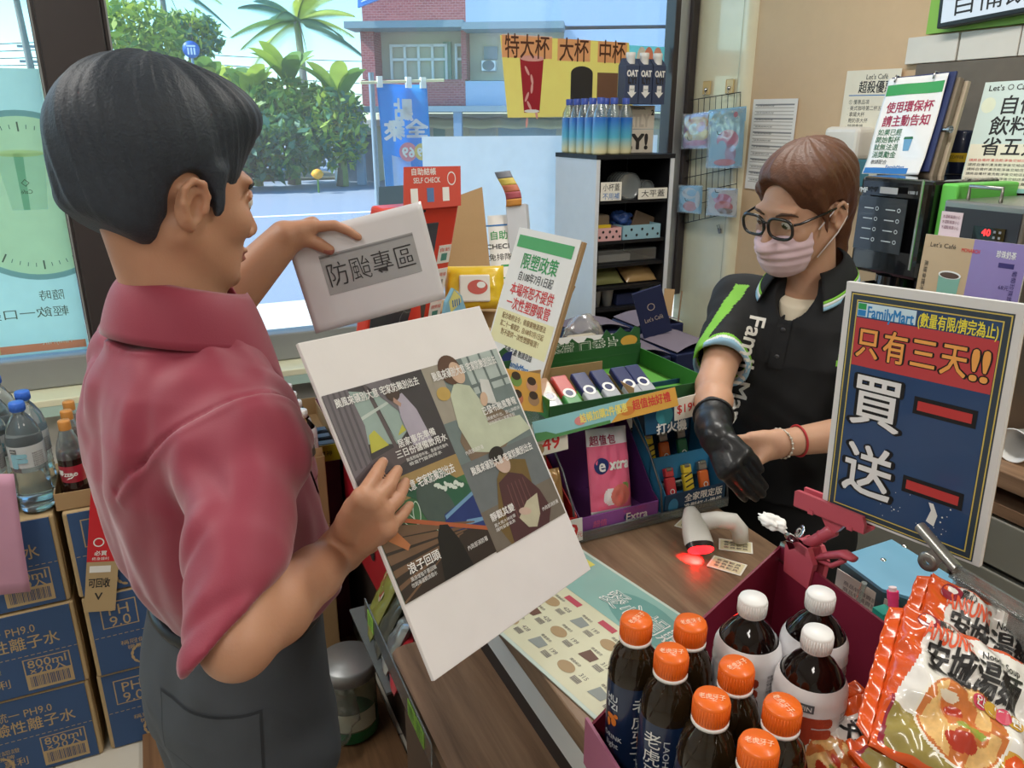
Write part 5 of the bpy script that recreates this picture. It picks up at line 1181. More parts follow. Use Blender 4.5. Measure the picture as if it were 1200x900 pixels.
for k, (px, py, tx, lab) in enumerate(((1068, 700, .5, 'shiny black sachet just right of the pink marker'), (1080, 706, .75, 'middle black sachet leaning behind the noodle pack'), (1092, 712, .95, 'right black sachet leaning behind the noodle pack'))):
    c = at(px, py + 18, x=.825 + .006 * k); M = fr(c, TM[:3, 0] * math.cos(tx) - V(0, 0, math.sin(tx)), TM[:3, 0] * math.sin(tx) + V(0, 0, math.cos(tx))); bag(.022, .085, .009, blackf, M, 'sachet', lab, 'sachet', seed=k)
# rod clip and clear ticket rail
T = thing('rod_clip', 'steel rod clip with a ring handle on the board\'s lower edge', 'clip', at(1100, 648, x=.79)); a = at(1078, 617, x=.786); c = at(1122, 668, x=.772)
b = MB(); b.cyl(a, c, .0068, steel, 20); b.build('rod', T)
r0 = at(1088, 658, x=.775); RM = fr(r0, TM[:3, 0], unit(c - a)); 
b = MB(); b.lathe([(.005, .003), (.011, .0035), (.0125, 0), (.011, -.0035), (.005, -.003), (.0045, 0), (.005, .003)], steel, fr(r0, su, sv), 26); b.prism([(-.009, .0), (.009, .0), (.012, .028), (-.004, .028)], -.003, .003, steel, fr(r0, su + sv * -.55, sv + su * .35)); b.build('handle', T)
T = thing('ticket_rail', 'clear plastic ticket rail slanting behind the noodle packs', 'ticket holder', at(1160, 700, x=.78)); a = at(1118, 668, x=.775); c = at(1225, 732, x=.765); dirr = unit(c - a); RM = fr((a + c) / 2, dirr, (0, 0, 1)); L_ = np.linalg.norm(c - a)
b = MB(RM); b.box((0, 0, 0), (L_, .016, .006), clearh, None, .002).box((0, .009, .004), (L_, .004, .003), acryl).box((0, -.006, .005), (L_, .003, .004), acryl); b.build('rail', T)
for k, (u, ww, hh) in enumerate(((.12, .05, .06), (.72, .05, .055))):
    b = MB(RM); x = -L_ / 2 + L_ * u; b.box((x + .02, -hh / 2 - .006, .003), (ww, hh, .001), mat('ticket paper grey', '#b5b2ad', .5, transl=.3)); b.text('\u6b64\u8655' if k else '\u7279\u50f9', None, x + .02, -hh * .55, .012, mat('ticket print', '#7d7a78', .6), z=.0042); b.box((x + .02, -hh / 2 - .004, .005), (ww + .006, hh + .006, .0008), clearh); b.build('ticket', T)
# glass tube and printed card behind the tray wall
T = tag(MB().cyl(at(1003, 712, x=.83), at(1013, 683, x=.83), .004, clear_mat('tube glass', '#dfe8e2', .25, .05, .2), 12).build('plastic_stick'), 'thin clear plastic stick with a rounded top left of the pink marker', 'stick')
b = MB(fr(at(1006, 708, x=.87), (0, -1, 0), (0, 0, 1))); b.box((0, -.0, 0), (.09, .07, .001), offw)
for k in range(5): b.text('\u5546\u54c1\u7279\u50f9\u8cc7\u8a0a', None, 0, .02 - .01 * k, .008, small, w=.06, z=.001)
tag(b.build('printed_card'), 'small printed card standing behind the tray wall under the blue case', 'card')

# leaflet mat on the counter
Lc = [at(665, 640, z=CT + .002), at(800, 712, z=CT + .002), at(690, 850, z=CT + .002), at(595, 745, z=CT + .002)]
Lc = [Lc[0] + V(-.0, .02, 0)] + Lc[1:]
u_ = unit(unit(Lc[1] - Lc[0]) + unit(Lc[2] - Lc[3])); lw_ = .37; cc = sum(Lc) / 4; LM = fr(cc, u_, np.cross((0, 0, 1), u_)); lh = .27
b = MB(LM); ltl = mat('leaflet teal', '#8fb8b0', .35, coat=.5); lcr = mat('leaflet cream', '#d8d6b8', .35, coat=.5); ltd = mat('leaflet deep teal', '#6b9e98', .35, coat=.5); lbr = mat('leaflet brown', '#a98f6a', .4)
b.box((0, 0, 0), (lw_, lh, .0016), mat('leaflet edge', '#c7d6cc', .35, coat=.5)); b.rect(-lw_ / 2 + .006, -lh / 2 + .006, lw_ / 2 - .006, lh / 2 - .006, lcr, None, .0011).rect(-lw_ / 2 + .006, .03, lw_ / 2 - .006, lh / 2 - .006, ltl, None, .0014)
b.ell(.06, .075, .085, .04, ltd, None, .0017, rot=-.1); b.text('\u611b\u5fc3\u6350\u8d08', None, .055, .075, .046, white, w=.17, bold=.03, z=.0023).text('\u611b\u5fc3\u6350\u8d08', None, .055, .075, .046, ltd, w=.165, bold=-.01, z=.0026)
b.rect(-.15, .10, -.11, .118, mat('leaflet yellow', '#e0d86c', .4), None, .0017)
pk = mat('leaflet red', '#b94a5a', .4)
for k in range(4): b.rect(-.15 + .085 * k, .008, -.115 + .085 * k, .02, pk, None, .0014)
for r in range(3):
    for k in range(5):
        x = -.15 + .07 * k; y = -.015 - .042 * r
        if (k + r) % 2: b.ell(x + .012, y, .016, .011, lbr, None, .0014)
        else: b.flat([(x, y - .01), (x + .026, y - .008), (x + .028, y + .008), (x + .004, y + .012)], (mat('leaflet grey', '#8d9490', .4), mat('leaflet dark', '#6a4c40', .4))[k % 2], None, .0014)
        for j in range(8): b.rect(x + .034 + .0022 * j, y - .012, x + .0352 + .0022 * j, y - .002, small, None, .0014)
        b.text(('299', '428', '199', '315', '399')[k], None, x + .045, y + .006, .011, small, z=.0014).text('\u79ae\u76d2\u7d44\u5408', None, x + .013, y + .017, .006, small, z=.0014)
tag(b.build('price_leaflet'), 'teal and cream laminated price leaflet lying on the counter', 'leaflet')
# hand scanner
scw = mat('scanner white', '#d9d6d0', .4, coat=.2); s0 = V(.838, 1.0, CT)
T = thing('hand_scanner', 'white hand scanner lying on the counter casting red light', 'scanner', s0); hd = unit(V(-.30, -.75, -.42)); up_ = V(0, 0, 1)
HMs = fr(V(.845, 1.005, CT + .046), np.cross(hd, up_), -hd)      # y points back along the head
b = MB(HMs)
def ringsec(y, w, h, z): return [(w * math.cos(a) * (abs(math.cos(a)) ** -.25 if abs(math.cos(a)) > .05 else 1) * .92, y, z + h * math.sin(a)) for a in np.linspace(0, 2 * math.pi, 25)[:-1]]
sec = [ringsec(-.046, .026, .015, -.002), ringsec(-.03, .029, .018, 0), ringsec(-.005, .027, .021, .002), ringsec(.025, .021, .020, .004), ringsec(.045, .013, .013, .004)]
vs = [p for s_ in sec for p in s_]; fs = [(i * 24 + j, i * 24 + (j + 1) % 24, (i + 1) * 24 + (j + 1) % 24, (i + 1) * 24 + j) for i in range(4) for j in range(24)]; fs += [tuple(range(4 * 24, 5 * 24))]
b.add(vs, fs, scw, True); b.build('head', T)
b = MB(HMs); s2 = ringsec(-.0465, .0262, .0152, -.002); b.add(s2 + ringsec(-.036, .0285, .0172, -.001), [(j, (j + 1) % 24, 24 + (j + 1) % 24, 24 + j) for j in range(24)], mat('scanner dark nose', '#2c1a1a', .3), True); b.add(s2, [tuple(range(24))[::-1]], mat('scanner red window', '#ff1a1f', .3, emit=2.5)); b.build('window', T)
b = MB(); h0 = V(.862, 1.015, CT + .05); b.tube([h0, V(.895, 1.005, CT + .054), V(.925, .995, CT + .048), V(.938, .988, CT + .03), V(.94, .985, CT + .008)], [.017, .016, .0165, .016, .015], scw, 18); b.build('handle', T)
rl = bpy.data.lights.new('scanner_beam', 'SPOT'); rl.energy = 4.0; rl.color = (1, .015, .02); rl.spot_size = math.radians(58); rl.spot_blend = .35; rl.shadow_soft_size = .006
ro = bpy.data.objects.new('scanner_beam', rl); SC.collection.objects.link(ro); nose = HMs @ np.array([0, -.052, -.002, 1]); ro.location = nose[:3] + hd * .004
ro.rotation_euler = Vector((at(812, 655, z=CT) - nose[:3]).tolist()).to_track_quat('-Z', 'Y').to_euler()
# small cards on the counter
for k, (px, py, rz, lab) in enumerate(((862, 640, .5, 'small printed card on the counter right of the scanner'), (852, 663, .2, 'small printed card tucked against the tray wall'), (812, 617, .15, 'small card under the scanner in front of the lighter rack'))):
    c = at(px, py, z=CT + .0012); b = MB(tr(c[0], c[1], CT + .001 + .0004 * k, rz - 1.2)); b.box((0, 0, .0004), (.062, .042, .0008), offw); b.rect(-.028, -.018, .028, .018, mat('card tint', '#d9cfa9', .6), None, .0010)
    for j in range(3): b.text('\u6703\u54e1\u8f09\u5177', None, 0, .010 - .010 * j, .008, small, w=.045, z=.0013)
    tag(b.build('loose_card'), lab, 'card')
# ---------------------------------------------------------------- gum and lighter rack on the counter
RX0, RX1, RY0, RY1, RZT = .575, 1.02, 1.12, 1.42, 1.195
T = thing('checkout_rack', 'two level clear checkout rack across the counter between the sign and the clerk', 'rack', ((RX0 + RX1) / 2, 1.27, CT))
wirem = mat('rack wire grey', '#6f7275', .35, metal=.6)
b = MB(); b.box(((RX0 + RX1) / 2, 1.27, CT + .004), (RX1 - RX0, .30, .005), acryl); b.box(((RX0 + RX1) / 2, RY0 - .002, CT + .012), (RX1 - RX0, .003, .02), acryl); b.build('base', T)
b = MB(); b.box((.778, 1.28, RZT), (.425, .27, .005), acryl); b.build('top_shelf', T)
for x in (RX0, .655, .855, RX1):
    b = MB(); hgt_ = RZT - CT
    b.tube([V(x, RY0, CT + .015), V(x, RY0 + .01, CT + .07), V(x, RY0 + .055, CT + .13), V(x, RY0 + .12, CT + .18), V(x, RY0 + .13, RZT)], .0022, wirem, 6); b.tube([V(x, RY1, CT + .005), V(x, RY1, RZT)], .003, wirem, 6); b.tube([V(x, RY0, CT + .015), V(x, RY1, CT + .015)], .0022, wirem, 6); b.build('side_wire', T)
b = MB(); b.tube([V(RX0, RY0, CT + .02), V(RX1, RY0, CT + .02)], .0025, wirem, 6); b.build('front_wire', T)
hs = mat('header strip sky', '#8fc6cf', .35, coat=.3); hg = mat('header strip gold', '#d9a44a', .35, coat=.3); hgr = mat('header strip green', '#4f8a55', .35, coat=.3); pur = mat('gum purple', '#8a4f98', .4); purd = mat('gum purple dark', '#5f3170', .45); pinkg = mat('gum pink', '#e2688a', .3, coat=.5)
HS = fr(((.56 + .86) / 2, RY0 - .012, 1.222), (1, .02, .06), (0, .35, .95)); b = MB(HS)
b.box((0, 0, 0), (.305, .036, .0015), hs); b.flat([(.0, -.018), (.1525, -.018), (.1525, .018), (.05, .018)], hg, None, .001).flat([(-.1525, -.018), (-.1, -.018), (-.13, -.004), (-.1525, -.002)], hgr, None, .001).rect(-.15, -.018, .0, -.012, hgr, None, .0012)
b.text('\u7d50\u5e33\u52a0\u8cfc2\u4ef6\u512a\u60e0', None, -.01, .003, .018, mat('header yellow', '#f3e37a', .4), w=.1, bold=.03, z=.0014).text('\u8d85\u503c\u62bd\u597d\u79ae', None, .095, .003, .02, redi, w=.085, bold=.03, z=.0014)
b.ell(-.06, 0, .012, .008, mat('header pink', '#d98a8a', .4), None, .0013).ell(.04, -.004, .016, .008, mat('header orange', '#cf7f3a', .4), None, .0013); b.build('header_strip', T)
# purple gum box with the pink pouch
T = thing('gum_box', 'purple gum display box in the middle of the rack', 'display box', (.76, 1.2, CT)); x0, x1, yb_ = .668, .848, 1.30
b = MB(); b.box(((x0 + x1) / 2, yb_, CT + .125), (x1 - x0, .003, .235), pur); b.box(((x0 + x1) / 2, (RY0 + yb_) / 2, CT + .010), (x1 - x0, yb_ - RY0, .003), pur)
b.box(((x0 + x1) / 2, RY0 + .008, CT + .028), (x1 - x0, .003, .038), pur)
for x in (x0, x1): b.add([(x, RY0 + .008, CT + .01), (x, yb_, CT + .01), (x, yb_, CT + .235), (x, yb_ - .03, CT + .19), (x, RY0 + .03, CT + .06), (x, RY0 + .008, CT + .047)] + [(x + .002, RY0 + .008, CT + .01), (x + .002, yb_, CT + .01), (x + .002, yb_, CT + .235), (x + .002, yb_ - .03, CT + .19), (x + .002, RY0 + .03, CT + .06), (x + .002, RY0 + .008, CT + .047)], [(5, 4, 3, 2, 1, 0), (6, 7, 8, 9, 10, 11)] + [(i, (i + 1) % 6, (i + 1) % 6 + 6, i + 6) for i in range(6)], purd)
Fg = fr(((x0 + x1) / 2, RY0 + .0062, CT + .028), (1, 0, 0), (0, 0, 1)); b.text('Extra', Fg, .04, 0, .024, white, bold=.03, z=.0006).ell(.018, 0, .008, .008, mat('gum navy', '#24356e', .4), Fg, .0004)
b.text('\u8d85\u503c', Fg, -.045, 0, .016, pinkg, z=.0006)
Fg = fr(((x0 + x1) / 2, yb_ - .002, CT + .20), (1, 0, 0), (0, 0, 1)); b.text('\u4efb\u90782\u4ef6\u512a\u60e0', Fg, .045, .015, .024, hg, w=.08, bold=.03, z=.0006).ell(-.045, .0, .02, .022, mat('gum mauve', '#9a5a86', .4), Fg, .0005)
b.build('tray', T)
PMg = fr((.752, 1.165, 1.078), (.985, .08, -.09), (.02, .30, .95)); pw, ph = .098, .165
T = thing('gum_pouch', 'pink and white gum pouch with a blue round logo in the purple box', 'pouch', M=PMg)
b = MB(PMg); f = pillow_fn(pw, ph, .022, 3, .003, 4); N = 60; P = np.array([[f(i / N, j / N, 1) for j in range(N + 1)] for i in range(N + 1)]); G = {}
gw_ = mat('gum pack white', '#e6e3e6', .25, coat=.5); gpe = mat('gum peach', '#d9766a', .3, coat=.4); glf = mat('gum leaf', '#7fa35a', .3)
def gcol(u, v):
    x, y = (u - .5) * pw, (v - .5) * ph
    if y > .050: return gw_
    if y < -.078: return gw_
    if ((x - .018) / .024) ** 2 + ((y + .052) / .022) ** 2 < 1: return gpe
    if ((x + .006) / .016) ** 2 + ((y + .052) / .017) ** 2 < 1: return gw_
    if ((x - .030) / .010) ** 2 + ((y + .036) / .009) ** 2 < 1: return glf
    return pinkg
for i in range(N):
    for j in range(N): G.setdefault(gcol((i + .5) / N, (j + .5) / N), []).append((i * (N + 1) + j, (i + 1) * (N + 1) + j, (i + 1) * (N + 1) + j + 1, i * (N + 1) + j + 1))
for m, fs in G.items():
    used = sorted({a for q in fs for a in q}); ix = {a: k for k, a in enumerate(used)}; b.add(P.reshape(-1, 3)[used], [tuple(ix[a] for a in q) for q in fs], m, True)
b.grid(lambda u, v: f(u, 1 - v, -1), 16, 16, pinkg, True)
def gb(q):
    o = q.copy()
    for k in range(len(q)): o[k] = f(min(max(q[k, 0] / pw + .5, 0), 1), min(max(q[k, 1] / ph + .5, 0), 1), 1); o[k, 2] += q[k, 2]
    return o
q = np.array([(-.024 + .016 * math.cos(a), .010 + .016 * math.sin(a), .001) for a in np.linspace(0, 6.283, 25)[:-1]]); b.add(gb(q), [tuple(range(24))], mat('gum navy', '#24356e', .4))
b.text('e', None, -.024, .012, .034, white, bold=.03, z=.0036, bend=gb).text('xtra', None, .018, .012, .030, white, w=.048, bold=.05, z=.0016, bend=gb).text('\u8d85\u503c\u5305', None, -.016, .060, .020, mat('gum dark red', '#9a2f4f', .4), bold=.03, z=.0012, bend=gb)
b.build('pouch', T)
# red tray with chocolate bars and its price card
T = thing('chocolate_tray', 'small red tray of chocolate bars with a 49 price card', 'display box', (.625, 1.2, CT)); x0, x1 = .582, .660; cred = mat('tray red', '#c22a2c', .4)
b = MB(); b.box(((x0 + x1) / 2, 1.28, CT + .075), (x1 - x0, .003, .13), cred).box(((x0 + x1) / 2, 1.2, CT + .012), (x1 - x0, .16, .003), cred).box(((x0 + x1) / 2, RY0 + .006, CT + .032), (x1 - x0, .003, .045), cred)
for x in (x0, x1): b.add([(x, RY0 + .006, CT + .01), (x, 1.28, CT + .01), (x, 1.28, CT + .14), (x, RY0 + .006, CT + .055), (x + .002, RY0 + .006, CT + .01), (x + .002, 1.28, CT + .01), (x + .002, 1.28, CT + .14), (x + .002, RY0 + .006, CT + .055)], [(3, 2, 1, 0), (4, 5, 6, 7), (2, 3, 7, 6), (0, 1, 5, 4)], cred)
b.build('tray', T)
b = MB(fr((.632, RY0 - .004, CT + .032), (1, 0, 0), (0, .1, 1))); b.box((0, 0, 0), (.072, .046, .001), paper); b.text('49', None, .004, -.002, .045, redi, bold=.03, z=.0008).text('$', None, -.026, -.01, .014, redi, z=.0008).text('\u5143', None, .030, -.01, .012, redi, z=.0008).text('\u7279\u50f9', None, -.02, .017, .008, ink, z=.0008); b.build('price_card', T)
foil = mat('bar wrapper gold', '#b58f5a', .25, coat=.6, metal=.2); barw = mat('bar wrapper cream', '#e2d8c8', .3, coat=.5)
for k, (x, y, z, m, lab) in enumerate(((.598, 1.16, 1.05, barw, 'cream chocolate bar with dark lettering standing at the left of the red tray'), (.634, 1.165, 1.035, foil, 'gold wrapped chocolate bar standing at the right of the red tray'), (.600, 1.21, 1.10, foil, 'gold wrapped bar standing tallest at the back of the red tray'), (.632, 1.235, 1.095, foil, 'gold wrapped bar at the back right of the red tray'))):
    M = fr((x, y, z), (1, 0, 0), (0, .3, .95)); bb = bag(.034, .125, .02, m, M, 'x', n=4, wr=.004, seed=k + 30, b=MB())
    if k == 0: bb.text('bueno', M, 0, -.01, .026, oatd, w=.07, bold=.04, z=.0125, rot=-math.pi / 2)
    else: bb.box((0, -.02, .0095), (.026, .03, .001), barw, M).text('Kinder', M, 0, -.02, .010, bluei, w=.022, bold=.03, z=.0105)
    tag(bb.build('chocolate_bar'), lab, 'chocolate bar')
for (px, py, wd, hh, lines, lab) in ((645, 512, .068, .062, (('\u90011\u4ef6', .018, redi, .017), ('49', -.010, redi, .036)), 'buy and get one card with a red 49 hanging at the left of the rack'), (805, 477, .058, .044, (('$199', .0, redi, .024),), 'white card reading $199 hanging at the right of the rack')):
    c = at(px, py, y=1.112); M = fr(c, (1, 0, .06), (0, .05, 1)); b = MB(M); b.box((0, 0, 0), (wd, hh, .0015), offw)
    for (t_, dy, m, h_) in lines: b.text(t_, None, 0, dy, h_, m, bold=.02, z=.0011)
    if '49' in lab: b.ell(-.022, -.018, .008, .01, lbr, None, .0011)
    tag(b.build('price_card'), lab, 'price card')
# blue lighter stand, two tiers, and lighters
T = thing('lighter_stand', 'blue two tier cardboard stand of lighters at the right of the rack', 'display box', (.94, 1.2, CT)); lbl = mat('stand blue', '#3a86b4', .4); lnv = mat('stand navy', '#1f3f5e', .4)
x0, x1 = .862, 1.012
b = MB(); b.box(((x0 + x1) / 2, 1.165, CT + .006), (x1 - x0, .09, .003), lbl).box(((x0 + x1) / 2, RY0 + .004, CT + .030), (x1 - x0, .003, .05), lnv).box(((x0 + x1) / 2, 1.18, CT + .085), (x1 - x0, .003, .055), lbl).box(((x0 + x1) / 2, 1.21, CT + .062), (x1 - x0, .06, .003), lbl).box(((x0 + x1) / 2, 1.25, CT + .13), (x1 - x0, .003, .24), lnv)
for x in (x0, x1): b.add([(x, RY0 + .004, CT), (x, 1.25, CT), (x, 1.25, CT + .2), (x, 1.18, CT + .12), (x, RY0 + .004, CT + .056), (x + .002, RY0 + .004, CT), (x + .002, 1.25, CT), (x + .002, 1.25, CT + .2), (x + .002, 1.18, CT + .12), (x + .002, RY0 + .004, CT + .056)], [(4, 3, 2, 1, 0), (5, 6, 7, 8, 9)] + [(i, (i + 1) % 5, (i + 1) % 5 + 5, i + 5) for i in range(5)], lbl)
Fg = fr(((x0 + x1) / 2, RY0 + .002, CT + .030), (1, 0, 0), (0, 0, 1)); b.text('\u5168\u5bb6\u9650\u5b9a\u7248', Fg, .02, .011, .019, white, w=.095, bold=.03, z=.0008).text('\u9020\u578b\u6253\u706b\u6a5f\u7d44', Fg, .02, -.011, .019, white, w=.095, bold=.03, z=.0008).ell(-.055, 0, .012, .016, lbl, Fg, .0006)
b.build('tray', T)
b = MB(fr((.86, 1.135, CT + .222), (1, 0, 0), (0, .2, 1))); b.box((0, 0, 0), (.10, .058, .002), mat('card teal navy', '#1e4a68', .4)); b.ell(-.005, .004, .020, .020, mat('card plain teal', '#3f8f9a', .4), None, .0012); b.text('\u6253\u706b\u6a5f', None, .01, -.022, .022, white, w=.07, bold=.04, z=.0016).text('2\u5165', None, .038, .004, .018, white, bold=.04, z=.0016); b.build('header_card', T)
def lighter(x, y, z, c, lab, k):
    M = fr((x, y, z), (1, 0, 0), (0, .35, .94)); Tt = thing('lighter', lab, 'lighter', M=M, group=None)
    m = mat('lighter ' + c[0], c[1], .3, coat=.5); b = MB(M); b.box((0, .026, 0), (.024, .052, .012), m, None, .004)
    if c[0] == 'yellow': [b.flat([(-.010, .012 + .011 * j), (.010, .018 + .011 * j), (.010, .021 + .011 * j), (-.010, .015 + .011 * j)], ink, None, .0064) for j in range(4)]
    else: b.ringf(0, .022, .004, .006, white, None, .0064, 16)
    b.build('body', Tt)
    b = MB(M); b.box((0, .062, 0), (.021, .018, .011), (m if c[0] in ('yellow', 'red') else mat('lighter metal', '#9a9a9a', .3, metal=.8)), None, .002).cyl((-.006, .068, .002), (.006, .068, .002), .005, mat('lighter metal', '#9a9a9a', .3, metal=.8), 12); b.build('top', Tt)
yc, oc, gc, rc = ('yellow', '#e0c437'), ('orange', '#dd6a2c'), ('green', '#2f6f4f'), ('red', '#d03a44')
for k, (x, tier, c, lab) in enumerate(((.885, 1, yc, 'yellow striped lighter on the upper tier of the blue stand'), (.922, 1, oc, 'orange lighter on the upper tier of the blue stand'), (.968, 1, gc, 'dark green lighter on the upper tier of the blue stand'), (.900, 0, rc, 'red lighter on the lower tier of the blue stand'), (.945, 0, yc, 'yellow striped lighter on the lower tier of the blue stand'), (.985, 0, oc, 'orange lighter on the lower tier half behind the gloved hand'))):
    lighter(x, 1.148 if not tier else 1.205, CT + (.022 if not tier else .075), c, lab, k)
# upper tray: green carton with gum sticks
T = thing('gum_stick_carton', 'open green carton of gum sticks on the top of the rack', 'carton', (.78, 1.29, RZT)); gr1 = mat('carton green', '#3d7f3a', .5); grd = mat('carton green dark', '#2c5a33', .5); x0, x1, y0_, y1_ = .625, .975, 1.175, 1.40; xc_ = (x0 + x1) / 2
b = MB(); zt_ = RZT + .003; b.box(((x0 + x1) / 2, (y0_ + y1_) / 2, zt_ + .001), (x1 - x0, y1_ - y0_, .002), mat('carton inner green', '#5aa03f', .5))
for (c, s_) in (((xc_, y0_, zt_ + .014), (x1 - x0, .002, .028)), ((x0, 1.29, zt_ + .02), (.002, .225, .04)), ((x1, 1.29, zt_ + .02), (.002, .225, .04)), ((xc_, y1_, zt_ + .026), (x1 - x0, .002, .052))): b.box(c, s_, grd if s_[1] < .01 else gr1)
b.build('tray', T)
b = MB(fr((xc_, y1_ + .004, zt_ + .060), (1, 0, 0), (0, .15, 1))); Pz = [(-.175, -.03)] + [(-.175 + .35 * k / 28, .012 + .008 * math.sin(k * 1.9) + .012 * (k > 20)) for k in range(29)] + [(.175, -.03)]; b.prism(Pz, -.001, .001, grd); b.text('\u83ab\u513f\u85c4\u8377 \u53e3\u9999\u7247', None, -.01, -.002, .03, white, w=.25, bold=.05, z=.0012).text('\u83ab\u513f\u85c4\u8377 \u53e3\u9999\u7247', None, -.01, -.002, .03, grd, w=.246, bold=.01, z=.0016); b.ell(.145, .0, .022, .012, hg, None, .0013).ell(-.15, -.004, .02, .014, mat('gum navy', '#24356e', .4), None, .0013); b.build('header_card', T)
b = MB(); b.box((.72, 1.30, zt_ + .030), (.185, .002, .055), kraft).box((.812, 1.24, zt_ + .018), (.002, .12, .035), kraft); b.build('divider', T)
stn = mat('gum stick navy', '#232c5c', .3, coat=.5); sts = mat('gum stick silver', '#a9acb4', .25, coat=.5); stg = mat('gum stick green', '#3f8a4a', .3, coat=.5); str_ = mat('gum stick red', '#b5403a', .3, coat=.5); stb = mat('gum stick tan', '#a9815f', .3, coat=.5)
for k, (x, m1, m2, lab) in enumerate(((.648, stb, sts, 'tan gum pack at the left end of the green carton'), (.690, str_, stg, 'red and green gum pack second from left in the green carton'), (.735, stn, sts, 'navy gum pack third from left in the green carton'), (.778, stn, sts, 'navy gum pack just left of the kraft divider'), (.826, stn, sts, 'navy gum pack just right of the kraft divider'), (.860, stn, sts, 'navy gum pack at the right end before the empty green space'))):
    M = fr((x, 1.232, zt_ + .030), (1, 0, 0), (-.12, .9, .42)); Tt = thing('gum_pack', lab, 'gum', M=M); b = MB(M); b.box((0, .012, 0), (.034, .056, .014), m1, None, .003).box((0, -.030, 0), (.0335, .032, .0138), m2, None, .003).ringf(0, -.012, .008, .013, white, None, .0075, 20).ell(0, -.012, .008, .008, stn, None, .0074); b.build('wrapper', Tt)
# photo card tucked under the policy sign
M = fr(at(615, 458, y=1.20), (.9, .2, -.3), (.1, .5, .86)); b = MB(M); b.box((0, 0, 0), (.085, .075, .0015), mat('card amber', '#c9974a', .4))
for (x, y, c) in ((-.02, .018, '#6f8f4a'), (.018, .012, '#b98a70'), (.02, -.015, '#9c7a5c'), (-.02, -.016, '#b56a4c')): b.ell(x, y, .014, .012, mat('card face ' + c, c, .5), None, .0011).ell(x, y + .008, .011, .008, mat('card hair', '#3c2c24', .5), None, .0013)
tag(b.build('photo_card'), 'amber photo card propped under the white policy sign', 'card')

# ---------------------------------------------------------------- far end of the counter
KW, KH = .29, .50
ku = unit(V(.86, .50, -.03)); kc = at(482, 305, d=1.98); KMt = fr(kc - V(.01, 0, .105), ku, unit(V(.25, -.10, .96)))
T = thing('checkout_kiosk', 'red self checkout kiosk with a dark touch screen behind the held sheet', 'kiosk', (kc[0], kc[1], CT)); kred = mat('kiosk red', '#d9402f', .4, coat=.2); kscr = mat('screen dark', '#3b444c', .12, coat=.6)
b = MB(KMt); b.box((0, 0, -.02), (KW, KH, .04), kred, None, .008); b.box((0, KH / 2 - .012, .0), (.02, .006, .004), ink).lathe([(0, .003), (.004, .002)], ink, tr(-.05, KH / 2 - .012, 0), 12)
for k, (y, h_) in enumerate(((.115, .05), (.04, .07), (-.05, .06))): b.box((KW / 2 - .032, y, .0005), (.05, h_, .001), paper); b.text('\u8acb\u6383\u63cf' if k else '\u81ea\u52a9', None, KW / 2 - .032, y + h_ * .25, .012, kred, w=.04, z=.0015); b.rect(KW / 2 - .044, y - h_ * .35, KW / 2 - .020, y + h_ * .05, (mat('kiosk teal', '#4f8f86', .4), grey)[k % 2], None, .0015)
b.build('housing', T)
b = MB(KMt); b.box((-.035, -.015, .001), (KW - .085, KH - .06, .004), kscr, None, .001)
for k in range(3): b.ringf(.0, .05 - .05 * k, .03, .033, mat('screen line', '#5a666d', .3), None, .0034, 24)
b.build('screen', T)
b = MB(); b.cyl((kc[0], kc[1] + .03, CT), (kc[0], kc[1] + .03, CT + .012), .11, kred, 28).cyl((kc[0] + .0, kc[1] + .035, CT), kc - V(-.0, -.035, .1), .03, kred, 16); b.build('stand', T)
top = KMt @ np.array([.03, KH / 2, -.005, 1]); HM2 = fr(top[:3] + KMt[:3, 1] * .045, KMt[:3, 0], KMt[:3, 1] * .9 - KMt[:3, 2] * .25 + KMt[:3, 0] * .25); b = MB(HM2)
b.prism([(-.11, -.05), (.11, -.05), (.115, .05), (-.10, .05)], -.001, .001, mat('header red', '#d25446', .4)); b.text('SELF CHECK', None, -.02, .018, .018, white, w=.1, bold=.02, z=.0014).text('\u81ea\u52a9\u7d50\u5e33', None, -.03, .038, .018, white, w=.09, bold=.03, z=.0014)
for k in range(3): b.box((-.07 + .06 * k, -.018, .0012), (.026, .034, .0008), (paper, mat('header blue', '#5f7fae', .4), paper)[k])
b.ringf(.075, .02, .014, .017, white, None, .0014, 20); b.build('header_sign', T)
# cardboard sheets and the check poster
def panel(name, pts, d, m, lab, cat, th=.006, ret=False, floor=CT):
    q = [at(*p, d=d) for p in pts]
    for i, j in ((3, 0), (2, 1)): dz = q[j] - q[i]; q[i] = q[j] + dz * ((floor + .001 - q[j][2]) / dz[2])
    u = q[1] - q[0]; v = q[0] - q[3]; o = sum(q) / 4; M = fr(o, u, v); I = np.linalg.inv(M); P = [(I @ np.append(p, 1))[:2] for p in q]
    P = [(P[3][0], P[3][1]), (P[2][0], P[2][1]), (P[1][0], P[1][1]), (P[0][0], P[0][1])]; b = MB(M); b.prism(P, -th, 0, m)
    if ret: return b, M, P
    return tag(b.build(name), lab, cat)
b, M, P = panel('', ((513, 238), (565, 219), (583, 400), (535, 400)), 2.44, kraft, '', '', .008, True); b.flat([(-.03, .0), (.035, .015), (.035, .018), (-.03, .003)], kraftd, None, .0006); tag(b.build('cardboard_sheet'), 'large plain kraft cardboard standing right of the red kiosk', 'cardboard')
tag(panel('x', ((444, 219), (475, 217), (475, 300), (444, 300)), 2.30, mat('dark teal board', '#3f5a6b', .5), 'dark teal board behind the left of the red kiosk', 'board'), 'dark teal board behind the left of the red kiosk', 'board').name = 'teal_board'
b, M, P = panel('', ((571, 253), (600, 251), (604, 400), (580, 400)), 2.47, paper, '', '', .002, True)
tp = P[3][1]
b.M = M @ tr(0, tp - .235, 0)
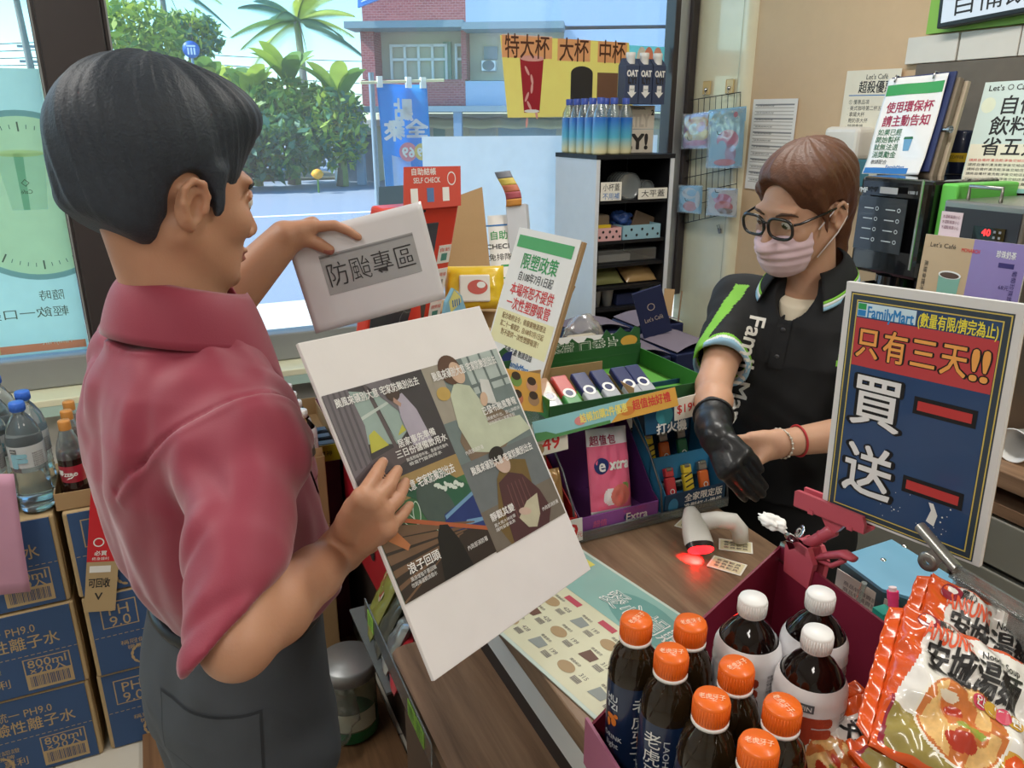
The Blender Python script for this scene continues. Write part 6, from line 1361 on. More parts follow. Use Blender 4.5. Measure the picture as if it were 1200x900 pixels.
b.rect(-.045, .20, .05, .205, bluei, None, .0006).text('\u81ea\u52a9', None, 0, .17, .03, greeni, z=.0008, bold=.02).text('CHECK', None, 0, .135, .022, ink, w=.085, bold=.03, z=.0008).text('\u514d\u6392\u968a', None, 0, .10, .024, ink, w=.075, z=.0008).ringf(-.022, .06, .010, .013, greeni, None, .0008, 18).rect(.0, .03, .04, .075, greeni, None, .0008).rect(.004, .034, .036, .068, paper, None, .001).rect(-.035, .02, -.008, .035, greeni, None, .0008); tag(b.build('check_poster'), 'white and green check poster standing behind the kraft cardboard', 'poster')
# small grey box with a colour tab
c = at(606, 262, d=2.45); M = fr(c - V(0, 0, .0), (.75, -.5, .1), (.25, 0, .97)); T = thing('tab_box', 'small grey box with a colourful paper tab against the white window sheet', 'box', M=M)
b = MB(M); b.box((0, -.15, -.03), (.065, .42, .06), mat('pale grey box', '#c9ccd2', .6), None, .002); b.build('box', T)
b = MB(M); cols = ('#7a7d86', '#c9b455', '#bd6f52', '#a8505a', '#c98a3f')
for k, cc in enumerate(cols): b.grid(lambda u, v, k=k: (-.03 + .05 * u + .008 * math.sin((4 - k + v) * .9) - .004 * (4 - k + v), .055 + .022 * (4 - k + v), .006 + .003 * math.sin((4 - k + v) * .8)), 2, 4, mat('tab ' + cc, cc, .5), True, None, .0008)
b.build('tab', T)
# wipes pack, kraft carton, blue pointed sachet
c = at(556, 337, d=2.15); M = fr(c, (.92, -.35, .0), (.05, .3, .95)); T = thing('wipes_pack', 'yellow wet wipes pack with a white lid behind the poster board', 'wipes', M=M)
b = bag(.165, .12, .05, mat('wipes yellow', '#e0bb2b', .3, coat=.5), M, 'x', n=4, wr=.004, seed=9, b=MB()); b.build('pack', T)
b = MB(M); b.box((-.0, -.005, .028), (.085, .075, .008), mat('wipes lid white', '#e6e2da', .35), None, .004).ell(.008, -.002, .028, .020, mat('wipes picture red', '#c45a50', .4), None, .0325).ell(.018, .004, .012, .009, white, None, .0330); b.build('lid', T)
carton('kraft_carton', (0, 0, 0), (.17, .13, .22), kraft, 'plain kraft carton under the yellow wipes pack', 'carton', M=tr(*(at(566, 375, d=2.08)[:2]), CT + .0, -.4))
carton('kraft_carton', (0, 0, 0), (.2, .16, .25), kraft, 'taller kraft carton behind the yellow wipes pack', 'carton', M=tr(at(560, 330, d=2.27)[0] - .02, at(560, 330, d=2.27)[1], CT, -.4))
c = at(528, 352, d=1.95); M = fr(c - V(0, 0, .03), (.9, .3, .1), (.25, .05, .97)); b = MB(M); sab = mat('sachet pale blue', '#8fc4dc', .3, coat=.5); P = [(-.05, -.07), (.035, -.07), (.05, -.02), (.035, .035), (.012, .06), (-.015, .03)]
b.prism(P, -.006, .006, sab).flat([(-.005, .0), (.032, .02), (.03, .035), (.012, .057), (-.008, .03)], mat('sachet yellow', '#e6dd8a', .35), None, .0064)
for k in range(4): b.box((.004 + .007 * k, .022, .0066), (.003, .018, .0006), bluei)
tag(b.build('pointed_sachet'), 'pale blue pointed sachet peeking over the poster board', 'sachet')
# bread bag and paper bag on the counter behind the policy sign
c = at(683, 368, d=2.0); T = thing('clear_bag', 'clear plastic bag of beige rice cake packs behind the policy sign', 'bag', (c[0], c[1], CT))
b = MB(); b.box((c[0] + .01, c[1], CT + .16), (.085, .07, .14), mat('rice pack beige', '#d3c3ab', .6), tr(0, 0, 0), .008); b.build('pack', T)
s_ = bmesh.new(); bmesh.ops.create_uvsphere(s_, u_segments=28, v_segments=20, radius=1)
Pn = np.array([v.co[:] for v in s_.verts]); nn_ = noise3([Pn[:, i] for i in range(3)], (3, 3, 3), 5)
for v, q in zip(s_.verts, nn_): v.co = Vector((c[0] + v.co.x * .068 * (1 + .15 * q), c[1] + v.co.y * .055 * (1 + .15 * q), CT + .15 + v.co.z * .145 * (1 + .08 * q)))
b = MB(); b.bm(s_, clearh, True); b.ell(-.03, .03, .012, .012, bluei, fr((c[0], c[1] - .055, CT + .17), (1, 0, 0), (0, 0, 1)), .0).ell(-.03, .0, .013, .013, mat('print cherry', '#c23a4a', .4), fr((c[0], c[1] - .055, CT + .17), (1, 0, 0), (0, 0, 1)), .0); b.build('bag', T)
crumple((c[0] + .02, c[1] - .14, CT + .055), .055, mat('crumpled white film', '#dcdad6', .4, transl=.3), 'crumpled_bag', 'crumpled white plastic bag in front of the clear bag', 'bag', 14, .4, (1.2, .8, .75))
for k, (px, py, dd, tx, lab) in enumerate(((655, 412, 1.88, 0, 'white printed leaflet with a yellow strip behind the gum carton'), (700, 408, 1.93, 1, 'white leaflet with a lilac edge behind the gum carton'))):
    c = at(px, py, d=dd); M = fr(c - V(0, 0, .08), (.93, -.3, .05), (.1, .25, .95)); b = MB(M); b.box((0, 0, 0), (.14, .22, .0015), paper)
    b.rect(-.07, .06, .07, .085, mat('leaf strip', '#cfd08a', .5) if not tx else mat('leaf lilac', '#a9a4c9', .5), None, .001); b.text('\u5546\u54c1\u578b\u9304', None, 0, .045, .02, ink, z=.001)
    tag(b.build('leaflet'), lab, 'leaflet')
carton('leaflet_box', (0, 0, 0), (.30, .1, .12), mat('pale box', '#c9c4b4', .7), 'pale box holding leaflets behind the rack', 'box', M=tr(at(678, 415, d=1.98)[0], at(678, 415, d=1.98)[1] + .03, CT, -.3))

# ---------------------------------------------------------------- wire trolley with navy bag cartons and the pink carton
T = thing('wire_trolley', 'black wire trolley carrying navy boxes and a pink carton by the wall', 'trolley', (1.5, 2.05, 0)); wk = mat('black wire', '#26262a', .4, metal=.5); z0 = .86
b = MB()
for k in range(9): y = 1.76 + .06 * k; b.tube([V(1.14, y, z0), V(1.80, y, z0)], .003, wk, 6)
for k in range(22):
    x = 1.14 + .0314 * k; b.tube([V(x, 1.76, z0 - .01), V(x + .016, 1.76, z0 - .035), V(x + .0314, 1.76, z0 - .01)], .0022, wk, 5)
for y in (1.76, 2.24):
    for dz in (0, -.045): b.tube([V(1.14, y, z0 + dz), V(1.80, y, z0 + dz)], .004, wk, 6)
for x in (1.14, 1.80): b.tube([V(x, 1.76, z0), V(x, 2.24, z0)], .004, wk, 6)
b.build('shelf', T)
for x in (1.14, 1.80):
    for y in (1.76, 2.24): MB().cyl((x, y, 0), (x, y, z0 + .01), .011, wk, 12).build('leg', T)
nvb = mat('navy print pale', '#b9a89a', .5); ZB2 = z0 + .005
def navybox(x, y, w, d, h, rz, lab, z=ZB2):
    M = tr(x, y, z, rz); T = thing('navy_box', lab, 'box', M=M); b = MB(M); b.box((0, 0, h / 2), (w, d, h), navy, None, .004); Fm = fr((0, -d / 2 - .0006, h / 2), (1, 0, 0), (0, 0, 1))
    for xx in (-.3, .18): b.text('Let\'s Caf\u00e9', Fm, w * xx, 0, .018, nvb, w=h * .45, z=.0006, rot=-math.pi / 2)
    b.build('box', T)
    b = MB(M)
    b.grid(lambda u, v: ((u - .5) * w * .97, (v - .5) * d * .97, h + .006 + .022 * math.sin(math.pi * u) * (1 - .3 * v) + .0015 * (int(v * 40) % 2)), 16, 40, navyl, True); b.build('bag_stack', T)
navybox(1.30, 1.93, .17, .22, .19, -.05, 'left navy box packed with folded paper bags on the trolley'); navybox(1.485, 1.93, .175, .22, .19, .03, 'right navy box packed with folded paper bags on the trolley'); navybox(1.30, 2.15, .20, .16, .21, 0, 'navy box packed with bags in the back row left on the trolley'); navybox(1.52, 2.15, .19, .16, .21, 0, 'navy box packed with bags in the back row right on the trolley')
c = at(748, 362, d=2.65); M = fr(V(1.42, 1.985, ZB2 + .215 + .07), (.86, -.35, .30), (-.28, .05, .95)); b = MB(M); b.box((0, 0, 0), (.095, .16, .008), navy, None, .002).ringf(0, .02, .010, .012, nvb, None, .0045, 18).text('Let\'s Caf\u00e9', None, 0, -.02, .02, nvb, w=.06, z=.0045); tag(b.build('navy_bag'), 'single navy paper bag sticking up above the navy boxes', 'bag')
pkc = mat('carton pink', '#d2a3b4', .6); M = tr(1.685, 1.86, ZB2, .02); T = thing('pink_carton', 'open pink carton with dark lettering on the wire trolley', 'carton', M=M); b = MB(M)
for (c_, s_) in (((0, 0, .002), (.17, .17, .004)), ((0, -.085, .04), (.17, .003, .08)), ((0, .085, .075), (.17, .003, .15)), ((-.085, 0, .04), (.003, .17, .08)), ((.085, 0, .06), (.003, .17, .12))): b.box(c_, s_, pkc)
Fm = fr((0, -.0868, .04), (1, 0, 0), (0, 0, 1)); b.text('OAT MILK', Fm, .03, .008, .024, mat('pink print', '#6d4658', .5), w=.09, bold=.02, z=.0006).text('3:1', Fm, -.055, .005, .026, mat('pink print', '#6d4658', .5), z=.0006); b.build('carton', T)
b = MB(); b.box((1.675, 1.87, ZB2 + .115), (.05, .07, .19), steel, None, .004).box((1.676, 1.832, ZB2 + .13), (.035, .012, .06), chrome, None, .003).cyl((1.675, 1.87, ZB2 + .21), (1.675, 1.87, ZB2 + .235), .008, blackm, 12); tag(b.build('steel_dispenser'), 'small stainless steel dispenser standing in the pink carton', 'dispenser')
c_ = panel('kraft_strip', ((779, 338), (791, 339), (786, 376), (776, 374)), 3.0, kraft, 'narrow kraft cardboard leaning beside the cabinet', 'cardboard', .006, False, .0)
b = MB(); sa, sb_ = at(785, 380, d=2.82), at(799, 341, d=2.82); b.cyl(V(sa[0] + .02, sa[1] + .06, .001), sb_, .003, mat('wood stick', '#8a6f52', .6), 8); tag(b.build('wooden_stick'), 'thin brown stick leaning against the cream wall', 'stick')
b = MB(); b.box((1.62, 2.0, .18), (.3, .3, .3), mat('low box brown', '#5b4a3e', .7), None, .004); tag(b.build('low_box'), 'dark brown box on the floor under the wire trolley', 'box')

# ---------------------------------------------------------------- water cartons and bottles at the left
bxb = mat('carton blue', '#33507a', .6, bump=.1); bxd = mat('carton blue dark', '#26406a', .6); bxk = mat('carton kraft print', '#b39a72', .7); gap = mat('carton seam', '#8a7653', .8)
def wcarton(M, lab):
    T = thing('water_carton', lab, 'carton', M=M); w, d, h = .395, .26, .254; b = MB(M)
    def sec(k): return .006 * math.sin(math.pi * k)
    b.box((0, d / 2, h / 2), (w, d, h), bxk, None, .006, 2); b.box((0, -.0006 + .001, h / 2), (w - .022, .004, h - .008), bxb)
    Fm = fr((0, -.0018, 0), (1, 0, 0), (0, 0, 1))
    for k in range(26): b.rect(-w / 2 + .014 + .0145 * k, h * .48, -w / 2 + .023 + .0145 * k, h * .487, bxk, Fm, .0006)
    b.text('\u7d71\u4e00 PH9.0', Fm, .035, h * .80, .034, bxk, w=.13, z=.0008).text('\u9e7c\u6027\u96e2\u5b50\u6c34', Fm, .055, h * .64, .044, bxk, w=.19, bold=.01, z=.0008)
    b.rect(-.16, h * .58, -.07, h * .90, bxk, Fm, .0006).rect(-.157, h * .592, -.073, h * .888, bxb, Fm, .0009).text('PH', Fm, -.115, h * .80, .045, bxk, z=.0012).text('9.0', Fm, -.115, h * .66, .045, bxk, z=.0012)
    b.rect(.055, h * .06, .165, h * .44, bxk, Fm, .0006).rect(.058, h * .25, .162, h * .43, bxb, Fm, .0009).text('800ml', Fm, .11, h * .375, .034, bxk, w=.09, bold=.01, z=.0012).text('\u00d720\u5165', Fm, .11, h * .285, .03, bxk, w=.085, bold=.01, z=.0012)
    r_ = np.random.default_rng(3)
    for k in range(26):
        x = .064 + .0036 * k; b.rect(x, h * .09, x + (.0022 if r_.random() > .5 else .0012), h * .22, bxd, Fm, .0009)
    b.text('\u5c08\u5229', Fm, -.01, h * .20, .03, bxk, z=.0008).text('\u7a31\u51a0\u5065\u5eb7\u8a8d\u8b49', Fm, -.06, h * .36, .016, bxk, w=.13, z=.0008).text('\u6a5f\u80fd\u6c34\u54c1\u724c', Fm, -.06, h * .29, .016, bxk, w=.10, z=.0008)
    for sg in (-1, 1):
        for k in range(6): a = -1.2 + .48 * k; b.ell(-.06 + sg * .042 * math.cos(a * .8), h * .18 + .03 * math.sin(a), .004, .008, bxk, Fm, .0008, 8, rot=sg * a)
    b.build('carton', T)
    b = MB(M); b.add([(w / 2 - .010, -.002, 0), (w / 2 - .010, -.002, h), (w / 2 + .001, .02, h * .98), (w / 2 + .003, .02, h * .5), (w / 2 + .001, .02, h * .02)], [(0, 4, 3, 2, 1)], bxk); b.build('flap', T)
    return T
W0 = None; wl = ['bottom', 'middle', 'top']
for s_, (x, sl) in enumerate(((-.522, 'left'), (-.108, 'right'))):
    for k in range(3):
        lab = '%s blue carton of 800ml water in the %s stack behind the man' % (wl[k], sl); M = tr(x + .004 * (k % 2), 2.093 - .004 * (k == 1), .257 * k + .001, .012 * (k - 1))
        if W0 is None: W0 = wcarton(M, lab)
        else: dup(W0, M, lab)
ZC = .772
kr = lambda x, y, z: None
b0 = None; grp = 'water bottles on the left carton stack'; names = ['front clear water bottle with blue cap beside the cola', 'clear water bottle directly behind the front one', 'clear water bottle at the front of the left column', 'second clear water bottle of the left column', 'third clear water bottle of the left column', 'farthest clear water bottle of the left column']
for k, (x, y) in enumerate(((-.360, 2.150), (-.358, 2.240), (-.452, 2.155), (-.450, 2.245), (-.448, 2.335), (-.446, 2.425))):
    M = tr(x, y, ZC + .002, .25 * k)
    if b0 is None: b0 = teabottle(M, names[k], None, water=True, s=.94)
    else: dup(b0, M, names[k])
wbox = MB(); wbox.box((-.42, 2.47, .36), (.5, .22, .72), kraft, None, .003); 
tag(wbox.build('kraft_carton'), 'tall kraft carton standing behind the water bottle stack', 'carton')
# cola bottles in a kraft tray
T = thing('cola_tray', 'low kraft tray holding the cola bottles on the right carton stack', 'tray', (-.25, 2.2, ZC)); b = MB(); x0, x1, y0_, y1_ = -.315, -.225, 2.105, 2.345
for (c_, s_) in ((((x0 + x1) / 2, 2.225, ZC + .002), (x1 - x0, .24, .003)), (((x0 + x1) / 2, y0_, ZC + .024), (x1 - x0, .003, .047)), ((x0, 2.225, ZC + .024), (.003, .24, .047)), ((x1, 2.225, ZC + .024), (.003, .24, .047)), (((x0 + x1) / 2, y1_, ZC + .024), (x1 - x0, .003, .047))): b.box(c_, s_, kraft)
b.build('tray', T)
cola = mat('cola liquid', '#2a1512', .06, trans=.25, ior=1.33, coat=.5); petc = clear_mat('clear pet', '#f2f6f6', .22, .04, .06); ccap = mat('cola cap amber', '#c98a45', .4); clab = mat('cola label red', '#a32638', .35, coat=.3)
def colab(M, lab):
    T = thing('cola_bottle', lab, 'bottle', M=M); b = MB(M); b.lathe([(0, .004), (.022, .002), (.030, .012), (.0315, .04), (.0295, .062), (.0315, .085), (.0315, .128), (.031, .138), (0, .138)], cola, None, 26); b.build('bottle', T)
    b = MB(M); b.lathe([(.032, .125), (.0312, .14), (.027, .162), (.019, .185), (.0145, .2), (.0125, .205)], petc, None, 26); b.build('neck', T)
    b = MB(M); b.lathe([(.0302, .062), (.0322, .085), (.0322, .108)], clab, None, 28); cb = cylbend(.0326)
    for a0 in (-.3, 2.8): b.text('\u96f6', None, a0 * .032 - .012, .09, .016, white, bold=.05, z=.0004, bend=cb).text('ZERO', None, a0 * .032 + .012, .086, .013, white, bold=.04, z=.0004, bend=cb).add(cb(np.array([(a0 * .032 - .0, .072, .0005), (a0 * .032 + .022, .090, .0005), (a0 * .032 + .026, .088, .0005), (a0 * .032 + .014, .076, .0005)])), [(0, 1, 2, 3)][::-1], white)
    b.build('label', T)
    b = MB(M); b.lathe([(.0145, .2), (.0148, .202), (.0148, .222), (.0135, .225), (0, .225)], ccap, None, 24); b.build('cap', T); return T
b0 = None; nm = ['front cola bottle with amber cap and red label by the man\'s back', 'second cola bottle behind the front one', 'third cola bottle in the kraft tray row']
for k in range(3):
    M = tr(-.266 + .0 * k, 2.143 + .079 * k, ZC + .006, -.2 + .3 * k)
    if b0 is None: b0 = colab(M, nm[k])
    else: dup(b0, M, nm[k])
# pink sheet in the foreground left and red hang tag
pks = mat('pink paper', '#d9a3bd', .7, transl=.15); q = [at(x, y, y=2.02) for x, y in ((-40, 553), (17, 553), (36, 693), (-40, 702))]
b = MB(); b.grid(lambda u, v: tuple((q[3] * (1 - u) + q[2] * u) * (1 - v) + (q[0] * (1 - u) + q[1] * u) * v + V(0, -.015 * math.sin(v * 2.2), 0)), 8, 10, pks, True, None, .0006); tag(b.build('pink_sheet'), 'blank pink paper sheet hanging in front of the left water cartons', 'paper')
q = [at(x, y, y=2.075) for x, y in ((96, 560), (130, 560), (142, 712), (117, 716))]; M = fr((q[0] + q[1] + q[2] + q[3]) / 4, q[1] - q[0], q[0] - q[3]); w_ = .075; h_ = np.linalg.norm(q[0] - q[3]); b = MB(M); b.box((0, 0, 0), (w_, h_, .0015), mat('tag red', '#c8202c', .45)); b.rect(-w_ / 2, -h_ / 2, w_ / 2, -h_ * .12, bxk, None, .0009)
b.ringf(-.012, .01, .010, .013, white, None, .0012, 20).text('\u5fc5\u8cb7', None, -.006, -.022, .015, white, bold=.03, z=.0012).text('\u7d42\u8eab\u8b93\u5229', None, -.006, -.038, .010, white, z=.0012).rect(-.03, -h_ * .2, .02, -h_ * .15, white, None, .0012).text('\u53ef\u56de\u6536', None, -.005, -h_ * .28, .03, ink, w=.05, bold=.03, z=.0012).text('V', None, -.005, -h_ * .38, .03, ink, bold=.03, z=.0012)
tag(b.build('hang_tag'), 'red and kraft hang tag on the right water cartons beside the man', 'tag')

# ---------------------------------------------------------------- kraft cartons with white capped bottles behind the poster board
b = MB(); b.box((.285, 2.31, .30), (.175, .43, .555), kraft, None, .003); tag(b.build('kraft_carton'), 'lower closed kraft carton under the box of white capped bottles', 'carton')
T = thing('bottle_carton', 'open kraft carton holding two rows of white capped bottles', 'carton', (.285, 2.31, .58)); b = MB(); x0, x1, y0_, y1_, zb_, zt_ = .195, .372, 2.10, 2.52, .58, .80
for (c_, s_) in ((((x0 + x1) / 2, 2.31, zb_ + .003), (x1 - x0, .42, .004)), (((x0 + x1) / 2, y0_, (zb_ + zt_) / 2), (x1 - x0, .004, zt_ - zb_)), ((x0, 2.31, (zb_ + zt_) / 2), (.004, .42, zt_ - zb_)), ((x1, 2.31, (zb_ + zt_) / 2), (.004, .42, zt_ - zb_)), (((x0 + x1) / 2, y1_, (zb_ + zt_) / 2), (x1 - x0, .004, zt_ - zb_))): b.box(c_, s_, kraft)
b.build('carton', T); b = MB(); b.box((.352, y0_ + .006, zt_ + .008), (.036, .003, .035), kraft); b.build('flap', T)
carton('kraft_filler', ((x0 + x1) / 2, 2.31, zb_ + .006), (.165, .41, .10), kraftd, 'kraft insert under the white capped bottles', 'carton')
b0 = None
for c_ in range(2):
    for k in range(4):
        lab = '%s white capped tea bottle in the %s row of the kraft carton' % (('front', 'second', 'third', 'fourth')[k], ('right', 'left')[c_]); M = tr(.328 - .084 * c_, 2.152 + .084 * k, zb_ + .108, .1 * k - .2)
        if b0 is None: b0 = teabottle(M, lab, 'white capped tea bottles in the kraft carton', s=.90)
        else: dup(b0, M, lab)
b = MB(); b.box((.268, 2.094, .80), (.05, .0015, .12), mat('pink label strip', '#e0a9c0', .6)); tag(b.build('pink_strip'), 'pink paper strip on the front of the bottle carton', 'paper')
# yellow tray of small goods
ylc = mat('tray yellow', '#d9be2a', .5); T = thing('goods_tray', 'yellow edged kraft tray with dark goods beside the white capped bottles', 'tray', (.425, 2.5, .70)); b = MB(); M = tr(.42, 2.50, .70, -.03)
for (c_, s_, m) in (((0, 0, .002), (.082, .44, .004), kraft), ((0, -.22, .03), (.082, .004, .055), ylc), ((-.041, 0, .03), (.004, .44, .055), ylc), ((.041, 0, .03), (.004, .44, .055), kraft), ((0, .22, .035), (.082, .004, .065), kraft)): b.box(c_, s_, m, M)
b.text('\u63d0\u795e', fr((.41, 2.2785, .73), (1, -.03, 0), (0, 0, 1)), 0, 0, .02, ink, z=.0045); b.build('tray', T)
for k in range(3):
    b = MB(tr(.42, 2.32 + .062 * k, .706, -.03)); b.box((0, 0, .022), (.062, .05, .042), mat('dark goods', '#3c4148', .3, coat=.4), None, .005).box((0, 0, .0445), (.05, .03, .001), grey); tag(b.build('goods_pack'), ('nearest dark pack in the yellow tray', 'middle dark pack in the yellow tray', 'farthest dark pack in the yellow tray')[k], 'pack')
b = MB(); b.box((.42, 2.455, .349), (.07, .33, .695), mat('maroon stand', '#6a1c30', .6), tr(0, 0, 0), .003); tag(b.build('goods_stand'), 'maroon stand carrying the yellow tray beside the counter', 'stand')
b = MB(); b.box((.16, 2.78, .345), (.72, .30, .69), mat('maroon cloth', '#5d1a2c', .8), None, .01); tag(b.build('covered_table'), 'maroon covered low table under the window behind the bottles', 'table')
# candy shelf lip, snack bags and the jar
T = thing('ledge_shelf', 'clear plastic shelf with green price tags along the bag ledge', 'shelf', (.3, 1.2, .6)); gtag = mat('green price tag', '#9fce4a', .5)
a, c = at(428, 712, x=.305), at(506, 886, x=.305); u = unit(c - a); L = np.linalg.norm(c - a); M = fr((a + c) / 2, u, (0, 0, 1)); b = MB(M); b.box((0, 0, 0), (L, .05, .003), acryl, None, .001); b.build('lip', T)
for x in (-L / 2 + .05, L / 2 - .10, L / 2 - .055):
    b = MB(M); b.box((x, 0, .0025), (.042, .036, .001), gtag)
    for k in range(3): b.text('\u7279\u50f919', None, x, .010 - .010 * k, .010, mat('tag dark green', '#3d6a2a', .5), w=.03, z=.0035)
    b.build('price_tag', T)
b = MB(); b.box((.385, 1.45, .60), (.14, .32, .006), mat('shelf grey', '#6a6d6c', .6)); b.build('shelf_plate', T)
sg1 = mat('snack green gold', '#8a8a3c', .3, coat=.6, var=.3, scale=50); sg2 = mat('snack silver', '#a9a9a4', .22, coat=.6, metal=.4); sg3 = mat('snack red', '#c02f38', .3, coat=.6); sg4 = mat('snack dark', '#4a4a3c', .3, coat=.6)
for k, (px, py, y_, m, lab) in enumerate(((448, 700, 1.50, sg1, 'gold green snack bag with red characters behind the ledge'), (462, 728, 1.44, sg4, 'dark snack bag behind the gold green one'), (474, 742, 1.385, sg2, 'silver snack bag lying low by the ledge'), (478, 756, 1.325, sg3, 'red snack bag at the corner of the wooden ledge'))):
    M = fr(V(.375 - .004 * k, y_, .685 - .012 * k), (-.25, -.95, .1), (.45, -.1, .88)); bb = bag(.13, .16 - .02 * k, .03, m, M, 'x', n=4, wr=.004, seed=40 + k, b=MB())
    if k == 0:
        for j, ch in enumerate('\u767d\u76ae'): bb.ell(-.012 + .032 * j, .04 - .02 * j, .020, .020, mat('snack cream', '#e0d7bb', .4), M, .0150).text(ch, M, -.012 + .032 * j, .04 - .02 * j, .03, sg3, bold=.04, z=.0158)
    tag(bb.build('snack_bag'), lab, 'snack bag')
JX, JY = .345, 1.86; T = thing('plastic_jar', 'clear jar with a silver lid in a thin plastic bag on the floor planks', 'jar', (JX, JY, .024))
b = MB(tr(JX, JY, .025)); b.lathe([(0, 0), (.07, 0), (.078, .01), (.078, .045)], mat('jar green base', '#2f7a4f', .4), None, 32); b.build('base', T)
b = MB(tr(JX, JY, .025)); b.lathe([(.078, .045), (.078, .185), (.070, .20), (.066, .205)], clear_mat('jar plastic', '#dfe6e0', .2, .06, .2, '#aab5a4'), None, 32); b.build('body', T)
b = MB(tr(JX, JY, .025)); b.lathe([(.0786, .05), (.0786, .11)], mat('jar label pale', '#cfd2be', .5), None, 24, ang=-2.9, full=2.2); b.build('label', T)
b = MB(tr(JX, JY, .025)); b.lathe([(.066, .2), (.082, .204), (.083, .24), (.078, .247), (.05, .248), (.046, .252), (0, .252)], mat('silver lid', '#a6a9ab', .38, metal=.5), None, 36); b.build('lid', T)
s_ = bmesh.new(); bmesh.ops.create_icosphere(s_, subdivisions=4, radius=1); Pn = np.array([v.co[:] for v in s_.verts]); nn_ = noise3([Pn[:, i] for i in range(3)], (3.5, 3.5, 3.5), 21)
for v, q in zip(s_.verts, nn_): v.co = Vector((JX - .075 + v.co.x * .085 * (1 + .25 * q), JY - .02 + v.co.y * .10 * (1 + .25 * q), .125 + v.co.z * .095 * (1 + .2 * q)))
b = MB(); b.bm(s_, clearh, True); tag(b.build('thin_bag'), 'thin clear plastic bag bunched against the silver lidded jar', 'bag')
# ---------------------------------------------------------------- right wall: grid rack, notices, coffee corner
XR = XW - .006
T = thing('wire_grid', 'black wire grid panel with hanging toys on the cream wall', 'wire grid', at(838, 180, x=2.43)); gx = 2.43
def gq(px, py, x=gx): return at(px, py, x=x)
TLg, TRg, BLg, BRg = gq(806, 118), gq(868, 108), gq(800, 262), gq(862, 248)
def gl(u, v): return (TLg * (1 - u) + TRg * u) * (1 - v) + (BLg * (1 - u) + BRg * u) * v
b = MB()
for k in range(10): b.tube([gl(k / 9, 0), gl(k / 9, .5), gl(k / 9, 1)], .0016, wk, 5)
for v in (.0, .12, .33, .48, .62, .76, .86, 1): b.tube([gl(0, v), gl(1, v)], .002, wk, 5)
b.build('mesh', T)
for k, (u, v) in enumerate(((.05, .36), (.62, .36), (.05, .86), (.62, .84))):
    p = gl(u + .2, v - .05) ; b = MB(); b.tube([p, p + V(-.03, 0, -.012), p + V(-.06, 0, -.010), p + V(-.066, 0, .004)], .0016, wk, 5); b.build('hook', T)
for k, px in enumerate((828, 855)):
    c = at(px, 103 - 2 * k, x=XR - .016); M = fr(V(XR - .016, c[1], c[2]), (0, -1, 0), (0, 0, 1)); T2 = thing('wall_hook', ('left', 'right')[k] + ' clear adhesive hook above the wire grid', 'hook', M=M); b = MB(M); b.box((0, 0, -.001), (.05, .06, .002), mat('hook tan pad', '#d9bd84', .3, coat=.5), None, .004).build('pad', T2); b = MB(M); b.lathe([(0, .012), (.007, .009), (.009, .0)], chrome, tr(0, -.008, 0), 16).tube([V(0, -.008, .006), V(0, -.026, .006), V(0, -.036, .012), V(0, -.03, .018)], .002, chrome, 6); b.build('hook', T2)
def toy(px0, py0, px1, py1, base, blobs, lab, card=None, seed=0):
    c = at((px0 + px1) / 2, (py0 + py1) / 2, x=gx - .045); a = at(px0, py0, x=gx - .045); e = at(px1, py1, x=gx - .045); w_, h_ = abs(a[1] - e[1]), abs(a[2] - e[2]); M = fr(c, (0, -1, .05), (0, .05, 1))
    T = thing('toy_pack', lab, 'toy pack', M=M); b = MB(M); b.box((0, 0, -.006), (w_ * .92, h_ * .95, .002), base, None)
    for (x, y, rx, ry, m) in blobs: b.ell(x * w_, y * h_, rx * w_, ry * h_, m, None, -.0046 + .0004 * (blobs.index((x, y, rx, ry, m)) + 1), 16)
    b.build('card', T)
    if card: b = MB(M); b.box((0, h_ * .40, -.003), (w_, h_ * .24, .003), card); [b.ell(-w_ * .35 + w_ * .17 * j, h_ * (.36 + .09 * (j % 2)), .004, .004, white, None, -.0012, 10) for j in range(5)]; b.ell(w_ * .25, h_ * .4, .014, .012, tpk, None, -.0012); b.build('header', T)
    b = bag(w_, h_, .018, clearh, M, 'film', par=None, n=4, wr=.004, seed=seed, b=MB()); o = b.build('film', T)
tpk = mat('toy pink', '#d9779a', .4); tyl = mat('toy yellow', '#e2c07a', .4); tpu = mat('toy mauve', '#b78fb0', .45); tbl = mat('toy sky', '#8fc3dd', .45); twh = mat('toy white', '#ded9d6', .5); trd = mat('toy red', '#d9564e', .4); tbr = mat('toy brown', '#8a6a55', .5); tor = mat('toy orange', '#d98f5a', .45)
toy(800, 132, 831, 175, tpu, [(0, .2, .4, .2, tor), (0, -.1, .42, .2, tyl), (-.1, .05, .18, .16, twh), (.15, .1, .16, .14, tpk), (0, -.33, .35, .08, tpk)], 'mauve toy pack at the top left of the wire grid', None, 1)
toy(831, 128, 868, 198, tbl, [(.05, -.02, .3, .18, tpk), (-.1, -.22, .16, .2, tbl), (.15, -.25, .15, .16, tpu), (.0, -.4, .3, .06, trd)], 'tall toy pack with a dotted blue header at the top right of the grid', tbl, 2)
toy(795, 215, 821, 252, tbl, [(-.05, .2, .3, .2, twh), (.05, .22, .2, .12, tbl), (0, -.25, .28, .18, trd), (.3, .0, .1, .3, twh)], 'pale blue toy pack with a red piece at the lower left of the grid', None, 3)
toy(829, 218, 862, 256, twh, [(0, .1, .3, .2, tpk), (.05, -.15, .3, .2, trd), (.1, -.3, .25, .1, tbr), (-.25, .25, .12, .12, tbl)], 'white toy pack with brown and red pieces at the lower right of the grid', None, 4)
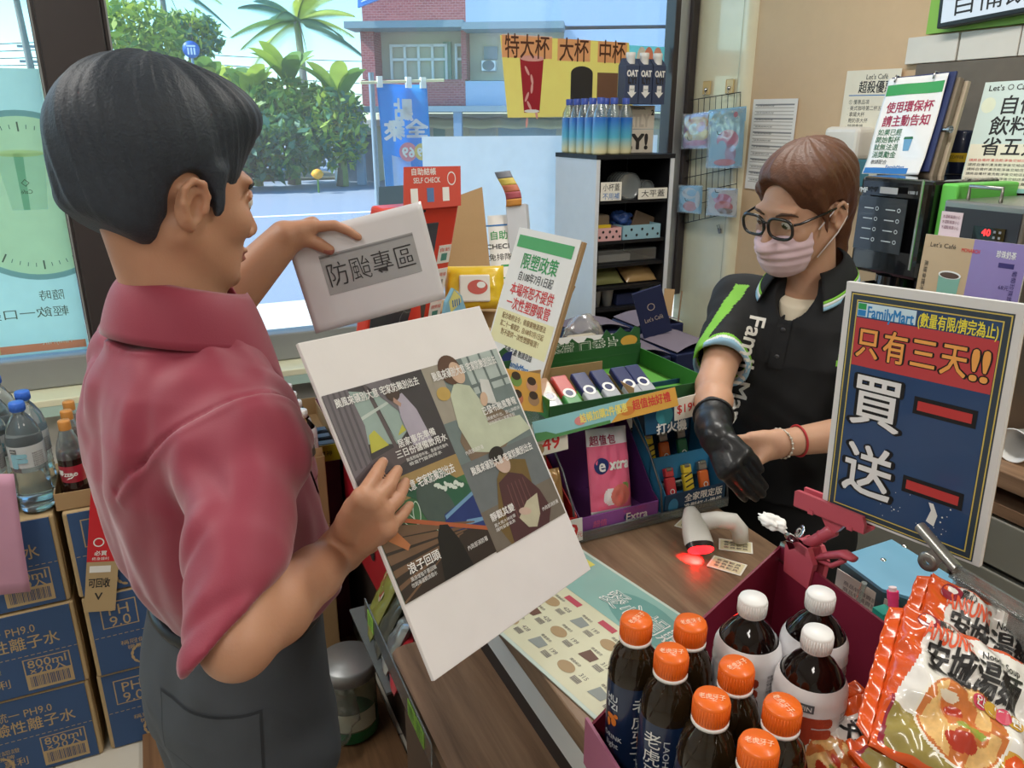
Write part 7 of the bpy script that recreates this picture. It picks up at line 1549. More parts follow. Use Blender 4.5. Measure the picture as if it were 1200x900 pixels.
c = at(843, 268, x=XR - .01); M = fr(c, (0, -1, .3), (0, -.3, 1)); T = thing('paper_clip', 'small grey binder clip stuck on the cream wall below the grid', 'clip', M=M); b = MB(M); b.prism([(-.009, 0), (.009, 0), (.006, -.022), (-.006, -.022)], -.004, .004, grey); b.build('jaw', T); b = MB(M); b.tube([V(-.005, 0, .003), V(-.008, .018, .006), V(.008, .018, .006), V(.005, 0, .003)], .0014, ink, 6); b.build('handle', T)
def local(b, M): b.M = M; return b
# notice sheets
def wallsheet(pts, x, lab, lines=14, name='notice_sheet', m=paper):
    q = [at(*p, x=x) for p in pts]; o = sum(q) / 4; M = fr(o, q[1] - q[0], q[0] - q[3]); w_ = np.linalg.norm(q[1] - q[0]); h_ = np.linalg.norm(q[0] - q[3]); b = MB(M); b.box((0, 0, 0), (w_, h_, .001), m)
    return b, w_, h_
b, w_, h_ = wallsheet(((882, 118), (934, 117), (924, 222), (874, 222)), XR, '')
for k in range(24):
    y = h_ / 2 - .02 - (h_ - .04) * k / 24; b.rect(-w_ * .44, y, w_ * .44, y - (.006 if k % 4 == 0 else .003), (grey if k % 4 == 0 else mat('table line', '#b5b0aa', .7)), None, .0008)
    if k % 2: b.text('\u73ed\u8868\u8aaa\u660e\u5167\u5bb9', None, -w_ * .2, y + .006, .006, ink, w=w_ * .4, z=.0009)
tag(b.build('notice_sheet'), 'printed table sheet taped on the beige wall behind the clerk\'s head', 'notice')
M = fr((2.455, 2.02, 2.06), (0, -1, 0), (0, 0, 1))
# tile, backsplash, green fascia
b = MB(); zt0, zt1 = 1.915, 2.0
for k in range(9): b.box((XW - .012, 1.985 - .098 - .20 * k + .05, (zt0 + zt1) / 2), (.02, .196 if k else .19, zt1 - zt0), wtile, None, .002)
struct(b.build('trim_6'))
struct(MB().box((XW - .010, .6, 1.42), (.018, 2.77, .985), mat('grout grey brown backsplash', '#6b6359', .65, bump=.6, bscale=22, var=.15)).build('wall_backsplash'))
struct(MB().box((XW - .012, .59, 2.45), (.022, 2.75, .89), mat('fascia green', '#8cc152', .5)).build('trim_7'))
# menu screen
q0, q1, q2 = at(1097, 34, x=2.40), at(1200, 15, x=2.40), at(1104, 0, x=2.40); u = unit(q1 - q0); M = fr(q0, u, (0, .05, 1)); T = thing('menu_screen', 'wall mounted menu screen with large characters at the top right', 'screen', M=M)
b = MB(M); b.box((.45, .27, -.02), (.90, .54, .04), blackm, None, .004); b.box((.45, .27, -.045), (.2, .2, .05), blackm); b.build('frame', T)
scm = mat('screen grey picture', '#a9b2bd', .3, emit=.45); b = MB(M); b.box((.45, .27, .0008), (.87, .51, .001), scm); b.text('\u81ea\u5099\u98f2\u6599\u676f\u7701\u4e94\u5143', None, .40, .066, .085, ink, w=.68, z=.002).rect(.03, .118, .1, .130, mat('screen navy', '#2a3a80', .4), None, .002); b.build('display', T)
# soap / tissue dispenser
c = at(988, 178, x=2.40); M = fr(V(2.465, c[1], c[2]), (0, -1, 0), (0, 0, 1)); T = thing('towel_dispenser', 'white and blue paper towel dispenser on the wall behind the clerk', 'dispenser', M=M)
b = MB(M); b.box((0, .03, .045), (.17, .12, .09), mat('dispenser white', '#e4dfd6', .35, coat=.3), None, .02, 3); b.build('cover', T)
b = MB(M); b.box((0, -.075, .040), (.165, .10, .08), mat('dispenser blue', '#4f9ab8', .4), None, .006); b.build('base', T)
b = MB(M); b.box((.02, -.12, .083), (.10, .12, .001), paper)
for k in range(7): b.text('\u6d17\u624b\u6b65\u9a5f\u8aaa\u660e', None, .02, -.07 - .014 * k, .008, small, w=.08, z=.0842)
b.build('label', T)
b = MB(M); b.box((-.055, .012, .092), (.014, .022, .006), ink); b.build('lock', T)
# notice behind (menu offer)
b, w_, h_ = wallsheet(((1004, 88), (1070, 85), (1030, 205), (960, 208)), 2.456, '', m=mat('cream card', '#e9e2cf', .6))
b.text("Let's Caf\u00e9", None, .02, h_ * .44, .024, ink, bold=.01, z=.0008).text('\u8d85\u6bba\u512a\u60e0', None, .02, h_ * .35, .045, ink, w=w_ * .62, bold=.02, z=.0008).rect(-w_ * .4, h_ * .275, w_ * .42, h_ * .283, bluei, None, .0008)
for k in range(7): b.text(('\u2460 \u512a\u60e0\u54c1\u9805', '\u00b7 \u7f8e\u5f0f\u5496\u5561\u7b2c\u4e8c\u676f\u4e94\u6298', '\u00b7 \u62ff\u9435\u5927\u676f', '\u00b7 \u9b91\u5976\u8336\u5927\u676f', '\u00b7 \u7279\u8abf\u62ff\u9435', '\u00b7 \u71d5\u9ea5\u5976\u62ff\u9435', '\u00b7 \u55ae\u54c1\u7f8e\u5f0f')[k], None, -w_ * .38, h_ * (.22 - .055 * k), .018, ink, al='l', z=.0008)
b.text('7/31 ~ 8/27', None, 0, -h_ * .20, .03, ink, w=w_ * .8, bold=.02, z=.0008)
tag(b.build('offer_notice'), 'cream offer notice behind the reusable cup sign', 'notice')
# reusable cup sign
CM = fr((2.1596, 1.7597, 1.714), (.0004, -.9994, .0351), (.2186, .0343, .9752)); T = thing('cup_sign', 'crumpled white reusable cup sign with a green band above the coffee machine', 'sign', M=CM); sgw = mat('plastic sheet white', '#e9e8e6', .3, coat=.5)
def wz(x, y): return .004 * math.sin(x * 40 + y * 25) * .5 + .010 * max(0, -y - .10) / .05 * abs(math.sin(x * 18))
b = MB(CM); b.grid(lambda u, v: ((u - .5) * .21, (v - .5) * .297, wz((u - .5) * .21, (v - .5) * .297)), 24, 34, sgw, True, None, .001)
def wb(q): q = q.copy(); q[:, 2] += np.array([wz(x, y) for x, y in q[:, :2]]) + .0009; return q
def strip(x0, y0, x1, y1, m): b.grid(lambda u, v: (x0 + (x1 - x0) * u, y0 + (y1 - y0) * v, wz(x0 + (x1 - x0) * u, y0 + (y1 - y0) * v) + .0012), 16, 3, m, True)
strip(-.1, .095, .1, .128, greeni); strip(-.10, -.146, .06, -.128, bluei)
darkred = mat('ink dark red', '#a02f4f', .6); dgreen = mat('ink dark green', '#2f6f4a', .6)
b.text('\u4f7f\u7528\u74b0\u4fdd\u676f', None, 0, .058, .036, darkred, w=.165, bold=.03, z=.0006, bend=wb).text('\u8acb\u4e3b\u52d5\u544a\u77e5', None, 0, .016, .036, darkred, w=.165, bold=.03, z=.0006, bend=wb)
for k, s_ in enumerate(('\u5982\u679c\u5df2\u7d93', '\u958b\u59cb\u88fd\u676f', '\u5c31\u7121\u6cd5\u9000', '\u6d88\u734e\u52f5\u91d1')): b.text(s_, None, -.045, -.018 - .023 * k, .022, dgreen, w=.085, bold=.01, z=.0006, bend=wb)
b.text('\u656c\u8acb\u914d\u5408', None, -.055, -.110, .015, ink, w=.06, z=.0006, bend=wb).text('FamilyMart', None, .01, -.124, .014, bluei, w=.065, bold=.02, z=.0006, bend=wb)
b.add(wb(np.array([(.018, -.075, .0004), (.040, -.075, .0004), (.045, -.040, .0004), (.013, -.040, .0004)])), [(0, 1, 2, 3)], mat('cup print blue', '#6fa3c9', .5)).add(wb(np.array([(.011, -.040, .0006), (.047, -.040, .0006), (.044, -.033, .0006), (.014, -.033, .0006)])), [(0, 1, 2, 3)], dgreen)
b.build('sheet', T)
b = MB(CM); b.box((.01, .01, -.012), (.222, .29, .008), mat('sign navy back', '#2b3560', .5), None, .002); b.box((.03, -.01, -.030), (.20, .30, .02), mat('grey brown boards', '#857868', .7), None, .002); b.box((.045, -.02, -.052), (.19, .31, .014), mat('beige boards', '#b5a690', .7), None, .002); b.build('backing', T)
for x in (-.075, .06):
    b = MB(CM); b.tube([V(x, .135, .006), V(x, .155, .004), V(x, .155, -.02)], .003, chrome, 8); b.build('ring', T)
b = MB(CM); b.cyl((.112, -.01, -.02), (.14, -.01, -.02), .006, chrome, 14).cyl((.14, -.01, -.02), (.148, -.01, -.02), .011, chrome, 16); b.build('clip', T)
# coffee machine
xf = 1.95; yL, yR = at(1003, 215, x=xf)[1], at(1088, 215, x=xf)[1]; zT = 1.572
T = thing('coffee_machine', 'black coffee machine with a touch screen behind the clerk', 'coffee machine', (2.18, (yL + yR) / 2, .9)); gloss = mat('gloss black', '#0e0e10', .12, coat=.8); ym = (yL + yR) / 2; wd = yL - yR
b = MB(); b.box((2.20, ym, (1.29 + zT) / 2), (.46, wd, zT - 1.29), gloss, None, .012).box((2.28, ym, 1.10), (.30, wd, .40), gloss, None, .008).box((2.18, ym, .925), (.44, wd, .045), mat('drip tray', '#3c3c3e', .35), None, .006); b.build('body', T)
FM_ = fr((xf - .0015, ym, 1.45), (0, -1, 0), (0, 0, 1)); b = MB(FM_); b.box((-.015, -.01, .0), (wd * .68, .155, .003), mat('coffee screen', '#2a2f33', .15, coat=.7), None)
for r_ in range(4):
    for c_ in range(2): b.ringf(-.03 + .075 * c_, .035 - .03 * r_, .004, .006, mat('screen icon', '#b9c0c2', .4), None, .002, 14).rect(-.075 + .075 * c_, .033 - .03 * r_, -.042 + .075 * c_, .036 - .03 * r_, mat('screen icon', '#b9c0c2', .4), None, .002)
b.build('screen', T)
b = MB(FM_); b.text('WMF', None, -wd * .40, .085, .020, silver, bold=.04, z=.0006).text('1500 S', None, wd * .33, .088, .012, silver, z=.0006); b.build('badge', T)
b = MB(FM_); b.box((0.0, .088, .0), (.06, .018, .002), mat('plate silver', '#a5a5a5', .4)); b.build('plate', T)
b = MB(FM_); b.box((wd * .44, 0, .0), (.006, .25, .003), chrome); b.build('trim_strip', T)
b = MB(); b.cyl((2.02, ym - .01, 1.29), (2.02, ym - .01, 1.24), .055, gloss, 24).cyl((2.02, ym - .01, 1.24), (2.02, ym - .01, 1.15), .04, gloss, 20, .03); b.build('spout', T)
b = MB(); b.cyl((1.97, ym + .06, 1.25), (2.02, ym + .06, 1.25), .012, chrome, 14); b.build('knob', T)
# green panel and water heater
b = MB(); y1_ = yR - .004; y0_ = y1_ - .05; b.box((2.13, (y0_ + y1_) / 2, 1.235), (.26, y1_ - y0_, .66), mat('panel bright green', '#6fce5a', .4), None, .006); tag(b.build('side_panel_green'), 'bright green panel between the coffee machine and the heater', 'panel').name = 'green_divider'
hz0, hz1 = .9, at(1100, 233, x=xf)[2]; hyL, hyR = min(at(1100, 240, x=xf)[1], y0_ - .004), at(1203, 250, x=xf)[1]
T = thing('water_heater', 'steel water heater with a red digital display at the right', 'heater', (2.15, (hyL + hyR) / 2, .9)); hm = (hyL + hyR) / 2; hw = hyL - hyR
b = MB(); b.box((2.16, hm, (hz0 + hz1) / 2), (.42, hw, hz1 - hz0), steel, None, .006); b.build('body', T)
Fh = fr((xf - .0015, hm, hz1 - .075), (0, -1, 0), (0, 0, 1)); b = MB(Fh); b.box((0, 0, .0), (hw * .93, .115, .002), mat('heater dark front', '#33353a', .4)); b.build('front_panel', T)
b = MB(Fh); b.box((.03, .0, .003), (.085, .034, .004), gloss); b.text('40', None, .024, .004, .024, mat('display red', '#ff2a2a', .4, emit=2.0), bold=.03, z=.0058)
for r_ in range(2):
    for c_ in range(2): b.box((.046 + .014 * c_, .007 - .014 * r_, .0056), (.006, .006, .0008), grey)
b.build('display', T)
b = MB(Fh); b.box((-hw * .36, .006, .002), (.062, .078, .001), mat('label pink white', '#e2cdd2', .5)); b.rect(-hw * .36 - .031, -.033, -hw * .36 + .031, -.022, mat('label pink', '#c86a8a', .5), None, .0028)
for k in range(3): b.text('\u6c34\u6eab\u8f03\u9ad8\u8acb\u5c0f\u5fc3', None, -hw * .36, .032 - .014 * k, .010, mat('label print', '#7a3f52', .5), w=.05, z=.0028)
b.build('label', T)
b = MB(); b.tube([V(2.0, hyL - .03, hz1), V(2.0, hyL - .03, hz1 + .035), V(2.0, hyL - .12, hz1 + .035), V(2.0, hyL - .12, hz1)], .005, steel, 8); b.build('handle', T)
# purple and tan drink advert leaning on the heater
q = [at(1094, 280, x=1.935), at(1196, 292, x=1.935), at(1182, 372, x=1.925), at(1074, 358, x=1.925)]; o = sum(q) / 4; M = fr(o, q[1] - q[0], q[0] - q[3]); w_, h_ = .285, .20; b = MB(M)
adt = mat('advert tan', '#c0a684', .4, coat=.3); adp = mat('advert purple', '#8f7fb5', .4, coat=.3); adg = mat('advert cup green', '#7fae9c', .4); adc = mat('advert coffee', '#5a463c', .4)
b.box((0, -.02, -.002), (w_, h_ + .04, .004), white); b.rect(-w_ / 2, -h_ / 2 - .04, 0, h_ / 2, adt, None, .0006).rect(0, -h_ / 2 - .04, w_ / 2, h_ / 2, adp, None, .0006)
b.flat([(-.075, -.13), (-.025, -.13), (-.018, .0), (-.082, .0)], adg, None, .0012).ell(-.05, 0, .033, .011, white, None, .0016).ell(-.05, -.001, .028, .008, adc, None, .0019).flat([(.065, -.13), (.115, -.13), (.122, -.055), (.058, -.055)], mat('advert navy cup', '#4a4a8a', .4), None, .0012).ell(.09, -.055, .033, .013, white, None, .0016).ell(.09, -.056, .028, .010, adc, None, .0019)
for k in range(4): b.ell(.075 + .010 * k, -.056 + .003 * (k % 2), .006, .005, mat('advert pearl', '#a58a7a', .3), None, .0022, 10)
b.text("Let's Caf\u00e9", None, -.085, .075, .017, oatd, w=.075, z=.0012).text('MONARCH', None, -.005, .07, .014, redi, w=.05, bold=.02, z=.0012).text('\u9ed1\u7cd6\u62ff\u9435\u51b0\u6c99', None, -.125, -.02, .013, oatd, w=.10, z=.0012, rot=-math.pi / 2).text('\u73cd\u73e0\u5976\u8336', None, .09, .07, .02, white, w=.05, bold=.02, z=.0012).text('\u8461\u8404\u73cd\u73e0\u98f2', None, .12, -.005, .013, mat('advert navy', '#3a2f6a', .5), w=.08, z=.0012, rot=-math.pi / 2).text('68\u5143', None, .10, -.01, .014, mat('advert navy', '#3a2f6a', .5), z=.0012).rect(.075, .038, .115, .05, mat('advert navy', '#3a2f6a', .5), None, .001)
tag(b.build('drink_advert'), 'tan and purple drink advert leaning on the steel heater', 'advert')
# self-brought cup sign on the heater
SM = fr((2.2734, 1.5053 - .02, 1.6551 + .03), (.1404, -.9899, .0186), (.174, .0432, .9838)); b = MB(SM); b.box((0, 0, 0), (.23, .31, .002), mat('sign pale teal', '#cfe0dc', .4, coat=.3)); b.rect(-.112, -.15, .112, -.02, mat('sign cream', '#e9e4cf', .4), None, .0012).rect(-.115, -.155, .115, -.143, mat('sign teal strip', '#8fc0bb', .4), None, .0014).ell(-.09, .09, .02, .022, mat('sign cloud', '#dfe6cf', .4), None, .0012)
b.text("Let's", None, -.078, .138, .022, ink, w=.042, bold=.02, z=.0016).ringf(-.04, .138, .006, .008, ink, None, .0016, 16).text('Caf\u00e9', None, -.004, .138, .022, ink, w=.04, bold=.02, z=.0016)
for k, (s_, x, ww) in enumerate((('\u81ea\u5099', .0, .10), ('\u98f2\u6599\u676f', .012, .165), ('\u7701\u4e94\u5143', .004, .165))): b.text(s_, None, x, .088 - .058 * k, .056, ink, w=ww, bold=.02, z=.0016)
for k in range(6): b.text('\u8acb\u5c07\u81ea\u5099\u676f\u6e05\u6d17\u4e7e\u6de8\u5f8c\u4ea4\u7d66\u5e97\u54e1', None, -.02, -.066 - .013 * k, .009, (redi, ink)[k > 0], w=.17, z=.0016)
tag(b.build('discount_sign'), 'pale teal bring your own cup sign standing on the heater', 'sign')
# can
c = at(1127, 200, x=2.18); yy = min(max(c[1], yR + .06), yL - .06); b = MB(); Mc = tr(2.315, at(1127, 175, x=2.315)[1], zT + .002); T = thing('coffee_can', 'dark navy can with a yellow band between the two white signs', 'can', M=Mc); b = MB(Mc); b.lathe([(0, 0), (.038, 0), (.04, .003), (.04, .12), (.036, .128), (0, .128)], mat('can navy', '#1d2440', .3, coat=.4), None, 28); b.build('can', T); b = MB(Mc); b.lathe([(.0404, .035), (.0404, .062)], mat('can yellow', '#d3b02c', .4), None, 28); cb = cylbend(.0408); b.text('COFFEE', None, -.05, .05, .012, ink, z=.0004, bend=cb); b.build('band', T)
# ---------------------------------------------------------------- people
class Frame:
    def __init__(s, o, yaw, pitch=0, roll=0):
        f = V(math.cos(yaw), math.sin(yaw), 0); l = V(-f[1], f[0], 0); z = V(0, 0, 1)
        F = f * math.cos(pitch) - z * math.sin(pitch); U = z * math.cos(pitch) + f * math.sin(pitch); L = l
        L, U = L * math.cos(roll) + U * math.sin(roll), U * math.cos(roll) - L * math.sin(roll)
        s.o = np.asarray(o, float); s.R = np.stack([F, L, U], 1); s.F, s.L, s.U = F, L, U
    def p(s, x, y, z): return s.o + s.R @ np.array([x, y, z], float)
    def loc(s, P): q = [P[i] - s.o[i] for i in range(3)]; return [sum(s.R[i, j] * q[i] for i in range(3)) for j in range(3)]
    def M(s):
        m = np.eye(4); m[:3, :3] = s.R; m[:3, 3] = s.o; return m
def head_sdf(S, fr_, neck, nr=(.054, .060), slim=1.0):
    p, R = fr_.p, fr_.R
    def e(c, r, k=.012, mode='u', RR=None): S.ell(p(*c), r, R if RR is None else RR, k, mode)
    e((-.020, 0, .035), (.098, .076 * slim, .088)); e((.028, 0, -.020), (.068, .063 * slim, .092), .02); e((.045, 0, -.072), (.045, .043 * slim, .040), .02)
    for s in (-1, 1):
        S.cone(p(-.012, .053 * s * slim, -.040), p(.058, .022 * s, -.094), .021, .017, .02)
        e((.062, .037 * s, -.026), (.025, .023, .022), .015)
    e((.080, 0, -.098), (.017, .019, .015), .014); e((.079, 0, .024), (.017, .050, .013), .012)
    S.cone(p(.088, 0, .010), p(.109, 0, -.034), .0085, .0120, .010)
    for s in (-1, 1):
        e((.099, .011 * s, -.040), (.011, .0085, .0075), .005)
        e((.097, .031 * s, .000), (.013, .016, .010), .008, 's')
        e((.0775, .031 * s, .000), (.0120, .0130, .0120), .003)
        S.cone(p(.0895, .018 * s, .0072), p(.0915, .031 * s, .0105), .0030, .0030, .003); S.cone(p(.0915, .031 * s, .0105), p(.0830, .046 * s, .0050), .0030, .003, .003)
        S.cone(p(.0885, .021 * s, -.0065), p(.0885, .034 * s, -.0085), .003, .003, .004)
    e((.0935, 0, -.0630), (.0105, .021, .0055), .004); e((.0920, 0, -.0735), (.0105, .018, .0062), .004)
    S.cone(p(.1045, -.019, -.0682), p(.1045, .019, -.0682), .0018, .0018, .003, 's')
    for s in (-1, 1):                       # ears
        a = .25; Re = R @ np.array([[math.cos(a), 0, math.sin(a)], [0, 1, 0], [-math.sin(a), 0, math.cos(a)]])
        e((-.012, .077 * s * slim, -.010), (.019, .0085, .029), .004, 'u', Re)
        e((-.006, .083 * s * slim, -.012), (.010, .0060, .016), .003, 's', Re)
        pts = [(.003, .080, -.016), (.005, .082, .001), (-.002, .085, .015), (-.015, .087, .018), (-.025, .087, .008), (-.026, .085, -.009), (-.020, .082, -.025), (-.010, .079, -.036)]
        for a_, b_ in zip(pts[:-1], pts[1:]): S.cone(p(a_[0], a_[1] * s * slim, a_[2]), p(b_[0], b_[1] * s * slim, b_[2]), .0042, .0040, .003)
        e((.004, .078 * s * slim, -.012), (.005, .006, .006), .003)
    S.cone(p(-.022, 0, -.045), neck, nr[0], nr[1], .02)
def limb(S, pts, rs, k=.012):
    for i in range(len(pts) - 1): S.cone(pts[i], pts[i + 1], rs[i], rs[i + 1], k)
def hand_sdf(S, wrist, mcp, fingers, thumb, r=.0079, wr=.026, k=.006):
    """mcp: four knuckles index..little; fingers: per finger [pip, dip, tip]; thumb [cmc, mcp, ip, tip]"""
    wrist = np.asarray(wrist); n = np.cross(mcp[0] - wrist, mcp[3] - wrist); side = unit(mcp[3] - mcp[0])
    for i, m in enumerate(mcp):
        w0 = wrist + side * (i - 1.5) * .0095
        S.cone(w0, m, .0135, .0098, .010)
        S.cone(w0 * .45 + m * .55, m, .0115, .0096, .006)
    S.cone(thumb[0], (mcp[0] + wrist) / 2, .0130, .0125, .012)
    for i, fpts in enumerate(fingers):
        rr = r * (.98, 1.04, 1.0, .88)[i]; ch = [mcp[i]] + list(fpts)
        S.cone(ch[0], ch[1], rr * 1.15, rr * 1.02, .0015); S.cone(ch[1], ch[2], rr * 1.02, rr * .93, .0008); S.cone(ch[2], ch[3], rr * .93, rr * .78, .0008)
    S.cone(thumb[0], thumb[1], .0135, .0112, .008); S.cone(thumb[1], thumb[2], .0108, .0098, .003); S.cone(thumb[2], thumb[3], .0098, .0082, .002)
def loft(fr_, secs, ex=2.3):
    """secs: (z, x centre, y centre, half depth, half width) in the frame, z rising"""
    Z = np.array([a[0] for a in secs]); A = np.array(secs)[:, 1:]
    def fn(P):
        x, y, z = fr_.loc(P); zc = np.clip(z, Z[0], Z[-1]); q = [np.interp(zc, Z, A[:, i]) for i in range(4)]
        # round the profile a little between sections
        a, b = q[2], q[3]; s = (np.abs((x - q[0]) / a) ** ex + np.abs((y - q[1]) / b) ** ex) ** (1 / ex)
        d = (s - 1) * np.minimum(a, b) * .92
        return np.maximum(d, np.maximum(Z[0] - z, z - Z[-1]))
    return fn
def folds(fr_, dirs):
    """cloth folds: list of (direction along the fold, amplitude, frequency across, frequency along, seed)"""
    def fn(P, F):
        q = fr_.loc(P); o = 0
        for d, amp, fa, fl, seed in dirs:
            d = unit(d); a = unit(np.cross(d, (0.3, .9, .2))); c = np.cross(d, a)
            u = [sum(d[i] * q[i] for i in range(3)), sum(a[i] * q[i] for i in range(3)), sum(c[i] * q[i] for i in range(3))]
            o = o + amp * noise3(u, (fl, fa, fa), seed)
        return o
    return fn
def bvh_of(vs, Q): return BVHTree.FromPolygons([Vector(v) for v in vs.tolist()], Q.tolist())
def drape(b, bvh, M, verts2, faces, m, off=.0012, far=.3, inside=False):
    """press a flat print or patch (x, y in frame M) on to a surface along -z of M"""
    n = -M[:3, 2]; out = []
    for x, y, z in verts2:
        o = M[:3, 3] + M[:3, 0] * x + M[:3, 1] * y; h = bvh.ray_cast(Vector(o + n * .16), Vector(-n), far) if inside else bvh.ray_cast(Vector(o - n * far), Vector(n), 2 * far)
        out.append(np.array(h[0]) - n * (off + z) if h[0] is not None else o)
    b.add(out, faces, m, True)
def patch(w, h, nx, ny): return [((i / nx - .5) * w, (j / ny - .5) * h, 0) for i in range(nx + 1) for j in range(ny + 1)], [(i * (ny + 1) + j, (i + 1) * (ny + 1) + j, (i + 1) * (ny + 1) + j + 1, i * (ny + 1) + j + 1) for i in range(nx) for j in range(ny)]
def drape_text(b, bvh, M, t, x, y, h, m, w=None, bold=0, off=.0016, rot=0, inside=False):
    hold = MB(); hold.text(t, None, x, y, h, m, w=w, bold=bold, z=0, rot=rot, bend=lambda q: q); drape(b, bvh, M, np.vstack(hold.v), hold.f, m, off, inside=inside)
def hair_noise(fr_, amp=.004, seed=3, k1=9, k2=34, sweep=0):
    def fn(P, F):
        x, y, z = fr_.loc(P); a = np.arctan2(y, x + .02) + sweep * z; r = np.sqrt((x + .02) ** 2 + y ** 2)
        n1 = noise3([np.cos(a) * 1.0 + 2, np.sin(a) * 1.0 + 2, z], (k1 * .6, k1 * .6, 9), seed); n2 = noise3([np.cos(a) + 2, np.sin(a) + 2, z * 1.0], (k2 * .6, k2 * .6, 14), seed + 1)
        return amp * n1 + amp * .55 * n2
    return fn
def collar(b, c, fr_, m, r0, r1, drop, tip, open_=.35, rise=.012, edge=None, lean=0, pt_=.35):
    """turned-down collar: r0/r1 inner and outer radii, drop at the back, tip length at the front points"""
    def pt(u, v):
        a = open_ + (2 * math.pi - 2 * open_) * u; fa = max(0, math.cos(a)); ff = fa ** 1.5
        rin = r0 * (1 + .10 * ff); top = rise * (1 - .9 * (1 + math.cos(a)) / 2) - lean * math.cos(a)
        rout = r1 * (1 + pt_ * ff); low = top - drop - (tip - drop) * ff ** 1.2
        w = v; r = rin + (rout - rin) * (w ** .8); z = top + (low - top) * w + .010 * math.sin(math.pi * w) * (1 - .3 * ff)
        return c + fr_.F * r * math.cos(a) + fr_.L * r * math.sin(a) + V(0, 0, 1) * z
    b.grid(pt, 64, 10, m, True, None, .0026)
    if edge:
        for v0, v1, mm in edge: b.grid(lambda u, v: pt(u, v0 + (v1 - v0) * v) + (fr_.F * math.cos(open_ + (2 * math.pi - 2 * open_) * u) + fr_.L * math.sin(open_ + (2 * math.pi - 2 * open_) * u)) * .0025 + V(0, 0, .0012), 64, 2, mm, True, None, .0008)
    return pt
skin1 = mat('skin warm', '#bb8a6e', .5, var=.06, scale=30, sss=.15, bump=.12, bscale=300); lip1 = mat('lip', '#a5675c', .45, sss=.1)
hair1 = mat('hair black glare tint', '#2c333d', .58, var=.3, scale=120, bump=.5, bscale=320); brow1 = mat('brow dark', '#262320', .7)  # hair colour shifted to blue-grey, window glare put into it
redsh = mat('shirt dark red', '#8c2a40', .62, var=.06, scale=14, bump=.12, bscale=600, sheen=.3); redd = mat('shirt seam', '#6f1e32', .7); trs = mat('trouser charcoal', '#41454b', .75, var=.08, scale=20, bump=.15, bscale=700); trsd = mat('trouser seam', '#2e3136', .8)
eyew = mat('eye white', '#e2ddd8', .25); iris = mat('iris dark', '#2a1d17', .15)
def body_mesh(S, fr_, name, par, sk, lp, nails=()):
    vs, Q = S.mesh(1); C = vs[Q].mean(1); q = fr_.loc([C[:, 0], C[:, 1], C[:, 2]])
    lipm = (q[0] > .088) & (np.abs(q[1]) < .022) & (q[2] > -.0805) & (q[2] < -.0585) & (np.abs(q[1]) < .023 - np.abs(q[2] + .068) * .9)
    mi = np.zeros(len(Q), int); mi[lipm] = 1
    for (c, r) in nails: mi[np.linalg.norm(C - c, axis=1) < r] = 2
    return qmesh(name, vs, Q, [sk, lp, mat('nail', '#cf9f8c', .3, coat=.3)], par, mi)
def eyes(fr_, par, gaze=(1, 0, -.15)):
    for s in (-1, 1):
        b = bmesh.new(); bmesh.ops.create_uvsphere(b, u_segments=24, v_segments=16, radius=.0122); P = [v.co.copy() for v in b.verts]
        g = unit(fr_.R @ np.array(gaze)); c = fr_.p(.0812, .031 * s, .0005); m = MB(); white_f = []; iris_f = []
        for f in b.faces:
            d = np.array(f.calc_center_median()); (iris_f if unit(d) @ g > .86 else white_f).append(tuple(v.index for v in f.verts))
        vv = [np.array(p) + c for p in P]
        m.add(vv, white_f, eyew, True); m.add(vv, iris_f, iris, True); m.build('eye', par); b.free()
    for s in (-1, 1):
        m = MB(); m.tube([fr_.p(.094, .014 * s, .018), fr_.p(.0945, .028 * s, .0235), fr_.p(.086, .044 * s, .0225), fr_.p(.076, .053 * s, .016)], [.0016, .0032, .0028, .001], brow1, 8); m.build('eyebrow', par)

# ---- the man in the dark red shirt
BY = math.radians(18); HF = Frame(at(197, 227, d=.93), math.radians(25), math.radians(9), 0)
BF = Frame(V(HF.o[0] - .004, HF.o[1] + .0, 0), BY)
T = thing('person', 'person in a dark red shirt with black hair holding up the poster board', 'person', V(BF.o[0], BF.o[1], 0)); man = T
neckb = BF.p(.006, 0, HF.o[2] - .190)
ShR, ShL = BF.p(-.012, -.176, HF.o[2] - .278), BF.p(.0, .165, HF.o[2] - .245)
ElR, WrR = at(278, 754, d=.735), at(399, 645, d=.93)
ElL, WrL = at(205, 418, d=1.10), at(334, 279, d=1.135)
bo, bn = BM[:3, 3], BM[:3, 2]; po, pn = PM[:3, 3], PM[:3, 2]
B_ = lambda px, py, off: at(px, py, pl=(bo, bn, off)); P_ = lambda px, py, off: at(px, py, pl=(po, pn, off))
S = SDF((-.16, .56, 1.12), (.38, 1.34, 1.88), .0029)
head_sdf(S, HF, neckb, (.052, .058))
limb(S, [neckb, BF.p(-.005, -.10, HF.o[2] - .245), ShR], [.056, .052, .050], .03); limb(S, [neckb, BF.p(-.005, .10, HF.o[2] - .235), ShL], [.056, .052, .050], .03)
limb(S, [ShR, ShR * .5 + ElR * .5, ElR], [.050, .043, .033], .02); midR = ElR * .68 + WrR * .32
limb(S, [ElR, midR, ElR * .3 + WrR * .7, WrR], [.033, .036, .030, .0255], .012)
limb(S, [ShL, ElL], [.055, .042], .02); limb(S, [ElL, ElL * .65 + WrL * .35, WrL], [.040, .041, .026], .012)
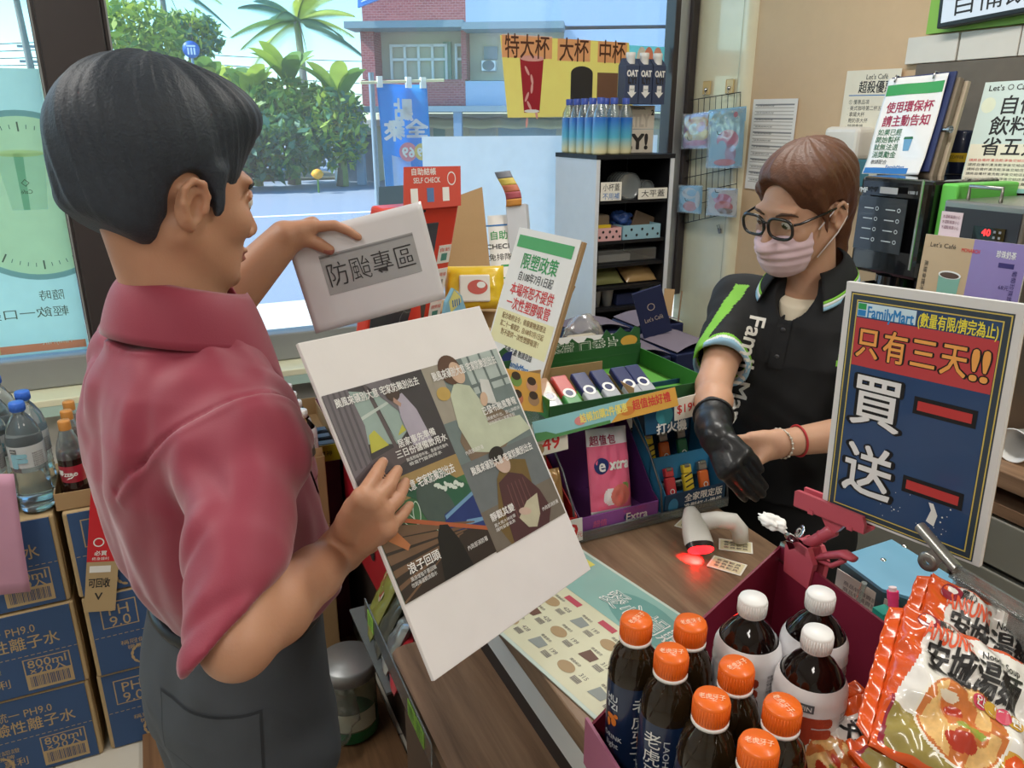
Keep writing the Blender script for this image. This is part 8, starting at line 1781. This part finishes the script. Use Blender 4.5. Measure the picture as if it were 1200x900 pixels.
# right hand spread on the board
mR = [B_(424, 582, .034), B_(438, 588, .036), B_(450, 600, .033), B_(455, 619, .028)]
fR = [[B_(438, 560, .028), B_(444, 549, .016), B_(449, 541, .0085)], [B_(455, 570, .030), B_(461, 559, .018), B_(466, 551, .0085)], [B_(466, 585, .028), B_(471, 574, .016), B_(475, 565, .0085)], [B_(469, 606, .022), B_(475, 599, .014), B_(480, 592, .0085)]]
tR = [WrR * .55 + mR[0] * .3 + mR[1] * .15, B_(416, 596, .004), B_(430, 580, -.016), B_(443, 570, -.019)]
hand_sdf(S, WrR, mR, fR, tR)
# left hand pinching the sheet
mL = [P_(366, 266, .012), P_(366, 262, -.010), P_(362, 270, -.028), P_(356, 278, -.040)]
fL = [[P_(392, 264, .012), P_(407, 270, .010), P_(420, 278, .0085)], [P_(392, 276, -.018), P_(402, 290, -.012), P_(408, 300, -.0095)], [P_(384, 290, -.024), P_(392, 303, -.014), P_(394, 312, -.0095)], [P_(374, 298, -.028), P_(378, 310, -.016), P_(378, 318, -.0095)]]
tL = [WrL * .75 + mL[0] * .25 + V(0, 0, -.006), P_(358, 280, .014), P_(373, 286, .013), P_(386, 293, .0098)]
hand_sdf(S, WrL, mL, fL, tL)
body_mesh(S, HF, 'body', T, skin1, lip1, [(f_[2], .006) for f_ in fR[:1]]); eyes(HF, T)
# hair: volume on top, short at sides and nape
S = SDF(HF.o - .17, HF.o + .17, .0026)
S.ell(HF.p(-.022, 0, .056), (.112, .088, .100), HF.R, 0); S.ell(HF.p(.042, .0, .098), (.074, .070, .048), HF.R, .03); S.ell(HF.p(-.068, 0, -.020), (.050, .068, .078), HF.R, .03)
for s in (-1, 1): S.cone(HF.p(.022, .0735 * s, .03), HF.p(.026, .0745 * s, -.016), .012, .006, .012)
S.warp(hair_noise(HF, .0030, 5, 9, 40, 3))
S.ell(HF.p(.115, 0, -.045), (.078, .088, .108), HF.R, .006, 's')
for s in (-1, 1):
    S.ell(HF.p(-.012, .085 * s, -.012), (.027, .032, .040), HF.R, .006, 's'); S.ell(HF.p(.062, .078 * s, -.060), (.046, .05, .070), HF.R, .006, 's')
S.half(HF.p(-.03, 0, -.070), HF.R @ np.array([-.50, 0, -1.0]), .014)
vs, Q = S.mesh(1); qmesh('hair', vs, Q, hair1, T)
# shirt: torso with bloused waist, sleeves to the elbow
zs = HF.o[2] - .262
S = SDF((-.26, .52, 1.0), (.36, 1.38, 1.58), .0036)
secs = [(1.066, .022, 0, .102, .140), (1.092, .020, 0, .124, .160), (1.15, .012, 0, .134, .172), (1.24, .002, 0, .134, .178), (zs - .08, -.006, 0, .130, .182), (zs - .01, -.012, 0, .116, .176), (zs + .045, -.014, 0, .094, .138), (zs + .085, -.012, 0, .072, .084)]
lf = loft(BF, secs, 2.4); S.op(lf, (-.26, .52, 1.0), (.36, 1.38, 1.58), .0)
hemR = ElR + (ShR - ElR) * .02; dirR = unit(ElR - ShR)
S.cone(neckb + V(0, 0, -.02), ShR + V(0, 0, .004), .062, .068, .04); S.cone(neckb + V(0, 0, -.02), ShL + V(0, 0, .004), .062, .068, .04)
S.cone(ShR, ElR + dirR * .03, .061, .043, .03); S.cone(ShL, ElL, .068, .064, .03)
S.warp(folds(BF, [((.55, -.1, -.8), .0085, 17, 3.2, 3), ((.2, .5, -.8), .0050, 26, 5, 9), ((0, 0, 1), .0035, 38, 6, 14)]))
# sewn seams: sleeve head and shoulder yoke
armdir = unit(ShR - neckb); sp = ShR - armdir * .035 + V(0, 0, -.0)
def crease(P, F):
    q = BF.loc(P); d1 = unit(V(.5, .1, -.85)); a1 = unit(np.cross(d1, (.2, .9, .3))); c1 = np.cross(d1, a1); u = [sum(w[i] * q[i] for i in range(3)) for w in (d1, a1, c1)]
    n = noise3(u, (3.5, 12, 12), 83); return .0042 * np.exp(-(n / .16) ** 2) - .002
S.warp(crease)
def seam(P, F):
    d = sum((P[i] - sp[i]) * unit(armdir * 1.0 + V(0, 0, -.28))[i] for i in range(3)); c = np.sqrt(sum((P[i] - ShR[i]) ** 2 for i in range(3)))
    return .0042 * np.exp(-(d / .0035) ** 2) * (c < .16) - .003 * np.exp(-((d - .010) / .006) ** 2) * (c < .16)
S.warp(seam)
e1_, e2_ = at(237, 776, d=.70), at(336, 668, d=.80); hd_ = unit(np.cross(e2_ - e1_, V(*ray(280, 720)))); hd_ = hd_ * np.sign(hd_ @ (WrR - ElR + dirR * .3))
S_l, P_l = S.sl(np.minimum(ShR, ElR) - .12, np.maximum(ShR, ElR) + .16)
dp = sum((P_l[i] - e1_[i]) * hd_[i] for i in range(3)).astype(np.float32); near = sum((P_l[i] - ElR[i]) ** 2 for i in range(3)) < .17 ** 2
blk = S.F[S_l]; S.F[S_l] = np.where(near, smax(blk, dp, .014), blk)
S.cone(ElR - dirR * .03, ElR + dirR * .06, .0375, .0385, .004, 's')
vs, Q = S.mesh(1); shirt_b = bvh_of(vs, Q); qmesh('shirt', vs, Q, redsh, T)
b = MB(); collar(b, neckb + V(0, 0, .070) + BF.F * .004, BF, redsh, .066, .104, .068, .150, .30, .016, None, .012, .06); b.build('collar', T)
# placket, pocket with a dark pen clip
b = MB(); FM1 = fr(BF.p(.2, -.0, 1.25), BF.L * -1, V(0, 0, 1)); FM1[:3, 2] = BF.F; FM1[:3, 0] = BF.L; pv, pf = patch(.032, .34, 4, 30); drape(b, shirt_b, FM1, pv, pf, redsh, .0022); b.build('placket', T)
PMk = FM1.copy(); PMk[:3, 3] = BF.p(.2, -.085, 1.30); b = MB(); pv, pf = patch(.10, .11, 10, 10); drape(b, shirt_b, PMk, pv, pf, redd, .0018); pv, pf = patch(.094, .104, 10, 10); drape(b, shirt_b, PMk, pv, pf, redsh, .0026); b.build('pocket', T)
b = MB(); pv, pf = patch(.012, .085, 2, 10); PM2 = PMk.copy(); PM2[:3, 3] = BF.p(.2, -.075, 1.325); drape(b, shirt_b, PM2, pv, pf, blackm, .006); drape(b, shirt_b, PM2, [(x * .5, y * .3 + .02, 0) for x, y, z in pv], pf, mat('badge gold', '#b78a3a', .4), .0085); b.build('pen', T)
# trousers, belt, shoes
S = SDF((-.26, .72, .02), (.36, 1.36, 1.13), .0055)
S.op(loft(BF, [(.84, .01, 0, .118, .168), (.94, .004, 0, .124, .168), (1.04, .016, 0, .110, .150), (1.085, .022, 0, .106, .144), (1.12, .022, 0, .104, .140)], 2.3), (-.26, .72, .75), (.36, 1.36, 1.13), 0)
for s in (-1, 1): limb(S, [BF.p(-.005, .082 * s, .86), BF.p(.012, .088 * s, .50), BF.p(-.005, .092 * s, .075)], [.098, .075, .062], .03)
S.warp(folds(BF, [((.2, .2, -1), .005, 16, 5, 31), ((.9, .1, -.4), .0035, 22, 6, 33)]))
vs, Q = S.mesh(1); tr_b = bvh_of(vs, Q); qmesh('trousers', vs, Q, trs, T)
BKM = fr(BF.p(-.2, -.07, .885), -BF.F, V(0, 0, 1)); sidev = unit(-BF.L * .75 - BF.F * .66); BKM = np.eye(4); BKM[:3, 2] = sidev; BKM[:3, 1] = (0, 0, 1); BKM[:3, 0] = np.cross((0, 0, 1), sidev); BKM[:3, 3] = BF.p(-.10, -.13, .945)
b = MB()
for w_, h_, off, m in ((.152, .086, .0015, trsd), (.146, .080, .0028, trs)): pv, pf = patch(w_, h_, 14, 8); drape(b, tr_b, BKM, pv, pf, m, off)
b.build('back_pocket', T)
b = MB(); bl2 = [BF.p(.022 + .106 * math.cos(a), .142 * math.sin(a), 1.064) for a in np.linspace(0, 2 * math.pi, 40)[:-1]]; b.tube(bl2, .010, mat('belt black', '#1c1c1e', .4), 8, True); b.build('belt', T)
for s in (-1, 1):
    S = SDF(BF.p(.05, .092 * s, .05) - .18, BF.p(.05, .092 * s, .05) + .18, .006); S.ell(BF.p(.06, .092 * s, .038), (.125, .046, .045), BF.R, 0); S.ell(BF.p(-.01, .092 * s, .06), (.06, .045, .055), BF.R, .03); S.half(BF.p(0, 0, .002), V(0, 0, -1), .002); vs, Q = S.mesh(1); qmesh('shoe', vs, Q, mat('shoe black', '#1b1b1d', .4), T)
# ---- the clerk behind the counter
skin2 = mat('skin light warm', '#c2967c', .5, var=.05, scale=30, sss=.15, bump=.1, bscale=300); hair2 = mat('hair auburn', '#5a3622', .5, var=.35, scale=90, bump=.5, bscale=240); brow2 = mat('brow brown', '#4a3428', .7)
polo = mat('polo black', '#17181b', .8, var=.1, scale=30, bump=.2, bscale=900); lime = mat('polo lime', '#7fc241', .7); pband = mat('polo white band', '#dfe4e4', .7); pblu = mat('polo pale blue band', '#8fb8d2', .7); under = mat('undershirt cream', '#e2d6bf', .8); glove = mat('glove black', '#151619', .4, coat=.15, bump=.2, bscale=200); maskm = mat('mask pink', '#ecd0d9', .8, bump=.15, bscale=500, transl=.15); frame_b = mat('glasses black', '#141315', .2, coat=.5)
CYAW = math.radians(186); CH = Frame(at(941, 244, d=1.56), CYAW, math.radians(16), math.radians(-3))
CB = Frame(V(CH.o[0] + .045, CH.o[1] + .005, 0), math.radians(203))
T = thing('person', 'person in a black polo shirt with pink mask and glasses behind the counter', 'person', V(CB.o[0], CB.o[1], 0)); clerk = T
nb = CB.p(-.012, 0, CH.o[2] - .168); zs2 = CH.o[2] - .222
SR = at(862, 345, d=1.62); SL = CB.p(.0, .152, zs2)      # her right shoulder shows on the left of the photo
SR = CB.p(.0, -.152, zs2); ER = at(836, 452, d=1.545); WR_ = at(836, 500, d=1.385)
EL = at(1050, 500, d=1.47); WL_ = at(912, 520, d=1.40)
S = SDF((.80, .84, 1.02), (1.45, 1.50, 1.73), .0030)
head_sdf(S, CH, nb, (.047, .052), .95)
for sh in (SR, SL): limb(S, [nb + V(0, 0, -.01), nb * .45 + sh * .55 + V(0, 0, -.012), sh], [.042, .036, .040], .02)
limb(S, [SR, SR * .45 + ER * .55, ER], [.043, .041, .034], .02); limb(S, [ER, ER * .6 + WR_ * .4, WR_], [.034, .035, .024], .012)
limb(S, [SL, SL * .45 + EL * .55, EL], [.043, .041, .034], .02); limb(S, [EL, EL * .65 + WL_ * .35, WL_], [.033, .035, .0235], .012)
# her left hand, tucked under the gloved one
D_ = lambda px, py, d: at(px, py, d=d + DO)
DO = .022
mL2 = [D_(880, 513, 1.365), D_(874, 521, 1.37), D_(872, 531, 1.375), D_(876, 541, 1.38)]
fL2 = [[D_(858, 515, 1.355), D_(848, 522, 1.355), D_(842, 528, 1.36)], [D_(853, 526, 1.358), D_(844, 534, 1.36), D_(839, 540, 1.365)], [D_(853, 537, 1.365), D_(845, 544, 1.368), D_(841, 549, 1.37)], [D_(860, 547, 1.375), D_(853, 552, 1.378), D_(849, 556, 1.38)]]
tL2 = [D_(896, 530, 1.37), D_(885, 543, 1.36), D_(877, 552, 1.36), D_(870, 558, 1.362)]
hand_sdf(S, WL_, mL2, fL2, tL2, .0072)
vs0 = body_mesh(S, CH, 'body', T, skin2, lip1)
eyes(CH, T, (.9, 0, -.30))
for o in list(T.children):
    if o.name.startswith('eyebrow'): o.data.materials[0] = brow2
# upper eyelids half lowered
S = SDF(CH.o - .16, CH.o + .19, .0028); 
S.ell(CH.p(-.022, 0, .048), (.104, .083, .088), CH.R, 0); S.ell(CH.p(.02, .012, .078), (.075, .070, .045), CH.R, .03); S.ell(CH.p(-.075, 0, -.005), (.04, .058, .065), CH.R, .03)
for s in (-1, 1): S.cone(CH.p(.040, .066 * s, .048), CH.p(.022, .0725 * s, .000), .014, .007, .014); S.cone(CH.p(.02, .0735 * s, .000), CH.p(.026, .0765 * s, -.035), .006, .003, .008)
S.cone(CH.p(-.105, 0, -.005), CH.p(-.118, .004, -.03), .024, .026, .02); S.cone(CH.p(-.118, .004, -.03), CH.p(-.10, .0, -.13), .027, .022, .012); S.cone(CH.p(-.10, .0, -.13), CH.p(-.085, .0, -.185), .022, .010, .012)
S.warp(hair_noise(CH, .0024, 12, 11, 48, 6))
S.ell(CH.p(.112, -.004, -.030), (.074, .078, .122), CH.R, .008, 's')
for s in (-1, 1):
    S.ell(CH.p(-.008, .083 * s, -.012), (.026, .030, .036), CH.R, .006, 's'); S.ell(CH.p(.060, .074 * s, -.070), (.040, .042, .075), CH.R, .006, 's')
vs, Q = S.mesh(1); qmesh('hair', vs, Q, hair2, T)
b = MB(); b.tube([CH.p(-.113, .027 * math.cos(a), -.016 + .022 * math.sin(a)) for a in np.linspace(0, 6.283, 20)[:-1]], .004, blackm, 8, True); b.build('hair_tie', T)
# mask with pleats and ear loops
S = SDF(CH.o - .02 + CH.F * .04 - .13, CH.o + CH.F * .04 + .13, .0024)
S.ell(CH.p(.030, 0, -.052), (.086, .068, .072), CH.R, 0); S.cone(CH.p(.092, 0, -.012), CH.p(.112, 0, -.040), .014, .020, .02); S.ell(CH.p(.06, 0, -.088), (.045, .045, .034), CH.R, .02)
def pleat(P, F): x, y, z = CH.loc(P); return .0016 * np.sin((z + .02) * 330) * np.exp(-((z + .055) / .03) ** 2)
S.warp(pleat)
S.half(CH.p(.06, 0, -.012), CH.R @ np.array([.30, 0, 1.0]), .003); S.half(CH.p(.043, 0, 0), CH.R @ np.array([-1., 0, -.10]), .004); S.half(CH.p(.07, 0, -.113), CH.R @ np.array([-.35, 0, -1.0]), .004)
vs, Q = S.mesh(1); qmesh('face_mask', vs, Q, maskm, T)
for s in (-1, 1):
    b = MB(); b.tube([CH.p(.036, .066 * s, -.022), CH.p(.016, .0745 * s, -.002), CH.p(-.006, .082 * s, .018), CH.p(-.026, .085 * s, .012), CH.p(-.026, .083 * s, -.014), CH.p(-.006, .078 * s, -.040), CH.p(.034, .060 * s, -.082)], .0014, mat('loop white', '#ece6e8', .6), 6); b.build('mask_loop', T)
# glasses
G = MB(); gz = .000
def lens(s):
    P = []
    for a in np.linspace(0, 2 * math.pi, 33)[:-1]:
        cx_, sx_ = math.cos(a), math.sin(a); rx = .0280 * (abs(cx_) ** .7) * (1 if cx_ > 0 else -1); rz = .0205 * (abs(sx_) ** .75) * (1 if sx_ > 0 else -1)
        P.append(CH.p(.1075 - .20 * (abs(rx * 1) if (rx * s) > 0 else 0) ** 1.15 - .10 * .0, (.0335 * s) + rx, gz - .001 + rz))
    return P
for s in (-1, 1): G.tube(lens(s), .0031, frame_b, 8, True)
G.tube([CH.p(.1075, -.009, .006), CH.p(.1095, 0, .009), CH.p(.1075, .009, .006)], .0020, frame_b, 8)
for s in (-1, 1): G.tube([CH.p(.1000, .0610 * s, .009), CH.p(.092, .069 * s, .010), CH.p(.03, .0775 * s, .011), CH.p(-.012, .0825 * s, .013), CH.p(-.028, .082 * s, -.004)], [.0026, .0026, .0024, .0020, .0016], frame_b, 8)
G.build('glasses', T)
for s in (-1, 1):
    b = MB(); P = lens(s); b.add([sum(P) / len(P)] + P, [(0, i + 1, (i + 1) % len(P) + 1) for i in range(len(P))], clear_mat('lens', '#f6f8fb', .10, .01), True); b.build('lens', T)
# polo shirt
S = SDF((.82, .84, .92), (1.50, 1.56, 1.52), .0038)
lf = loft(CB, [(.93, .0, 0, .112, .150), (1.05, .004, 0, .108, .142), (1.18, .008, 0, .112, .150), (zs2 - .09, .008, 0, .112, .156), (zs2 - .01, -.002, 0, .098, .150), (zs2 + .035, -.010, 0, .080, .112), (zs2 + .066, -.012, 0, .064, .072)], 2.3)
S.op(lf, (.82, .84, .92), (1.50, 1.56, 1.52), 0)
for sh in (SR, SL): S.cone(nb + V(0, 0, -.022), sh + V(0, 0, .0), .050, .054, .035)
slR = SR * .22 + ER * .78; slL = SL * .25 + EL * .75
S.cone(SR, slR + unit(ER - SR) * .05, .057, .062, .03); S.cone(SL, slL + unit(EL - SL) * .05, .057, .062, .03)
S.warp(folds(CB, [((.5, .3, -.8), .006, 18, 4, 51), ((.1, -.5, -.8), .004, 28, 6, 53), ((0, .8, -.4), .003, 34, 7, 55)]))
for sl, el, sh in ((slR, ER, SR), (slL, EL, SL)):
    dd = unit(el - sh); S_l, P_l = S.sl(np.minimum(sl, el) - .11, np.maximum(sl, el) + .11); dp = sum((P_l[i] - sl[i]) * dd[i] for i in range(3)).astype(np.float32); near = sum((P_l[i] - (sl + dd * .05)[i]) ** 2 for i in range(3)) < .088 ** 2; blk = S.F[S_l]; S.F[S_l] = np.where(near, smax(blk, dp, .004), blk)
    S.cone(sl - dd * .05, sl + dd * .06, .048, .056, .004, 's')
# open V at the neck
S.ell(nb + CB.F * .070 + V(0, 0, .010), (.045, .042, .085), CB.R, .004, 's')
vs, Q = S.mesh(1); C = vs[Q].mean(1); q = CB.loc([C[:, 0], C[:, 1], C[:, 2]]); mi = np.zeros(len(Q), int)
for sl, el, sh in ((slR, ER, SR), (slL, EL, SL)):
    dd = unit(el - sh); t = ((C - sl) @ dd); nearm = np.linalg.norm((C - sl) - np.outer(t, dd), axis=1) < .085
    mi[nearm & (t > -.009)] = 3; mi[nearm & (t <= -.009) & (t > -.016)] = 2; mi[nearm & (t <= -.016) & (t > -.024)] = 1
for s, sh in ((-1, SR), (1, SL)):
    ys = q[1] * s; mi[(ys > .112) & (ys < .140) & (q[2] > zs2 - .075 - .3 * (ys - .112)) & (q[0] > .0) & (q[2] < zs2 + .05)] = 1
    mi[(ys > .098) & (q[2] < 1.235) & (q[2] > 1.02) & (q[0] < .062) & (q[0] > .020) & (ys < .155)] = 1
qmesh('polo_shirt', vs, Q, [polo, lime, pband, pblu], T, mi); pb = bvh_of(vs, Q)
S = SDF(nb - .12, nb + .12, .003); S.cone(nb + V(0, 0, -.09) + CB.F * .022, nb + V(0, 0, .004) + CB.F * .010, .066, .0575, .0)
S.half(nb + V(0, 0, .010), CB.R @ np.array([.55, 0, 1.0]), .003); vs, Q = S.mesh(1); qmesh('undershirt', vs, Q, under, T)
b = MB(); collar(b, nb + V(0, 0, .054), CB, polo, .058, .095, .050, .078, .62, .010, ((.78, .84, lime), (.84, .90, pband), (.90, .97, pblu)), .020); b.build('collar', T)
# placket with buttons and the vertical lettering
FMc = np.eye(4); FMc[:3, 2] = CB.F; FMc[:3, 0] = CB.L; FMc[:3, 1] = (0, 0, 1); FMc[:3, 3] = CB.p(.2, -.002, zs2 - .03); pv, pf = patch(.030, .14, 4, 14); b = MB(); drape(b, pb, FMc, pv, pf, polo, .0022); b.build('placket', T)
for k in range(2):
    h = pb.ray_cast(Vector(CB.p(.3, -.002, zs2 - .020 - .055 * k)), Vector(-CB.F), 1); b = MB(fr(np.array(h[0]) + CB.F * .003, CB.L, V(0, 0, 1))); b.lathe([(0, .002), (.0045, .0022), (.0055, 0)], mat('button grey', '#3a3b3f', .3), None, 16); b.build('button', T)
dv_ = unit(V(-.66, -.68, .30)); FMt = np.eye(4); FMt[:3, 2] = dv_; FMt[:3, 0] = unit(np.cross((0, 0, 1), dv_)); FMt[:3, 1] = np.cross(dv_, FMt[:3, 0]); FMt[:3, 3] = at(870, 437, d=1.47) + dv_ * .05
b = MB(); drape_text(b, pb, FMt, 'FamilyMart', 0, 0, .046, mat('polo print white', '#e9e6df', .7), w=.245, bold=.03, off=.002, rot=-1.70); b.build('lettering', T)
# trousers down to the floor and shoes
S = SDF((.98, .94, .02), (1.52, 1.50, .99), .006); S.op(loft(CB, [(.76, -.01, 0, .110, .158), (.86, -.008, 0, .114, .158), (.97, 0, 0, .104, .142)], 2.3), (.98, .94, .7), (1.52, 1.50, .99), 0)
for s in (-1, 1): limb(S, [CB.p(-.005, .078 * s, .82), CB.p(.012, .082 * s, .46), CB.p(-.005, .085 * s, .075)], [.092, .068, .055], .03)
vs, Q = S.mesh(1); qmesh('trousers', vs, Q, mat('trousers black', '#141416', .8), T)
for s in (-1, 1):
    c = CB.p(.05, .085 * s, .05); S = SDF(c - .17, c + .17, .006); S.ell(CB.p(.05, .085 * s, .036), (.115, .042, .042), CB.R, 0); S.ell(CB.p(-.01, .085 * s, .06), (.055, .042, .05), CB.R, .03); S.half(CB.p(0, 0, .002), V(0, 0, -1), .002); vs, Q = S.mesh(1); qmesh('shoe', vs, Q, mat('shoe black', '#1b1b1d', .4), T)
# black glove on her right hand
DO = -.004
S = SDF((.74, .80, .96), (1.08, 1.18, 1.28), .0028)
S.cone(ER * .25 + WR_ * .75, WR_, .0350, .0300, .0); wg = D_(840, 512, 1.355)
S.cone(WR_, wg, .0305, .030, .012)
mG = [D_(868, 535, 1.315), D_(862, 543, 1.312), D_(855, 550, 1.315), D_(848, 555, 1.322)]
fG = [[D_(882, 551, 1.325), D_(890, 562, 1.335), D_(896, 570, 1.342)], [D_(876, 560, 1.322), D_(886, 571, 1.332), D_(893, 579, 1.34)], [D_(868, 566, 1.324), D_(878, 577, 1.334), D_(885, 584, 1.342)], [D_(858, 568, 1.33), D_(867, 578, 1.338), D_(873, 585, 1.345)]]
tG = [D_(858, 520, 1.33), D_(874, 530, 1.318), D_(884, 540, 1.32), D_(891, 550, 1.325)]
hand_sdf(S, wg, mG, fG, tG, .0086); S.warp(folds(CB, [((.3, .5, -.6), .0016, 60, 20, 71)]))
vs, Q = S.mesh(1); qmesh('glove', vs, Q, glove, T)
b = MB(); cuff = unit(WR_ - ER); cu = ER * .24 + WR_ * .76; u_ = unit(np.cross(cuff, (0, 0, 1))); w_ = np.cross(cuff, u_); b.tube([cu + u_ * .0352 * math.cos(a) + w_ * .0352 * math.sin(a) for a in np.linspace(0, 6.283, 28)[:-1]], .003, glove, 8, True); b.build('cuff', T)
# bracelets on the left wrist
def band(t, r, rad, m, name, bead=False):
    c = WL_ * (1 - t) + EL * t; dd = unit(EL - WL_); u_ = unit(np.cross(dd, (0, 0, 1))); w_ = np.cross(dd, u_); b = MB(); P = [c + u_ * r * math.cos(a) + w_ * r * math.sin(a) + dd * (.006 * math.cos(a) if bead else 0) for a in np.linspace(0, 6.283, 37)[:-1]]
    b.tube(P, rad, m, 6, True)
    if bead:
        for p in P[::2]: b.lathe([(0, .0026), (.0022, .0012), (.0026, 0), (.0022, -.0012), (0, -.0026)], m, tr(*p), 8)
    b.build(name, T)
band(.16, .0285, .0022, mat('cord red', '#b02a30', .5), 'red_cord'); band(.02, .0275, .0011, mat('bracelet silver', '#cfcac0', .3, metal=.6), 'bead_bracelet', True)
